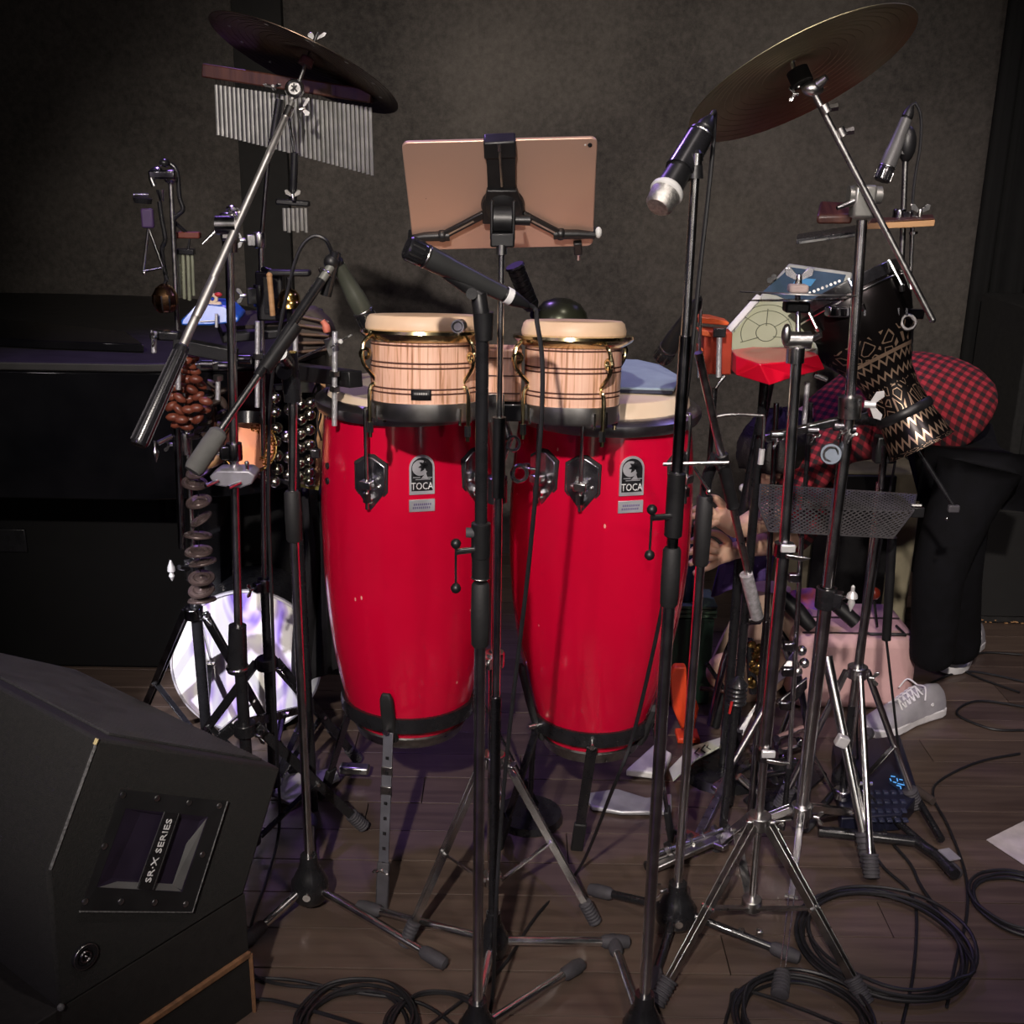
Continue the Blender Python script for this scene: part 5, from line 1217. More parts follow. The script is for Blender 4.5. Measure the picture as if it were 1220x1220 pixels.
arm(rs, 'cymbal_rod', STEEL, at(952, 105, 2.21), c2 + n2 * .03, .0045)
MB().cyl(c2 - n2 * .034, c2 - n2 * .006, .020, .020, 18).build('felt_washer', mat('black_felt_washer', (.012, .01, .01), .9), rs)
wing(rs, at(948, 112, 2.21), _r * -1, _u, .010)
fz = 985
tripod(rs, (at(953, 985, yR).x, yR), zpx(955, 965, yR), .09, [onz(929, 1185, .012), onz(1050, 1010, .012) + V((.05, .12, 0)), onz(850, 1000, .012)], wd=.016, m=CH, m2=DCH, round_=False, fr=.017, knee=.5)
# ================================================================== FLAT-DISC STAND (P2)
hs = thing('cymbal_stand', 'double-braced stand with thin flat discs and wing nut on top, bright lock collars', 'stand', (onz(890, 1122).x, 1.93, 0))
yh = 1.93; HX = at(893, 1110, yh).x
arm(hs, 'top_rod', CH, at(950, 342, yh + .02), at(951, 400, yh), .0045)
arm(hs, 'upper_pole', CH, at(951, 398, yh), at(934, 652, yh), .0095)
arm(hs, 'middle_pole', CH, at(934, 652, yh), at(911, 895, yh), .0115)
arm(hs, 'lower_pole', CH, at(911, 895, yh), V((HX, yh, .06)), .0078)
t2 = at(950, 405, yh)
MB().cyl(t2 - V((.02, 0, 0)), t2 + V((.022, 0, 0)), .0145, .0145, 18).build('ratchet_tilter', STEEL, hs)
MB().sphere(t2 + V((-.022, -.01, .01)), .012, 12, (.7, .8, 1.6)).build('tilter_wing', STEEL, hs)
MB().cyl(at(947, 432, yh), at(948, 414, yh), .0155).build('tilter_socket', CH, hs)
arm(hs, 'tilter_bolt', CH, t2 + V((.02, 0, 0)), t2 + V((.036, -.01, .012)), .006)
for q, s_ in ((652, 1), (895, 1)):
    P_ = at(934 if q == 652 else 911, q, yh)
    lc = MB().cyl(P_ - V((0, 0, .016)), P_ + V((0, 0, .008)), .0175, .0175, 16).build('lock_collar', DCH, hs)
    MB().box(P_ + V((.003, -.018, .004)), (.026, .008, .014)).build('bright_label', MATS['polished_screw'], lc, bevel=.002)
    MB().prism([P_ + V((.0, -.02, -.006)), P_ + V((.045, -.025, -.012)), P_ + V((.03, -.02, -.020)), P_ + V((.0, -.02, -.014))], (0, .006, 0)).build('collar_wing', CH, lc, bevel=.002)
tripod(hs, (at(905, 975, yh).x, yh), zpx(905, 978, yh), .07, [onz(783, 1195, .012), onz(1030, 1195, .012), V((HX - .02, yh + .28, .012))], wd=.02, m=STEEL, m2=STEEL, fm_=RUB, fr=.017, knee=.48)
for q in (-1, 1):
    MB().box(at(905, 978, yh) + V((.022 * q, -.012, 0)), (.014, .014, .02)).build('leg_bracket', CH, hs, bevel=.003); MB().box(at(893, 1108, yh) + V((.018 * q, -.01, 0)), (.014, .014, .018)).build('brace_bracket', CH, hs, bevel=.003)
ds = thing('flat_discs', 'pair of thin flat metal discs seen edge-on, clamped under a wing nut', 'cymbal', at(950, 350, yh + .02))
cE = at(950, 350, yh + .02)
MB().lathe(cE, V((.02, .105, 1)), [(.0001, .001), (pm(68, cE), .0005), (pm(68, cE), -.0012), (.0001, -.001)], 56).build('disc', STEEL, ds); MB().lathe(cE - V((.0, 0, .010)), V((-.03, .115, 1)), [(.0001, .001), (pm(58, cE), .0005), (pm(58, cE), -.0012), (.0001, -.001)], 56).build('disc', DCH, ds)
MB().box(cE + V((0, 0, .009)), (.032, .026, .014)).build('felt_block', mat('tan_felt', (.30, .24, .22), .8), ds, bevel=.004); wing(ds, cE + V((0, 0, .022)), (0, 0, 1), (1, 0, 0), .017)
MB().box(cE - V((0, 0, .022)), (.042, .03, .018)).build('lower_felt', BLK, ds, bevel=.004)
# ================================================================== BACK-RIGHT MIC STAND, WOOD BLOCKS
m3 = thing('microphone_stand', 'thin stand behind the right cymbal stand with steep dark microphone', 'stand', (at(1064, 600, 2.45).x, 2.45, 0))
y5 = 2.45
arm(m3, 'upper_pole', STEEL, at(1079, 180, y5), at(1071, 400, y5), .0062); arm(m3, 'middle_pole', DCH, at(1071, 395, y5), at(1045, 620, y5), .0072)
X5 = at(1016, 860, y5).x
arm(m3, 'lower_pole', CH, at(1049, 575, y5), V((X5, y5, .06)), .0098)
MB().cyl(at(1075, 184, y5), at(1079, 172, y5), .012, .012).build('clip_base', BLK, m3); MB().sphere(at(1081, 172, y5), .024, 14, (.75, .7, 1.5)).build('clip_body', BLK, m3)
clamp(m3, at(1071, 258, y5), (0, 0, 1), .0065, (.8, -.5, 0), .03, DCH)
cast_base(m3, X5, y5, .02, .11, .034, [onz(1140, 1040, .014), onz(960, 985, .014), V((X5 + .15, y5 + .3, .014))], leg_m=BLM)
dyn_mic('dark microphone standing steeply behind the right cymbal stand clamp', at(1050, 216, y5 - .02), at(1086, 126, y5), .0165, False, False, mat('grey_mic_body', (.10, .10, .10), .4))
cb = spline([at(1086, 126, y5), at(1091, 124, y5), at(1097, 140, y5), at(1096, 175, y5), at(1088, 230, y5), at(1084, 330, y5), at(1082, 450, y5 + .05), V((at(1082, 450, y5).x, y5 + .08, .3)), V((at(1082, 450, y5).x + .03, y5 + .1, .01))], 6)
tag(origin(MB().tube(cb, .003, 7).build('microphone_cable', CAB, None), cb[0]), 'black cable hanging behind the steep microphone at the upper right', 'cable')
wb = thing('wood_block', 'pale-edged wooden board mounted flat on the back right pole', 'block', at(1075, 265, y5 - .06))
MB().prism([at(1034, 266, y5 - .08), at(1080, 264, y5 - .08), at(1114, 262, y5 - .08), at(1112, 258, y5 + .02), at(1036, 263, y5 + .02)], (0, 0, -.012)).build('board', WOODT, wb, bevel=.001)
MB().prism([at(1036, 266, y5 - .078), at(1113, 261.5, y5 - .078), at(1111, 257, y5 + .02), at(1038, 262, y5 + .02)], (0, 0, .003)).build('dark_top', WOODD, wb, bevel=.001)
arm(wb, 'bolt', CH, at(1088, 262, y5 - .04), at(1084, 352, y5 - .04), .0033); MB().cyl(at(1088, 279, y5 - .04), at(1088, 276, y5 - .04), .009).build('washer', CH, wb); wing(wb, at(1096, 254, y5 - .05), (0, 0, 1), (1, 0, 0), .014, STEEL)
wb2 = thing('wood_block', 'dark wooden clapper board reaching left behind the cymbal pole', 'block', at(985, 278, y5 - .02))
MB().prism([at(949, 285, y5 - .10), at(1020, 276, y5 - .10), at(1020, 268, y5), at(950, 279, y5)], (0, 0, -.010)).build('board', BLM, wb2, bevel=.001)
MB().bar(at(952, 289, y5 - .1), at(1018, 280, y5 - .1), .004, .004).build('grey_edge', STEEL, wb2)
MB().prism([at(972, 268, y5 - .03), at(1015, 268, y5 - .03), at(1010, 252, y5 + .03), at(976, 250, y5 + .03)], (0, 0, .02)).build('red_wood_body', WOODD, wb2, bevel=.006)
gb = thing('guiro_bar', 'dark chrome horizontal bar with clamp just right of the flat discs', 'bar', at(1040, 372, 2.3))
MB().bar(at(985, 371, 2.28), at(1098, 374, 2.34), .022, .020).build('bar_body', DCH, gb, bevel=.003)
for q in range(9): MB().bar(at(1000 + 10 * q, 367, 2.272 + .005 * q), at(1000 + 10 * q, 376, 2.272 + .005 * q), .004, .004).build('rib', CH, gb)
MB().torus(at(1082, 384, 2.31), (0, -1, .3), .014, .004, 18, 6).build('lower_clamp', STEEL, gb)
# ================================================================== PERCUSSION PAD
hp_ = thing('drum_pad', 'pale green round electronic hand drum pad with blue-lit control panel', 'electronic pad', at(930, 380, 2.4))
Pc = at(925, 380, 2.4); pnn = V((-.25, -.75, .62)).normalized()
def pp3(px, py, o=0): return onp(px, py, Pc + pnn * o, pnn)
PG = mat('pale_green_pad', (.34, .36, .24), .6, 0, (.29, .31, .20), 12); PSV = mat('pad_grey', (.45, .47, .42), .5)
MB().prism([pp3(864, 398), pp3(905, 352), pp3(940, 313), pp3(1016, 324), pp3(1012, 340), pp3(958, 374), pp3(975, 416), pp3(968, 432), pp3(870, 428)], -pnn * .03).build('pad_body', PSV, hp_, bevel=.004)
MB().prism([pp3(870, 402, .001), pp3(905, 360, .001), pp3(952, 360, .001), pp3(956, 378, .001), pp3(972, 417, .001), pp3(940, 424, .001), pp3(874, 424, .001)], pnn * .004).build('playing_surface', PG, hp_, bevel=.001)
MB().prism([pp3(908, 349, .001), pp3(942, 319, .001), pp3(1008, 328, .001), pp3(1004, 338, .001), pp3(955, 366, .001), pp3(925, 352, .001)], pnn * .003).build('control_panel', mat('slate_blue_panel', (.05, .09, .14), .4), hp_, bevel=.001)
MB().prism([pp3(950, 331, .004), pp3(972, 333, .004), pp3(966, 341, .004), pp3(944, 339, .004)], pnn * .001).build('small_screen', mat('lit_blue_screen', (.05, .15, .3), .3, emit=((.1, .3, .5), .5)), hp_)
for q in range(8): MB().cyl(pp3(965 + 5 * q, 347 - 2 * q + 2, .004), pp3(965 + 5 * q, 347 - 2 * q + 2, .006), .003, .003, 8).build('button', STEEL, hp_)
MB().bar(pp3(864, 399, .004), pp3(905, 353, .004), .014, .012, pnn).build('white_rim', MATS['badge_white'], hp_, bevel=.003)
LN = mat('pad_groove', (.10, .11, .07), .8)
MB().torus(pp3(913, 396, .0052), pnn, .021, .0009, 36, 4).build('centre_ring', LN, hp_)
for R__, a0_, a1_ in ((.052, -10, 195), (.066, 10, 170)):
    pts = []
    cx3 = pp3(913, 396, .0052); xx = pp3(940, 392, .0052) - cx3; xx.normalize(); yy3 = pnn.cross(xx)
    for q in range(24):
        t_ = radians(a0_ + (a1_ - a0_) * q / 23); P_ = cx3 + (xx * cos(t_) + yy3 * sin(t_)) * R__; pts.append(P_)
    o = MB().tube(pts, .0009, 4).build('arc_groove', LN, hp_)
for (a_, b_) in (((905, 388), (885, 376)), ((922, 390), (940, 380)), ((921, 401), (950, 405)), ((904, 402), (882, 408)), ((913, 388), (915, 368))): MB().tube([pp3(*a_, .0052), pp3(*b_, .0052)], .0009, 4).build('divider_groove', LN, hp_)
for (X, Y_) in ((917, 334), (922, 330)): MB().cyl(pp3(X, Y_, 0), pp3(X, Y_, .018), .006).build('knob', BLM, hp_)
arm(hp_, 'mount_pole', BLM, pp3(925, 410, -.02), V((pp3(925, 410).x, 2.55, .7)), .012); arm(hp_, 'mount_pole', BLM, V((pp3(925, 410).x, 2.55, .7)), V((pp3(925, 410).x, 2.55, .02)), .012)
MB().cyl((pp3(925, 410).x, 2.55, 0), (pp3(925, 410).x, 2.55, .02), .11, .10, 28).build('round_base', BLM, hp_)
# red block, terracotta block
rb_ = thing('red_block', 'glossy red faceted block in front of the pale green pad', 'block', at(930, 438, 2.25))
RB = mat('red_plastic', (.72, .004, .03), .3, 0, (.6, .003, .02), 6, coat=.5)
bm_ = MB(); vs = [(877, 424, 2.27), (937, 416, 2.33), (975, 423, 2.30), (983, 440, 2.26), (948, 449, 2.2), (917, 459, 2.17), (877, 447, 2.22), (905, 434, 2.17), (948, 430, 2.19)]
vv = [at(*q) for q in vs]; bk = [p + V((0, .07, .0)) for p in vv[:7]]
bm_.v = [tuple(p) for p in vv + bk]
bm_.f = [(0, 1, 8, 7), (1, 2, 8), (2, 3, 8), (3, 4, 8), (4, 5, 7, 8), (5, 6, 7), (6, 0, 7), (9, 10, 11, 12, 13, 14, 15)] + [(i, (i + 1) % 7, 9 + (i + 1) % 7, 9 + i) for i in range(7)]
bm_.uv = [None] * len(bm_.f); bm_.build('block_body', RB, rb_, False, bevel=.002)
MB().cyl(at(970, 446, 2.28), at(985, 452, 2.28), .006).build('mount_bolt', CH, rb_)
gd = thing('round_tray', 'grey shallow round dish under the red block', 'tray', at(912, 452, 2.36)); cG = at(912, 440, 2.36)
MB().lathe(cG, (0, 0, 1), [(.0001, -.018), (.045, -.015), (.082, -.004), (.085, .004), (.08, .004), (.045, -.01), (.0001, -.013)], 40).build('dish', mat('grey_dish', (.2, .2, .19), .5), gd)
arm(gd, 'dish_post', BLM, cG - V((0, 0, .015)), V((cG.x + .01, 2.4, .0)), .010)
tc_ = thing('temple_block', 'rust-red rectangular block with a chrome bolt left of the pale green pad', 'block', at(855, 420, 2.2))
TC = mat('rust_red_plastic', (.40, .05, .025), .5, 0, (.32, .04, .02), 12)
MB().prism([at(839, 393, 2.18), at(873, 396, 2.20), at(871, 447, 2.20), at(838, 446, 2.18)], (0, .05, 0)).build('block_body', TC, tc_, bevel=.003)
ORG = mat('orange_plastic', (.85, .16, .05), .4)
MB().prism([at(832, 378, 2.2), at(850, 379, 2.2), at(869, 384, 2.21), at(868, 388, 2.21), at(832, 385, 2.2)], (0, .05, 0)).build('upper_slat', ORG, tc_, bevel=.002)
MB().prism([at(831, 392, 2.175), at(843, 394, 2.175), at(849, 402, 2.175), at(836, 400, 2.175)], (0, .03, 0)).build('lower_slat', ORG, tc_, bevel=.002); MB().prism([at(832, 411, 2.17), at(838, 416, 2.17), at(837, 427, 2.17), at(832, 424, 2.17)], (0, .03, 0)).build('side_slat', ORG, tc_, bevel=.002)
MB().cyl(at(856, 449, 2.165), at(857, 402, 2.165), .0052).build('bolt', THREAD, tc_); MB().box(at(857, 396, 2.165), (.024, .012, .018)).build('bolt_bracket', BLM, tc_, bevel=.002)
T(tc_, 'hook', CH, spline([at(864, 448, 2.16), at(858, 455, 2.16), at(853, 462, 2.16)], 4), .0035); arm(tc_, 'thin_post', BLM, at(852, 462, 2.18), V((at(852, 462, 2.18).x, 2.2, .55)), .005); arm(tc_, 'post', BLM, V((at(852, 462, 2.18).x, 2.2, .56)), V((at(852, 462, 2.18).x, 2.2, .0)), .008)
T(tc_, 'curved_hook', CH, spline([at(833, 353, 2.15), at(835, 360, 2.15), at(834, 400, 2.15), at(833, 450, 2.16)], 4), .003)
# rack bars in the right cluster
rr_ = thing('percussion_rack', 'dark crossbars and clamps on the right stands below the red block', 'rack', at(965, 510, 2.22))
MB().bar(at(910, 522, 2.24), at(1034, 494, 2.22), .018, .016).build('crossbar', DCH, rr_, bevel=.002)
T(rr_, 'bent_rod', STEEL, spline([at(852, 497, 2.2), at(870, 494, 2.2), at(905, 495, 2.2), at(910, 500, 2.2), at(908, 540, 2.2)], 4), .0033)
MB().cyl(at(906, 553, 2.2), at(908, 535, 2.2), .006).build('white_tip', MATS['polished_screw'], rr_)
for (X, Y_) in ((925, 518), (968, 513), (1000, 508), (1012, 512)):
    c_ = at(X, Y_, 2.2); MB().cyl(c_ - V((.011, 0, 0)), c_ + V((.011, 0, 0)), .0095, .0095, 14).build('joint', DCH, rr_); wing(rr_, c_ + V((0, -.018, -.008)), (0, -1, -.3), (.7, 0, .7), .010)
MB().cyl(at(990, 541, 2.21), at(990, 541, 2.18), .022, .02, 20).build('round_gear', mat('blue_grey_cast', (.09, .11, .14), .4, .5), rr_); MB().torus(at(990, 541, 2.178), (0, -1, 0), .014, .002, 20, 6).build('gear_ring', STEEL, rr_)
arm(rr_, 'back_rod', DCH, at(925, 480, 2.35), at(913, 740, 2.35), .006); arm(rr_, 'back_rod', DCH, at(913, 740, 2.35), V((at(905, 850, 2.35).x, 2.35, .0)), .008)
arm(rr_, 'back_rod', BLM, at(966, 480, 2.4), at(952, 690, 2.4), .005); arm(rr_, 'white_rod', THREAD, at(962, 455, 2.3), at(958, 505, 2.3), .0055)
arm(rr_, 'back_rod', CH, at(955, 640, 2.3), at(940, 915, 2.3), .0055); arm(rr_, 'back_rod', BLM, at(940, 915, 2.3), V((at(938, 930, 2.3).x, 2.3, .0)), .006)
for Y_ in (688, 770, 800, 840): MB().box(at(946 - (Y_ - 690) * .07, Y_, 2.28), (.026, .016, .02)).build('rod_clip', DCH, rr_, bevel=.003)
arm(rr_, 'diagonal_rod', BLM, at(1070, 498, 2.35), at(1138, 606, 2.3), .0045, .0045); MB().box(at(1136, 606, 2.3), (.024, .012, .016)).build('rod_end', RUB, rr_, bevel=.003); MB().sphere(at(1128, 618, 2.3), .004, 8).build('end_glint', CH, rr_)  # chrome ball added at the rod end to stand for a glint
# ================================================================== ENGRAVED GOBLET DRUM
gd2 = thing('goblet_drum', 'black goblet drum engraved in gold, tilted, its head facing up left', 'drum', at(1050, 430, 2.45))
g0, g1 = at(1003, 347, 2.42), at(1098, 532, 2.31); gdv = (g1 - g0).normalized(); GL = (g1 - g0).length; kk = pm(1, g0)
MB().lathe(g0, gdv, [(68 * kk, .012), (70 * kk, .03), (68 * kk, .07), (58 * kk, .115), (43 * kk, .16), (33 * kk, .20), (30 * kk, .24), (33 * kk, .30), (38 * kk, GL - .01), (40 * kk, GL), (37 * kk, GL), (33 * kk, GL - .04)], 56).build('body', ENGR, gd2)
MB().lathe(g0, gdv, [(66 * kk, .02), (71 * kk, .018), (73 * kk, .0), (73 * kk, -.004), (66 * kk, -.004), (60 * kk, -.001), (60 * kk, .004)], 56).build('rim', BLM, gd2)
MB().torus(g0 - gdv * .003, gdv, 71 * kk, .0028, 56, 8).build('upper_hoop', CH, gd2); MB().torus(g0 + gdv * .026, gdv, 71.5 * kk, .0024, 56, 8).build('lower_hoop', CH, gd2)
MB().lathe(g0, gdv, [(62 * kk, .0), (.0001, -.001)], 40).build('drumhead', mat('milky_head', (.3, .3, .3), .5), gd2)
for i in range(8):
    x_, y__, _ = frame(gdv); a_ = 2 * pi * i / 8 + .3; e = x_ * cos(a_) + y__ * sin(a_)
    lg_ = MB().cyl(g0 + e * 74 * kk - gdv * .006, g0 + e * 74 * kk + gdv * .05, .0035, .0035, 8).build('tension_rod', CH, gd2); MB().cyl(g0 + e * 74 * kk + gdv * .05, g0 + e * 71 * kk + gdv * .062, .006, .005, 8).build('lug', CH, lg_)
MB().box(at(1072, 505, 2.36), (.05, .05, .04), Matrix.Rotation(.5, 3, 'Y')).build('clamp_block', BLK, gd2, bevel=.005); MB().torus(g0 + gdv * .285, gdv, 33 * kk, .004, 40, 8, 2.5).build('clamp_band', BLK, gd2)
MB().box(at(1085, 465, 2.36), (.035, .012, .03), Matrix.Rotation(.5, 3, 'Y')).build('gold_plate', mat('gold_plate', (.8, .62, .3), .3, .9), gd2, bevel=.003)
arm(gd2, 'mount_arm', BLM, at(1072, 505, 2.38), at(1010, 500, 2.3), .009)
# ================================================================== PERFORATED MUSIC DESK
md = thing('music_stand', 'perforated black metal music desk with folded lip on a thin pole', 'music stand', (at(1046, 700, 2.3).x, 2.3, 0))
q00, q10, q11, q01 = at(904, 603, 2.27), at(1088, 610, 2.27), at(1092, 589, 2.34), at(906, 577, 2.34)
MS = mat('dark_sheet_metal', (.10, .095, .10), .38, .5)
def mesh_panel(A, B, C, D, pitch, w_, name, shrink=0.0):
    """expanded-metal panel: crossing slanted strips between bottom edge A-B and top edge D-C"""
    b = MB(); n_ = (B - A).cross(D - A).normalized(); Wd = (B - A).length; Hh = (D - A).length; N_ = int(Wd / pitch); sl = Hh / Wd * 1.0
    def P(u, v): return (A + (B - A) * u) * (1 - v) + (D + (C - D) * u) * v
    for sgn in (1, -1):
        for i in range(-int(N_ * sl) - 1, N_ + int(N_ * sl) + 1):
            u0 = i / N_; u1 = u0 + sgn * sl; v0, v1 = 0.0, 1.0
            if u0 < 0: 
                if sgn < 0: continue
                v0 = (0 - u0) / sl; u0 = 0
            if u0 > 1:
                if sgn > 0: continue
                v0 = (u0 - 1) / sl; u0 = 1
            if u1 > 1: v1 = v0 + (1 - u0) / sl; u1 = 1
            if u1 < 0: v1 = v0 + (u0 - 0) / sl; u1 = 0
            v1 = min(v1, 1); 
            if v1 - v0 < .02: continue
            b.bar(P(u0, v0), P(u1, v1), w_, .0008, n_)
    return tag(b.build(name, MS, md, False), None, None, None, 'stuff')
mesh_panel(q00, q10, q11, q01, .0105, .0034, 'perforated_back')
l0, l1 = at(916, 633, 2.20), at(1064, 641, 2.20)
mesh_panel(l0, l1, q10, q00, .0105, .0034, 'perforated_lip')
for a_, b_ in ((q01, q11), (q00, q10), (q00, q01), (q10, q11), (q00, l0), (q10, l1), (l0, l1)): MB().bar(a_, b_, .003, .002).build('edge_strip', MS, md)
MB().box(at(1092, 610, 2.29), (.03, .012, .022)).build('side_bracket', BLK, md, bevel=.002); MB().box(at(1092, 602, 2.285), (.02, .004, .003)).build('white_line', WHT, md)
xm = at(1052, 520, 2.33).x
arm(md, 'upper_pole', DCH, at(1054, 530, 2.345), at(1048, 600, 2.36), .0075)
MB().box(at(1054, 535, 2.36), (.045, .03, .06)).build('pole_head', BLK, md, bevel=.005)
arm(md, 'lower_pole', CH, at(1047, 620, 2.36), at(1015, 840, 2.36), .0085); arm(md, 'foot_pole', BLM, at(1015, 840, 2.36), V((at(1010, 900, 2.36).x, 2.36, .03)), .009)
arm(md, 'hanging_strap', BLK, at(1063, 640, 2.33), at(1056, 762, 2.34), .010); arm(md, 'strap_cord', CAB, at(1056, 762, 2.34), at(1072, 905, 2.40), .003)
tripod(md, (at(1012, 880, 2.36).x, 2.36), zpx(1012, 800, 2.36), .06, [onz(1038, 1045, .012), onz(1090, 960, .012), onz(930, 960, .012)], wd=.018, m=CH, m2=DCH, round_=True, fr=.018)
# bright double tube leg
bl_ = thing('tube_leg_stand', 'bright chrome double tube leg with grey rubber foot by the blue-lit unit', 'stand', onz(1038, 1042))
a_, b_ = at(985, 782, 2.34), onz(1036, 1030, .02)
arm(bl_, 'tube', CH, a_, b_, .0125, .009); arm(bl_, 'tube', CH, at(1008, 885, 2.27), onz(1037, 1028, .03) + V((.01, .0, 0)), .0075)
rfoot(bl_, b_ + (a_ - b_).normalized() * .07, b_ - (a_ - b_).normalized() * .01, .019)
MB().box(at(1003, 883, 2.24), (.026, .02, .026), Matrix.Rotation(.4, 3, 'Y')).build('bright_joint', MATS['polished_screw'], bl_, bevel=.003)
# ================================================================== FLOOR THINGS, RIGHT
px_b = thing('fabric_case', 'pink-tan square fabric case on the floor left of the grey sneaker', 'case', onz(1010, 838))
PK = mat('pink_tan_canvas', (.66, .42, .41), .85, 0, (.56, .34, .33), 10, .25)
Lx, Rx = onz(938, 838).x, onz(1080, 838).x
MB().box(((Lx + Rx) / 2, 3.03, .112), (Rx - Lx, .28, .224)).build('case_body', PK, px_b, bevel=.03)
for o_ in (-.11, .0): MB().bar(V((Lx + .02, 3.03 + o_, .2255)), V((Rx - .02, 3.03 + o_, .2255)), .006, .003).build('piping', mat('dark_piping', (.05, .03, .03), .8), px_b)
cst = thing('maraca', 'dark red ball on a black stick resting on the pink-tan fabric case', 'maraca', at(1041, 708, 2.95))
MB().sphere(at(1041, 707, 2.95), .0185, 16).build('ball', mat('dark_red_lacquer', (.25, .03, .015), .2, coat=.5), cst); arm(cst, 'stick', BLM, at(1041, 712, 2.95), at(1045, 747, 2.95), .004)
hnd = thing('wire_frame', 'black wire loop lying on the top of the fabric case', 'frame', at(1050, 750, 2.9))
T(hnd, 'wire', CAB, [V((at(1030, 745, 2.9).x, 2.93, .232)), V((at(1037, 752, 2.9).x, 2.9, .232)), V((at(1080, 748, 2.9).x, 2.9, .232)), V((at(1078, 742, 2.9).x, 2.96, .232))], .004)
cl2 = thing('stick_bag', 'black soft stick bag slanting across the pink-tan case', 'bag', at(960, 720, 2.85))
T(cl2, 'roll', BLK, [at(928, 708, 2.88), at(950, 728, 2.86), at(968, 748, 2.84)], [.02, .024, .018], 12); T(cl2, 'roll', BLK, [at(998, 722, 2.86), at(1020, 742, 2.84)], [.02, .02], 12)
cc4 = thing('patterned_cloth', 'purple and orange patterned cloth scrap on the case left of the ride stand', 'cloth', at(955, 708, 2.98))
b = MB(); rows = []
for i in range(6): rows.append([at(930 + 9 * j, 702 + 5 * i + 2 * sin(j * 1.3), 2.99 - .012 * i + .006 * sin(j * 2 + i)) for j in range(7)])
b.grid(rows, False).build('folded_cloth', mat('purple_orange_print', (.42, .08, .02), .8, 0, (.10, .04, .25), 26), cc4)
tanb = thing('cloth_bag', 'cream and tan cloth bag slumped left of the pink case', 'bag', onz(890, 850))
CT = mat('cream_tan_cloth', (.56, .42, .29), .9, 0, (.34, .22, .17), 7, .3)
b = MB(); rows = []
bc_ = onz(897, 850); bc_.y = 3.02
for i in range(13):
    h = i / 12; row = []
    for j in range(28):
        a_ = 2 * pi * j / 28; r_ = (.115 - .055 * h ** 1.5) * (1 + .10 * sin(3 * a_ + 4 * h) + .05 * sin(7 * a_ - 5 * h)) * (.82 if i == 0 else 1); row.append(bc_ + V((r_ * 1.05 * cos(a_) + .05 * h, r_ * .8 * sin(a_), h * .32)))
    rows.append(row)
b.grid(rows).build('bag_body', CT, tanb)
T(tanb, 'drawstring', WOODD, spline([bc_ + V((.0, -.075, .27)), bc_ + V((.05, -.07, .255)), bc_ + V((.09, -.05, .27))], 4), .003)
pc_ = thing('round_shaker', 'round peach-coloured wooden shaker with a dark cord on the floor', 'shaker', at(865, 805, 2.75))
MB().sphere(at(864, 800, 2.78), .052, 18, (1.0, .6, 1.05)).build('round_body', mat('peach_wood', (.66, .42, .28), .5), pc_)
MB().sphere(at(845, 742, 2.70) + V((0, 0, 0)), .001, 4).build('tie_end', CT, pc_)
arm(pc_, 'cord', BLM, at(842, 790, 2.72), at(868, 828, 2.72), .006); arm(pc_, 'handle', BLK, at(862, 825, 2.78), onz(852, 866, .01), .012)
arm(pc_, 'strap', WOODD, at(834, 820, 2.72), at(868, 824, 2.72), .006)
bm2 = thing('hoop_stand', 'black curved tubular frame arching over the tan cloth bag', 'stand', onz(850, 880))
T(bm2, 'arched_tube', DCH, spline([onz(846, 862, .02), at(862, 790, 2.6), at(878, 755, 2.58), at(897, 738, 2.56), at(915, 740, 2.56), at(935, 762, 2.56), at(950, 800, 2.58), onz(965, 885, .02)], 5), .009)
T(bm2, 'inner_tube', CH, spline([at(917, 748, 2.54), at(930, 765, 2.54), at(945, 800, 2.56)], 5), .006)
MB().cyl(at(890, 738, 2.55), at(906, 737, 2.55), .014).build('top_joint', DCH, bm2)
# bunch of brassy keys / jingles
bj = thing('brass_jingles', 'cluster of small brass jingles hanging below the arched frame', 'jingles', at(900, 790, 2.5))
T(bj, 'dark_strap', BLM, [at(892, 762, 2.5), at(898, 825, 2.5)], .012)
for q in range(16):
    c_ = at(893 + 16 * random.random(), 768 + 52 * q / 16, 2.485); MB().lathe(c_, V((random.uniform(-.6, .6), -1, random.uniform(-.4, .4))), [(.0001, .002), (.008, .001), (.010, -.001), (.0001, 0)], 10).build('jingle', BRASS, bj)
# rod with rubber boot
rbt = thing('beater_rod', 'black rod with ribbed rubber boot right of the short boom stand', 'rod', onz(862, 1000))
T(rbt, 'rod', BLM, [at(877, 832, 2.2), onz(860, 1000, .01)], .0095, 12)
pr = []
for i in range(5): pr += [(.019, .010 * i), (.022, .010 * i + .004), (.019, .010 * i + .008)]
pr += [(.014, .055), (.0001, .065)]
MB().lathe(at(877, 838, 2.2), (0, 0, 1), pr, 18, True).build('ribbed_boot', BLM, rbt)
T(rbt, 'red_wire', mat('red_wire', (.5, .02, .02), .5), [at(872, 836, 2.18), at(869, 850, 2.18)], .003)
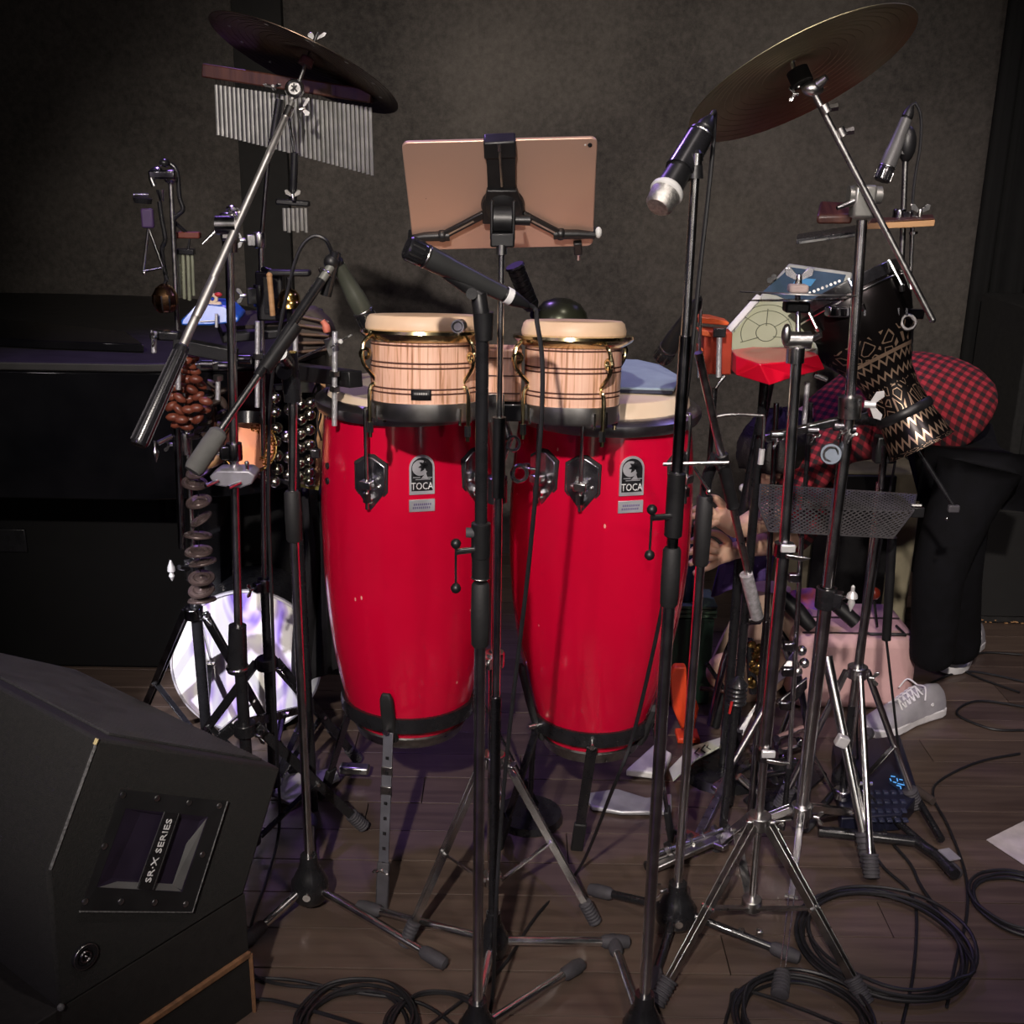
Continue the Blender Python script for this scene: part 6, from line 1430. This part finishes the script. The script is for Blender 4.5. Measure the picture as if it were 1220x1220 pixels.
# orange float, green box, blue bottle
of = thing('orange_sleeve', 'bright orange-red folded plastic piece standing at the right conga foot', 'plastic piece', onz(818, 870))
OF = mat('bright_orange_red', (1.0, .10, .03), .45, 0, (.95, .08, .02), 20)
MB().prism([at(798, 805, 2.60), at(804, 795, 2.60), at(818, 795, 2.60), at(820, 839, 2.62), at(826, 862, 2.66), at(812, 870, 2.66), at(802, 846, 2.62)], (0, .03, 0)).build('front_fold', OF, of, bevel=.006)
MB().prism([at(818, 812, 2.64), at(827, 828, 2.64), at(833, 845, 2.66), at(828, 869, 2.68), at(817, 872, 2.68)], (0, .03, 0)).build('rear_fold', OF, of, bevel=.006)
MB().box((onz(817, 874).x, 2.72, .008), (.06, .06, .016)).build('foot_block', OF, of, bevel=.004)
gx_ = thing('green_box', 'dark green lidded box behind the right conga', 'box', onz(812, 850))
c_ = at(815, 800, 2.95); MB().box((c_.x, 2.98, .13), (.14, .12, .26)).build('box_body', mat('dark_green', (.02, .06, .035), .5), gx_, bevel=.004)
for k_ in range(3): MB().box((c_.x, 2.98, .27 + .013 * k_), (.15, .13, .010)).build('lid_rim', mat('pale_green', (.12, .22, .13), .5), gx_, bevel=.002)
bt = thing('bottle', 'dark blue bottle standing on the green box behind the right conga', 'bottle', (c_.x - .01, 2.97, .302))
MB().lathe((c_.x - .01, 2.97, .302), (0, 0, 1), [(.0001, 0), (.03, 0), (.032, .004), (.032, .13), (.026, .155), (.012, .175), (.012, .195), (.0001, .195)], 24).build('bottle_body', mat('dark_blue_bottle', (.015, .03, .07), .25), bt); MB().cyl((c_.x - .01, 2.97, .495), (c_.x - .01, 2.97, .515), .014).build('cap', BLK, bt)
# kick pedal with chevron board
kp = thing('kick_pedal', 'kick drum pedal with pale chevron-grooved footboard', 'pedal', onz(840, 900))
BRD = mat('pale_green_board', (.62, .66, .55), .45)
bp4 = [onz(800, 927, .035), onz(823, 888, .05), onz(851, 877, .06), onz(867, 880, .065), onz(855, 892, .06), onz(828, 906, .05)]
bp4 = [onz(797, 918, .03), onz(822, 892, .045), onz(866, 878, .065), onz(857, 892, .06), onz(829, 907, .045), onz(802, 932, .03)]
bo_ = MB().prism(bp4, (0, 0, .006)).build('footboard', BRD, kp, bevel=.002)
for k_ in range(4):
    X, Y_ = 828 + 7 * k_, 897 - 3.2 * k_
    for s_ in (-1, 1): MB().bar(onz(X, Y_, .058), onz(X + 5, Y_ - (6 if s_ > 0 else -3), .058 + .002), .003, .002).build('chevron_groove', BLM, bo_)
MB().prism([onz(745, 925, .012), onz(780, 893, .012), onz(800, 905, .012), onz(790, 930, .012)], (0, 0, .02)).build('heel_block', WHT, kp, bevel=.005)
MB().prism([onz(695, 950, .004), onz(735, 944, .004), onz(770, 955, .004), onz(800, 950, .004), onz(800, 972, .004), onz(740, 972, .004), onz(705, 966, .004)], (0, 0, .012)).build('base_plate', mat('satin_grey_plate', (.42, .42, .44), .35, .4), kp, bevel=.004)
for a_, b_ in (((830, 1000), (870, 920)), ((778, 1035), (855, 1000)), ((795, 985), (865, 1010)), ((850, 940), (900, 905))): MB().bar(onz(*a_, .02), onz(*b_, .05), .02, .012).build('frame_bar', STEEL, kp, bevel=.003)
MB().cyl(onz(780, 1020, .04), onz(860, 990, .05), .010).build('axle', CH, kp); MB().cyl(onz(770, 1032, .02), onz(868, 1000, .02), .011).build('base_bar', BLM, kp)
for q in range(5): MB().cyl(onz(795 + 14 * q, 1012 - 5 * q, .045), onz(799 + 14 * q, 1010 - 5 * q, .05), .016, .016, 12).build('spring_coil', STEEL, kp)
# flat steel plate rising to the right (hi-hat footboard)
pl2 = thing('pedal_plate', 'grey steel footboard leaning up beside the thick ride pole', 'pedal', onz(905, 900))
MB().prism([at(880, 868, 2.35), at(945, 778, 2.4), at(952, 795, 2.4), at(930, 812, 2.38), at(900, 845, 2.35), at(885, 878, 2.35)], (0, .008, 0)).build('plate', STEEL, pl2, bevel=.002)
MB().prism([at(925, 838, 2.33), at(962, 808, 2.36), at(962, 820, 2.36), at(938, 848, 2.33)], (0, .01, 0)).build('lower_plate', DCH, pl2, bevel=.002)
for (X, Y_) in ((955, 775), (958, 790), (950, 800)): MB().sphere(at(X, Y_, 2.36), .012, 10).build('hinge_knuckle', CH, pl2)
T(pl2, 'link_bar', STEEL, [at(868, 918, 2.25), at(912, 842, 2.33)], .007); MB().bar(at(880, 870, 2.35), onz(872, 915, .01), .02, .01).build('stand_leg', DCH, pl2)
# little tripod pieces left of the ride pole foot
tk = thing('pedal_linkage', 'tangle of chrome pedal linkage between the two right stands', 'pedal', onz(930, 930))
for a_, b_, r_ in (((925, 880), (955, 868), .010), ((930, 895), (960, 888), .008), ((915, 905), (925, 935), .006), ((948, 905), (948, 940), .006), ((940, 850), (925, 890), .008), ((905, 925), (960, 915), .008), ((935, 930), (960, 950), .007), ((880, 925), (905, 945), .01)): T(tk, 'link_rod', CH, [onz(*a_, .07), onz(*b_, .03)], r_)
for a_ in ((900, 890), (935, 905), (955, 885), (920, 925), (900, 910)): MB().box(onz(*a_, .05), (.03, .022, .016), Matrix.Rotation(random.uniform(-1, 1), 3, 'Y')).build('link_block', DCH if a_[0] % 2 else STEEL, tk, bevel=.003)
MB().prism([onz(885, 955, .003), onz(960, 900, .003), onz(985, 925, .003), onz(920, 985, .003)], (0, 0, .008)).build('base_plate', BLM, tk, bevel=.002)
MB().box(onz(930, 912, .06), (.12, .02, .03)).build('pivot_bar', BLM, tk, bevel=.003)
# effect unit
eu = thing('effect_unit', 'black floor unit with rows of keys and a glowing blue label', 'electronic unit', onz(1040, 950))
ep = [onz(990, 905, 0), onz(1070, 893, 0), onz(1092, 965, 0), onz(1072, 990, 0), onz(1000, 995, 0)]
MB().prism(ep, (0, 0, .045)).build('unit_body', mat('navy_black_plastic', (.012, .013, .03), .4), eu, bevel=.004)
for i in range(5):
    for j in range(4):
        P_ = onz(1036 + 9.5 * i + 1.5 * j, 944 + 11 * j, .047); MB().box(P_, (.012, .014, .005)).build('key', mat('dark_blue_key', (.03, .035, .07), .35), eu, bevel=.001)
BLUE = mat('glowing_blue_label', (.02, .1, .3), .5, emit=((.12, .42, .9), .9))
lb = [onz(1061, 921, .048), onz(1082, 926, .048), onz(1073, 943, .048), onz(1059, 933, .048)]
lp_ = MB().prism(lb, (0, 0, .001)).build('blue_label', mat('label_dark', (.01, .03, .07), .5), eu)
for (X, Y_, w_, h_, a_) in ((1064, 925, 5, 1.2, .3), (1069, 929, 1.2, 5, .2), (1074, 929, 5, 1.2, .4), (1072, 934, 5, 1.2, .4), (1066, 932, 4, 1.2, .5), (1077, 931, 1.2, 6, .3), (1073, 938, 1.2, 5, .2), (1070, 936, 4, 1.2, .5), (1061, 929, 1.2, 4, .1), (1076, 935, 4, 1.2, .3)):
    P_ = onz(X, Y_, .0495); k_ = pm(1, P_); MB().box(P_, (w_ * k_, h_ * k_ * 1.5, .0006), Matrix.Rotation(-a_, 3, 'Z')).build('lit_mark', BLUE, lp_)
# white-tipped leg with grey label, lower right
lgx = thing('floor_bar', 'long black floor bar bending to a foot with a grey label, by the blue-lit unit', 'stand part', onz(1130, 1030))
T(lgx, 'bar', BLM, [onz(975, 990, .02), onz(1090, 1002, .02), onz(1118, 1020, .02), onz(1138, 1042, .02)], .013); T(lgx, 'upper_bar', BLM, [onz(1078, 925, .03), onz(1122, 1000, .02)], .008)
MB().box(onz(1131, 1018, .036), (.028, .04, .003), Matrix.Rotation(.3, 3, 'Z')).build('grey_label', mat('grey_label', (.3, .29, .32), .6), lgx)
fb = thing('rolled_cloth', 'small dark brown cloth lying on the floor behind the effect unit', 'cloth', onz(1100, 945))
T(fb, 'bundle', mat('dark_brown_cloth', (.05, .035, .03), .9), [onz(1090, 940, .012), onz(1112, 955, .012)], [.012, .010])
# ================================================================== PERSON
SKN = mat('person_skin', (.80, .50, .36), .5, 0, (.72, .42, .30), 12); SKN.node_tree.nodes['Principled BSDF'].inputs['Subsurface Weight'].default_value = 0.05
def skin_obj(name, m, parent, V_, E_, root=0, lv=2):
    off = V((0, 0, 0)); p = parent
    while p is not None: off += p.location; p = p.parent
    me = bpy.data.meshes.new(name); me.from_pydata([V(v[0]) - off for v in V_], E_, [])
    o = bpy.data.objects.new(name, me); col.objects.link(o); o.parent = parent
    md_ = o.modifiers.new('skin', 'SKIN'); md_.use_smooth_shade = True
    if not me.skin_vertices:
        pass
    sv = me.skin_vertices[0].data
    for i, v in enumerate(V_):
        r = v[1]; sv[i].radius = (r, r) if not isinstance(r, tuple) else r; sv[i].use_root = (i == root)
    ss = o.modifiers.new('sub', 'SUBSURF'); ss.levels = lv; ss.render_levels = lv
    me.materials.append(m); return o
pe = thing('person', 'person bending forward in red-black plaid shirt and dark trousers, hands reaching behind the right conga', 'person', (1.15, 2.95, 0))
hip = at(1160, 515, 2.90); w1 = at(1128, 478, 2.90); ch_ = at(1066, 472, 2.86); sh0 = at(995, 492, 2.80); nk = at(962, 508, 2.76); hd_ = at(928, 545, 2.70)
shL, elL, wrL = at(985, 530, 2.66), at(935, 606, 2.60), at(875, 632, 2.46)
shR, elR, wrR = at(1000, 520, 2.93), at(950, 640, 2.80), at(890, 652, 2.56)
kL, aL = at(1118, 680, 2.80), at(1108, 806, 2.86); kR, aR = at(1140, 680, 3.0), at(1140, 780, 3.12)
hipL, hipR = hip + V((-.01, -.08, -.03)), hip + V((.01, .09, -.03))
def lerp(a, b, t): return a + (b - a) * t
def hand(verts, edges, wi, wr, palm, tips, thumb, r=.0085):
    """palm vertex and five finger chains; tips: list of (knuckle, mid, tip)"""
    pi_ = len(verts); verts.append((palm, (.021, .015))); edges.append((wi, pi_))
    for kn, md1, tp1 in tips:
        a = len(verts); verts += [(kn, r * 1.1), (md1, r), (tp1, r * .8)]; edges += [(pi_, a), (a, a + 1), (a + 1, a + 2)]
    a = len(verts); verts += [(thumb[0], r * 1.35), (thumb[1], r * 1.1), (thumb[2], r * .9)]; edges += [(pi_, a), (a, a + 1), (a + 1, a + 2)]
Bv = [(hip, .07), (w1, .075), (ch_, .085), (sh0, .075), (nk, .05), (hd_ + V((.02, .02, .03)), .065), (hd_, .085), (hd_ + V((-.045, -.03, -.045)), .06)]
Be = [(0, 1), (1, 2), (2, 3), (3, 4), (4, 5), (5, 6), (6, 7)]
# nose as a small branch on the face, which looks down to the left
fd = V((-.55, -.25, -.8)).normalized(); fu = V((-.6, -.2, .5)); fu = (fu - fd * fu.dot(fd)).normalized(); fr2 = fd.cross(fu).normalized()
fc_ = hd_ + V((-.02, -.015, -.02))
Bv.append((fc_ + fd * .085, .018)); Be.append((6, 8)); Bv.append((fc_ + fd * .108 - fu * .015, .010)); Be.append((8, 9))
# arms
i0 = len(Bv); Bv += [(shL, .045), (elL, .036), (lerp(elL, wrL, .45), .036), (wrL, .023)]; Be += [(3, i0), (i0, i0 + 1), (i0 + 1, i0 + 2), (i0 + 2, i0 + 3)]
hY = 2.40
hand(Bv, Be, i0 + 3, wrL, at(858, 618, 2.42), [(at(846, 606, 2.40), at(834, 604, 2.37), at(824, 609, 2.35)), (at(845, 611, 2.40), at(833, 611, 2.36), at(824, 617, 2.34)), (at(846, 617, 2.39), at(835, 620, 2.36), at(827, 626, 2.35)), (at(849, 623, 2.39), at(840, 628, 2.37), at(833, 633, 2.36))], (at(862, 604, 2.43), at(854, 594, 2.41), at(844, 592, 2.39)))
i1 = len(Bv); Bv += [(shR, .045), (elR, .036), (lerp(elR, wrR, .45), .036), (wrR, .024)]; Be += [(3, i1), (i1, i1 + 1), (i1 + 1, i1 + 2), (i1 + 2, i1 + 3)]
hand(Bv, Be, i1 + 3, wrR, at(862, 660, 2.48), [(at(846, 645, 2.46), at(833, 640, 2.42), at(822, 646, 2.40)), (at(844, 654, 2.45), at(831, 652, 2.41), at(820, 660, 2.39)), (at(845, 664, 2.45), at(832, 665, 2.42), at(820, 673, 2.40)), (at(848, 674, 2.46), at(837, 678, 2.43), at(826, 684, 2.41))], (at(868, 646, 2.50), at(856, 636, 2.48), at(845, 634, 2.46)))
body = skin_obj('body', SKN, pe, Bv, Be, 0, 2)
for s_ in (-1, 1):
    MB().sphere(fc_ + fd * .078 + fu * .012 + fr2 * .03 * s_, .011, 12).build('eye', mat('eye_white', (.6, .58, .55), .3), pe)
    MB().sphere(fc_ + fd * .088 + fu * .012 + fr2 * .03 * s_, .005, 8).build('pupil', BLM, pe)
    MB().sphere(hd_ + fr2 * .083 * s_ + fd * .0 , .022, 12, (.5, .7, 1.3)).build('ear', SKN, pe)
MB().bar(fc_ + fd * .078 - fu * .042 - fr2 * .022, fc_ + fd * .078 - fu * .042 + fr2 * .022, .008, .008, fu).build('mouth', mat('lip', (.4, .15, .12), .5), pe, bevel=.003)
HR = mat('black_hair', (.018, .013, .011), .6, 0, (.008, .006, .006), 60, 1.0, 260)
hb = MB(); rows = []
up_ = (-fd * .75 + fu * .65).normalized(); x_, y__, _ = frame(up_)
for i in range(14):
    t_ = radians(8 * i + .5); rows.append([hd_ + V((.008, .008, .01)) + (up_ * cos(t_) + (x_ * cos(2 * pi * j / 40) + y__ * sin(2 * pi * j / 40)) * sin(t_)) * (.108 + .004 * sin(j * 2.9 + i) + .003 * sin(j * 5.1)) for j in range(40)])
o = hb.grid(rows, True, False, False).build('hair', HR, pe); so = o.modifiers.new('s', 'SOLIDIFY'); so.thickness = .01
# shirt (child): torso and sleeves
Sv = [(hip + V((.005, 0, .01)), (.125, .13)), (w1, (.135, .135)), (ch_, (.15, .145)), (sh0, (.12, .12)), (lerp(sh0, nk, .55), .065), (shL, .062), (lerp(shL, elL, .5), .056), (elL, .05), (lerp(elL, wrL, .35), .046), (shR, .062), (lerp(shR, elR, .5), .056), (elR, .05), (lerp(elR, wrR, .3), .046)]
Se = [(0, 1), (1, 2), (2, 3), (3, 4), (3, 5), (5, 6), (6, 7), (7, 8), (3, 9), (9, 10), (10, 11), (11, 12)]
shirt = skin_obj('plaid_shirt', PLAID, pe, Sv, Se, 0, 2)
TR = mat('dark_trousers', (.006, .006, .008), .9, 0, (.004, .004, .005), 30, .3, spec=.15)
Tv = [(hip + V((.02, .01, -.02)), (.135, .125)), (hipL + V((0, 0, -.07)), .10), (lerp(hipL, kL, .5), .088), (kL, .072), (lerp(kL, aL, .5), .066), (aL + V((0, 0, .03)), .064), (hipR + V((0, 0, -.07)), .10), (lerp(hipR, kR, .5), .088), (kR, .072), (lerp(kR, aR, .5), .07), (aR + V((0.0, 0, -.01)), .075)]
Te = [(0, 1), (1, 2), (2, 3), (3, 4), (4, 5), (0, 6), (6, 7), (7, 8), (8, 9), (9, 10)]
tr_ = skin_obj('trousers', TR, pe, Tv, Te, 0, 2)
# sneakers
SUE = mat('grey_suede', (.36, .35, .38), .85, 0, (.30, .29, .32), 30, .3); SOLE = mat('white_sole', (.85, .84, .86), .5)
def sneaker(toe, heel):
    toe, heel = V(toe), V(heel); toe.z = heel.z = 0; d = (toe - heel); L = .285; d.normalize(); s_ = V((-d.y, d.x, 0)); c0_ = heel
    def ring(q, z, wsc): return None
    prof = [(0.0, .03), (.08, .036), (.25, .034), (.45, .035), (.62, .044), (.78, .049), (.9, .043), (.97, .028), (1.0, .008)]
    out = [c0_ + d * L * q + s_ * w for q, w in prof] + [c0_ + d * L * q - s_ * w * .9 for q, w in prof[::-1]]
    sl = MB().prism([p + V((0, 0, .002)) for p in out], (0, 0, .026)).build('sneaker_sole', SOLE, pe, bevel=.004)
    rows = []
    for (q, w, h, top) in ((.0, .026, .03, .075), (.06, .034, .03, .092), (.2, .034, .03, .100), (.32, .034, .03, .098), (.45, .036, .03, .088), (.6, .042, .03, .072), (.75, .046, .03, .058), (.88, .041, .03, .048), (.97, .024, .03, .036), (.995, .006, .03, .031)):
        row = []
        for j in range(13):
            a_ = pi * j / 12; sh_ = abs(sin(a_)) ** .7; row.append(c0_ + d * L * q + s_ * w * cos(a_) * (1 - .25 * sh_ * (1 if q < .5 else .3)) + V((0, 0, .024 + (top - .024) * sh_)))
        rows.append(row)
    up2 = MB().grid(rows, False).build('sneaker_upper', SUE, pe, ang=60)
    tg = MB().bar(c0_ + d * L * .33 + V((0, 0, .10)), c0_ + d * L * .62 + V((0, 0, .073)), .028, .006).build('sneaker_tongue', SUE, pe, bevel=.002)
    for i in range(5):
        q = .37 + .055 * i; z_ = .101 - (q - .33) * .10
        for k_ in (-1, 1): MB().tube([c0_ + d * L * q + s_ * .024 * k_ + V((0, 0, z_ - .008)), c0_ + d * L * (q + .02) + V((0, 0, z_ + .008)), c0_ + d * L * (q + .045) - s_ * .024 * k_ + V((0, 0, z_ - .013))], .0026, 6).build('shoelace', SOLE, up2)
    for k_ in (-1, 1): MB().tube(spline([c0_ + d * L * .36 + V((0, 0, .108)), c0_ + d * L * .38 + s_ * .03 * k_ + V((0, 0, .115)), c0_ + d * L * .42 + s_ * .045 * k_ + V((0, 0, .085))], 5), .0024, 6).build('lace_bow', SOLE, up2)
    MB().torus(c0_ + d * L * .25 + s_ * -.0335 + V((0, 0, .055)), s_, .004, .0015, 14, 5).build('eyelet', SOLE, up2); MB().torus(c0_ + d * L * .25 + s_ * .0335 + V((0, 0, .055)), s_, .004, .0015, 14, 5).build('eyelet', SOLE, up2)
hl = onz(1117, 848); sneaker(onz(1046, 872), hl)
hl2 = onz(1162, 768); sneaker(onz(1122, 806), hl2)
vc = thing('violet_cloth', 'violet cloth and pale bag corner hanging below the reaching hands', 'cloth', at(895, 660, 2.75))
b = MB(); rows = []
for i in range(8): rows.append([at(868 + 10 * j - 3 * i, 632 + 11 * i - 3.0 * j + 2 * sin(j + i), 2.78 + .012 * sin(j * 1.7 + i)) for j in range(8)])
o = b.grid(rows, False).build('draped_cloth', mat('deep_violet_cloth', (.09, .045, .2), .85, 0, (.05, .03, .13), 14), vc); so = o.modifiers.new('s', 'SOLIDIFY'); so.thickness = .006
bx5 = thing('beige_case', 'beige case side glimpsed behind the perforated music desk', 'case', at(1000, 660, 3.35))
MB().box((at(1010, 660, 3.4).x, 3.5, .28), (.42, .2, .56)).build('case_body', mat('beige_canvas', (.34, .30, .2), .85), bx5, bevel=.01); MB().box((at(1010, 660, 3.4).x, 3.39, .30), (.24, .02, .50)).build('dark_front_panel', BLK, bx5, bevel=.004)
# ================================================================== STAGE MONITOR LOWER LEFT
zb = .25
CARP = mat('monitor_carpet', (.017, .016, .015), .9, 0, (.009, .009, .0085), 160, .8, 500)
Dp, Cp = onz(70, 1204, zb), onz(291, 1066, zb)
hd = (Cp - Dp).normalized(); pn_ = V((hd.y, -hd.x, 0)); pn_ = pn_ if pn_.dot(CAM - Dp) > 0 else -pn_
def mp(px, py, o=0): return onp(px, py, Dp + pn_ * o, pn_)
Ap, Bp, Ep = mp(117, 879), mp(335, 915), mp(57, 1040)
mon = thing('stage_monitor', 'black carpeted wedge stage monitor in the lower left corner', 'speaker', Dp)
MB().prism([Dp, Cp, Bp, Ap, Ep], -pn_ * .62).build('cabinet', CARP, mon, bevel=.006)
# baffle grille on the slanted top
gq = [Ap + (Bp - Ap) * .1, Ap + (Bp - Ap) * .94]
tn = (Bp - Ap).cross(-pn_).normalized(); tn = tn if tn.z > 0 else -tn
MB().prism([gq[0] - pn_ * .03, gq[1] - pn_ * .03, gq[1] - pn_ * .59, gq[0] - pn_ * .59], tn * .004).build('grille', mat('grille_cloth', (.05, .048, .05), .7, 0, (.012, .012, .013), 300, 1.0, 600), mon, bevel=.001)
wv = MB()
for i in range(70):
    q = i / 69; a_ = gq[0] - pn_ * (.03 + .56 * q) + tn * .0045; wv.bar(a_, a_ + (gq[1] - gq[0]), .0025, .0014, tn)
tag(wv.build('grille_weave', mat('grille_thread', (.06, .058, .06), .6), mon), None, None, None, 'stuff')
# slanted front face edge wear
GREY = mat('scuffed_grey', (.16, .16, .16), .9, 0, (.05, .05, .05), 220)
T(mon, 'worn_edge', GREY, [mp(114, 888, .0), mp(60, 1036, .0)], [.0025, .0025], 6)
T(mon, 'bare_corner', mat('bare_wood_corner', (.6, .5, .25), .8), [mp(116, 880, .001), mp(113, 887, .001)], .003, 6)
# horn handle port with metal frame
FR = mat('dull_black_metal', (.03, .03, .032), .4, .4)
O = [(144, 940), (271, 955), (229, 1087), (95, 1086)]; I = [(150, 963), (248, 973), (217, 1063), (115, 1057)]
fr_ = thing('port_frame', None, None); bpy.data.objects.remove(fr_)
m = MB(); bidx = 0
Po = [mp(*q, .006) for q in O]; Pi = [mp(*q, .007) for q in I]; Pob = [mp(*q, -.001) for q in O]
b0 = len(m.v); m.v += [tuple(p) for p in Po + Pi + Pob]
for i in range(4):
    k = (i + 1) % 4; m.f.append((i, k, 4 + k, 4 + i)); m.f.append((8 + i, 8 + k, k, i)); m.uv += [None, None]
pf = m.build('port_frame', FR, mon, False)
T(pf, 'frame_edge', GREY, [mp(271, 955, .006), mp(229, 1087, .006), mp(95, 1086, .006)], .0016, 6)
# recessed pocket
inner = [mp(*q, .0065) for q in I]; deep = [mp(*q, .0015) for q in ((168, 968), (238, 978), (210, 1053), (133, 1046))]
m = MB(); m.v += [tuple(p) for p in inner + deep]
for i in range(4): m.f.append((i, (i + 1) % 4, 4 + (i + 1) % 4, 4 + i)); m.uv.append(None)
m.f.append((4, 5, 6, 7)); m.uv.append(None)
VIO = mat('satin_dark_violet', (.035, .026, .05), .32, .3)
m.build('pocket', VIO, mon, False)
m = MB(); m.prism([mp(246, 975, .0066), mp(216, 1060, .0066), mp(205, 1055, .0045), mp(222, 1005, .002)], pn_ * .0005)
m.build('flared_side', mat('satin_grey', (.17, .17, .17), .4, .2), mon, False)
m = MB(); m.prism([mp(118, 1057, .0066), mp(216, 1062, .0066), mp(205, 1053, .003), mp(140, 1050, .003)], pn_ * .0005)
m.build('flared_bottom', MATS['satin_grey'], mon, False)
# centre strip with lettering
S = [(196, 967), (213, 969), (182, 1060), (163, 1058)]
st = MB().prism([mp(*q, .0062) for q in S], pn_ * .0035).build('centre_strip', BLM, mon, False)
for (a_, b_) in (((196, 967), (163, 1058)), ((213, 969), (182, 1060))): MB().tube([mp(*a_, .0095), mp(*b_, .0095)], .0008, 6).build('strip_edge', STEEL, st)
tA, tB = mp(176, 1052, .0102), mp(203, 975, .0102); td = (tB - tA).normalized(); ty = pn_.cross(td).normalized()
me = text_mesh('SR·X SERIES', .0165)
wid = max(v.co.x for v in me.vertices) - min(v.co.x for v in me.vertices); bpy.data.meshes.remove(me)
place_text('SR·X SERIES', .0165, MATS['badge_white'], st, (tA + tB) / 2, td, ty, 'lettering', (tB - tA).length * .98 / wid)
for X, Y_ in ((146, 947), (187, 951), (225, 956), (261, 960), (124, 1008), (241, 1018), (101, 1074), (144, 1074), (184, 1075), (221, 1077)):
    c_ = mp(X, Y_, .007); MB().lathe(c_, pn_, [(.0052, 0), (.0048, .0018), (.0025, .003), (.0001, .0034)], 12).build('bolt', STEEL, pf)
# jack plate
jc = mp(101, 1139, .0015)
jp = MB().lathe(jc, pn_, [(.022, -.002), (.022, .003), (.019, .0045), (.015, .004), (.014, .0005), (.0001, .0005)], 32).build('jack_plate', BLM, mon)
MB().torus(jc + pn_ * .003, pn_, .020, .0012, 32, 6).build('plate_rim', STEEL, jp); MB().torus(jc + pn_ * .003, pn_, .0085, .0022, 24, 6).build('socket_ring', DCH, jp)
MB().sphere(jc + pn_ * .003, .0035, 10).build('socket_pin', DCH, jp)
MB().sphere(mp(73, 1204, .002) + V((0, 0, .006)), .006, 8).build('scuffed_corner', GREY, mon)
# crate below
cr = thing('wooden_crate', 'dark wooden crate with bare orange-brown edge supporting the stage monitor', 'crate', (Dp.x, Dp.y, 0))
e0, e1 = Dp - hd * .25, Cp + hd * .004
CRB = mat('crate_black', (.014, .012, .011), .8, 0, None, 60, .4)
EDGE = mat('bare_plywood_edge', (.26, .13, .06), .75, 0, (.14, .07, .035), 60)
def cbox(z0, z1, o, m, nm, dep=.62, g=0):
    a_, b_ = e0 + pn_ * o, e1 + pn_ * o + hd * g; return MB().prism([V((a_.x, a_.y, z0)), V((b_.x, b_.y, z0)), V((b_.x, b_.y, z0)) - pn_ * dep, V((a_.x, a_.y, z0)) - pn_ * dep], (0, 0, z1 - z0)).build(nm, m, cr, bevel=.002)
zz = onp(292, 1140, Dp, pn_).z
cbox(zz + .006, zb, -.002, CRB, 'upper_panel'); cbox(zz - .006, zz + .006, .004, EDGE, 'plywood_edge'); cbox(0.0, zz - .006, .0, CRB, 'lower_panel')
pe_ = e1 + pn_ * .002; MB().cyl((pe_.x, pe_.y, .0), (pe_.x, pe_.y, zz), .004, .004, 6).build('corner_strip', EDGE, cr)

# ================================================================== CABLES ON THE FLOOR, PAPER
def coil(lab, cpx, R_, turns, seed, tail=None, r=.0036, squash=1.0, lift=.006):
    rnd = random.Random(seed); c_ = onz(*cpx); pts = []
    n = int(turns * 14)
    for i in range(n):
        a_ = 2 * pi * i / 14 + rnd.uniform(-.05, .05); q = 1 + .09 * sin(i * .37 + seed) + rnd.uniform(-.02, .02)
        pts.append(V((c_.x + R_ * q * cos(a_), c_.y + R_ * squash * q * sin(a_), lift * .6 + .0045 * (i // 14) + rnd.uniform(0, .002))))
    if tail: pts += [onz(px, py, .005) for px, py in tail]
    tag(origin(MB().tube(spline(pts, 4), r, 7).build('cable_coil', CAB, None), c_), lab, 'cable')
coil('large coil of black cable on the floor at the lower right', (1052, 1128), .158, 6, 1, [(1100, 1060), (1085, 1030), (1060, 1000), (1045, 970)])
coil('coil of black cable at the bottom edge right of the front microphone stands', (955, 1225), .115, 7, 2, [(890, 1180), (870, 1200), (860, 1240)])
coil('loose loops of black cable on the floor at the right edge', (1215, 1080), .10, 3, 3)
coil('loose loops of black cable on the bottom edge left of the centre stand', (425, 1228), .10, 5, 4, [(340, 1195), (300, 1190), (280, 1180)])
coil('second loose loops of black cable near the centre stand at the bottom', (520, 1225), .085, 3, 5)
def fcable(lab, pts, r=.0034): tag(origin(MB().tube(spline([onz(px, py, .0045) for px, py in pts], 8), r, 7).build('floor_cable', CAB, None), onz(*pts[0])), lab, 'cable')
fcable('thin black cable running from the back toward the big coil past the white paper', [(1215, 898), (1165, 908), (1120, 930), (1112, 950), (1130, 985), (1150, 1040), (1152, 1090), (1140, 1140), (1128, 1200)])
fcable('black cable looping on the floor right of the grey sneaker', [(1220, 870), (1180, 868), (1140, 850), (1165, 835), (1220, 842)])
fcable('black cable curving behind the trouser leg to the right edge', [(1100, 818), (1150, 800), (1220, 812)])
fcable('black cable lying near the right wall behind the sneaker', [(1218, 780), (1170, 778), (1140, 790), (1160, 805), (1215, 825)])
fcable('black cable bending from the effect unit down to the large coil', [(1020, 980), (1050, 1030), (1082, 1060), (1092, 1090), (1088, 1160), (1075, 1220)])
fcable('black cable running along the bottom left floor past the crate', [(295, 1165), (350, 1168), (420, 1182), (500, 1195), (545, 1225)])
pp_ = MB().prism([onz(1175, 1001, .001), onz(1225, 976, .001), onz(1290, 1010, .001), onz(1225, 1034, .001)], (0, 0, .0015)).build('paper_sheet', mat('white_paper', (.62, .57, .55), .8))
tag(origin(pp_, onz(1200, 1000)), 'sheet of white paper lying on the floor at the right edge', 'paper')
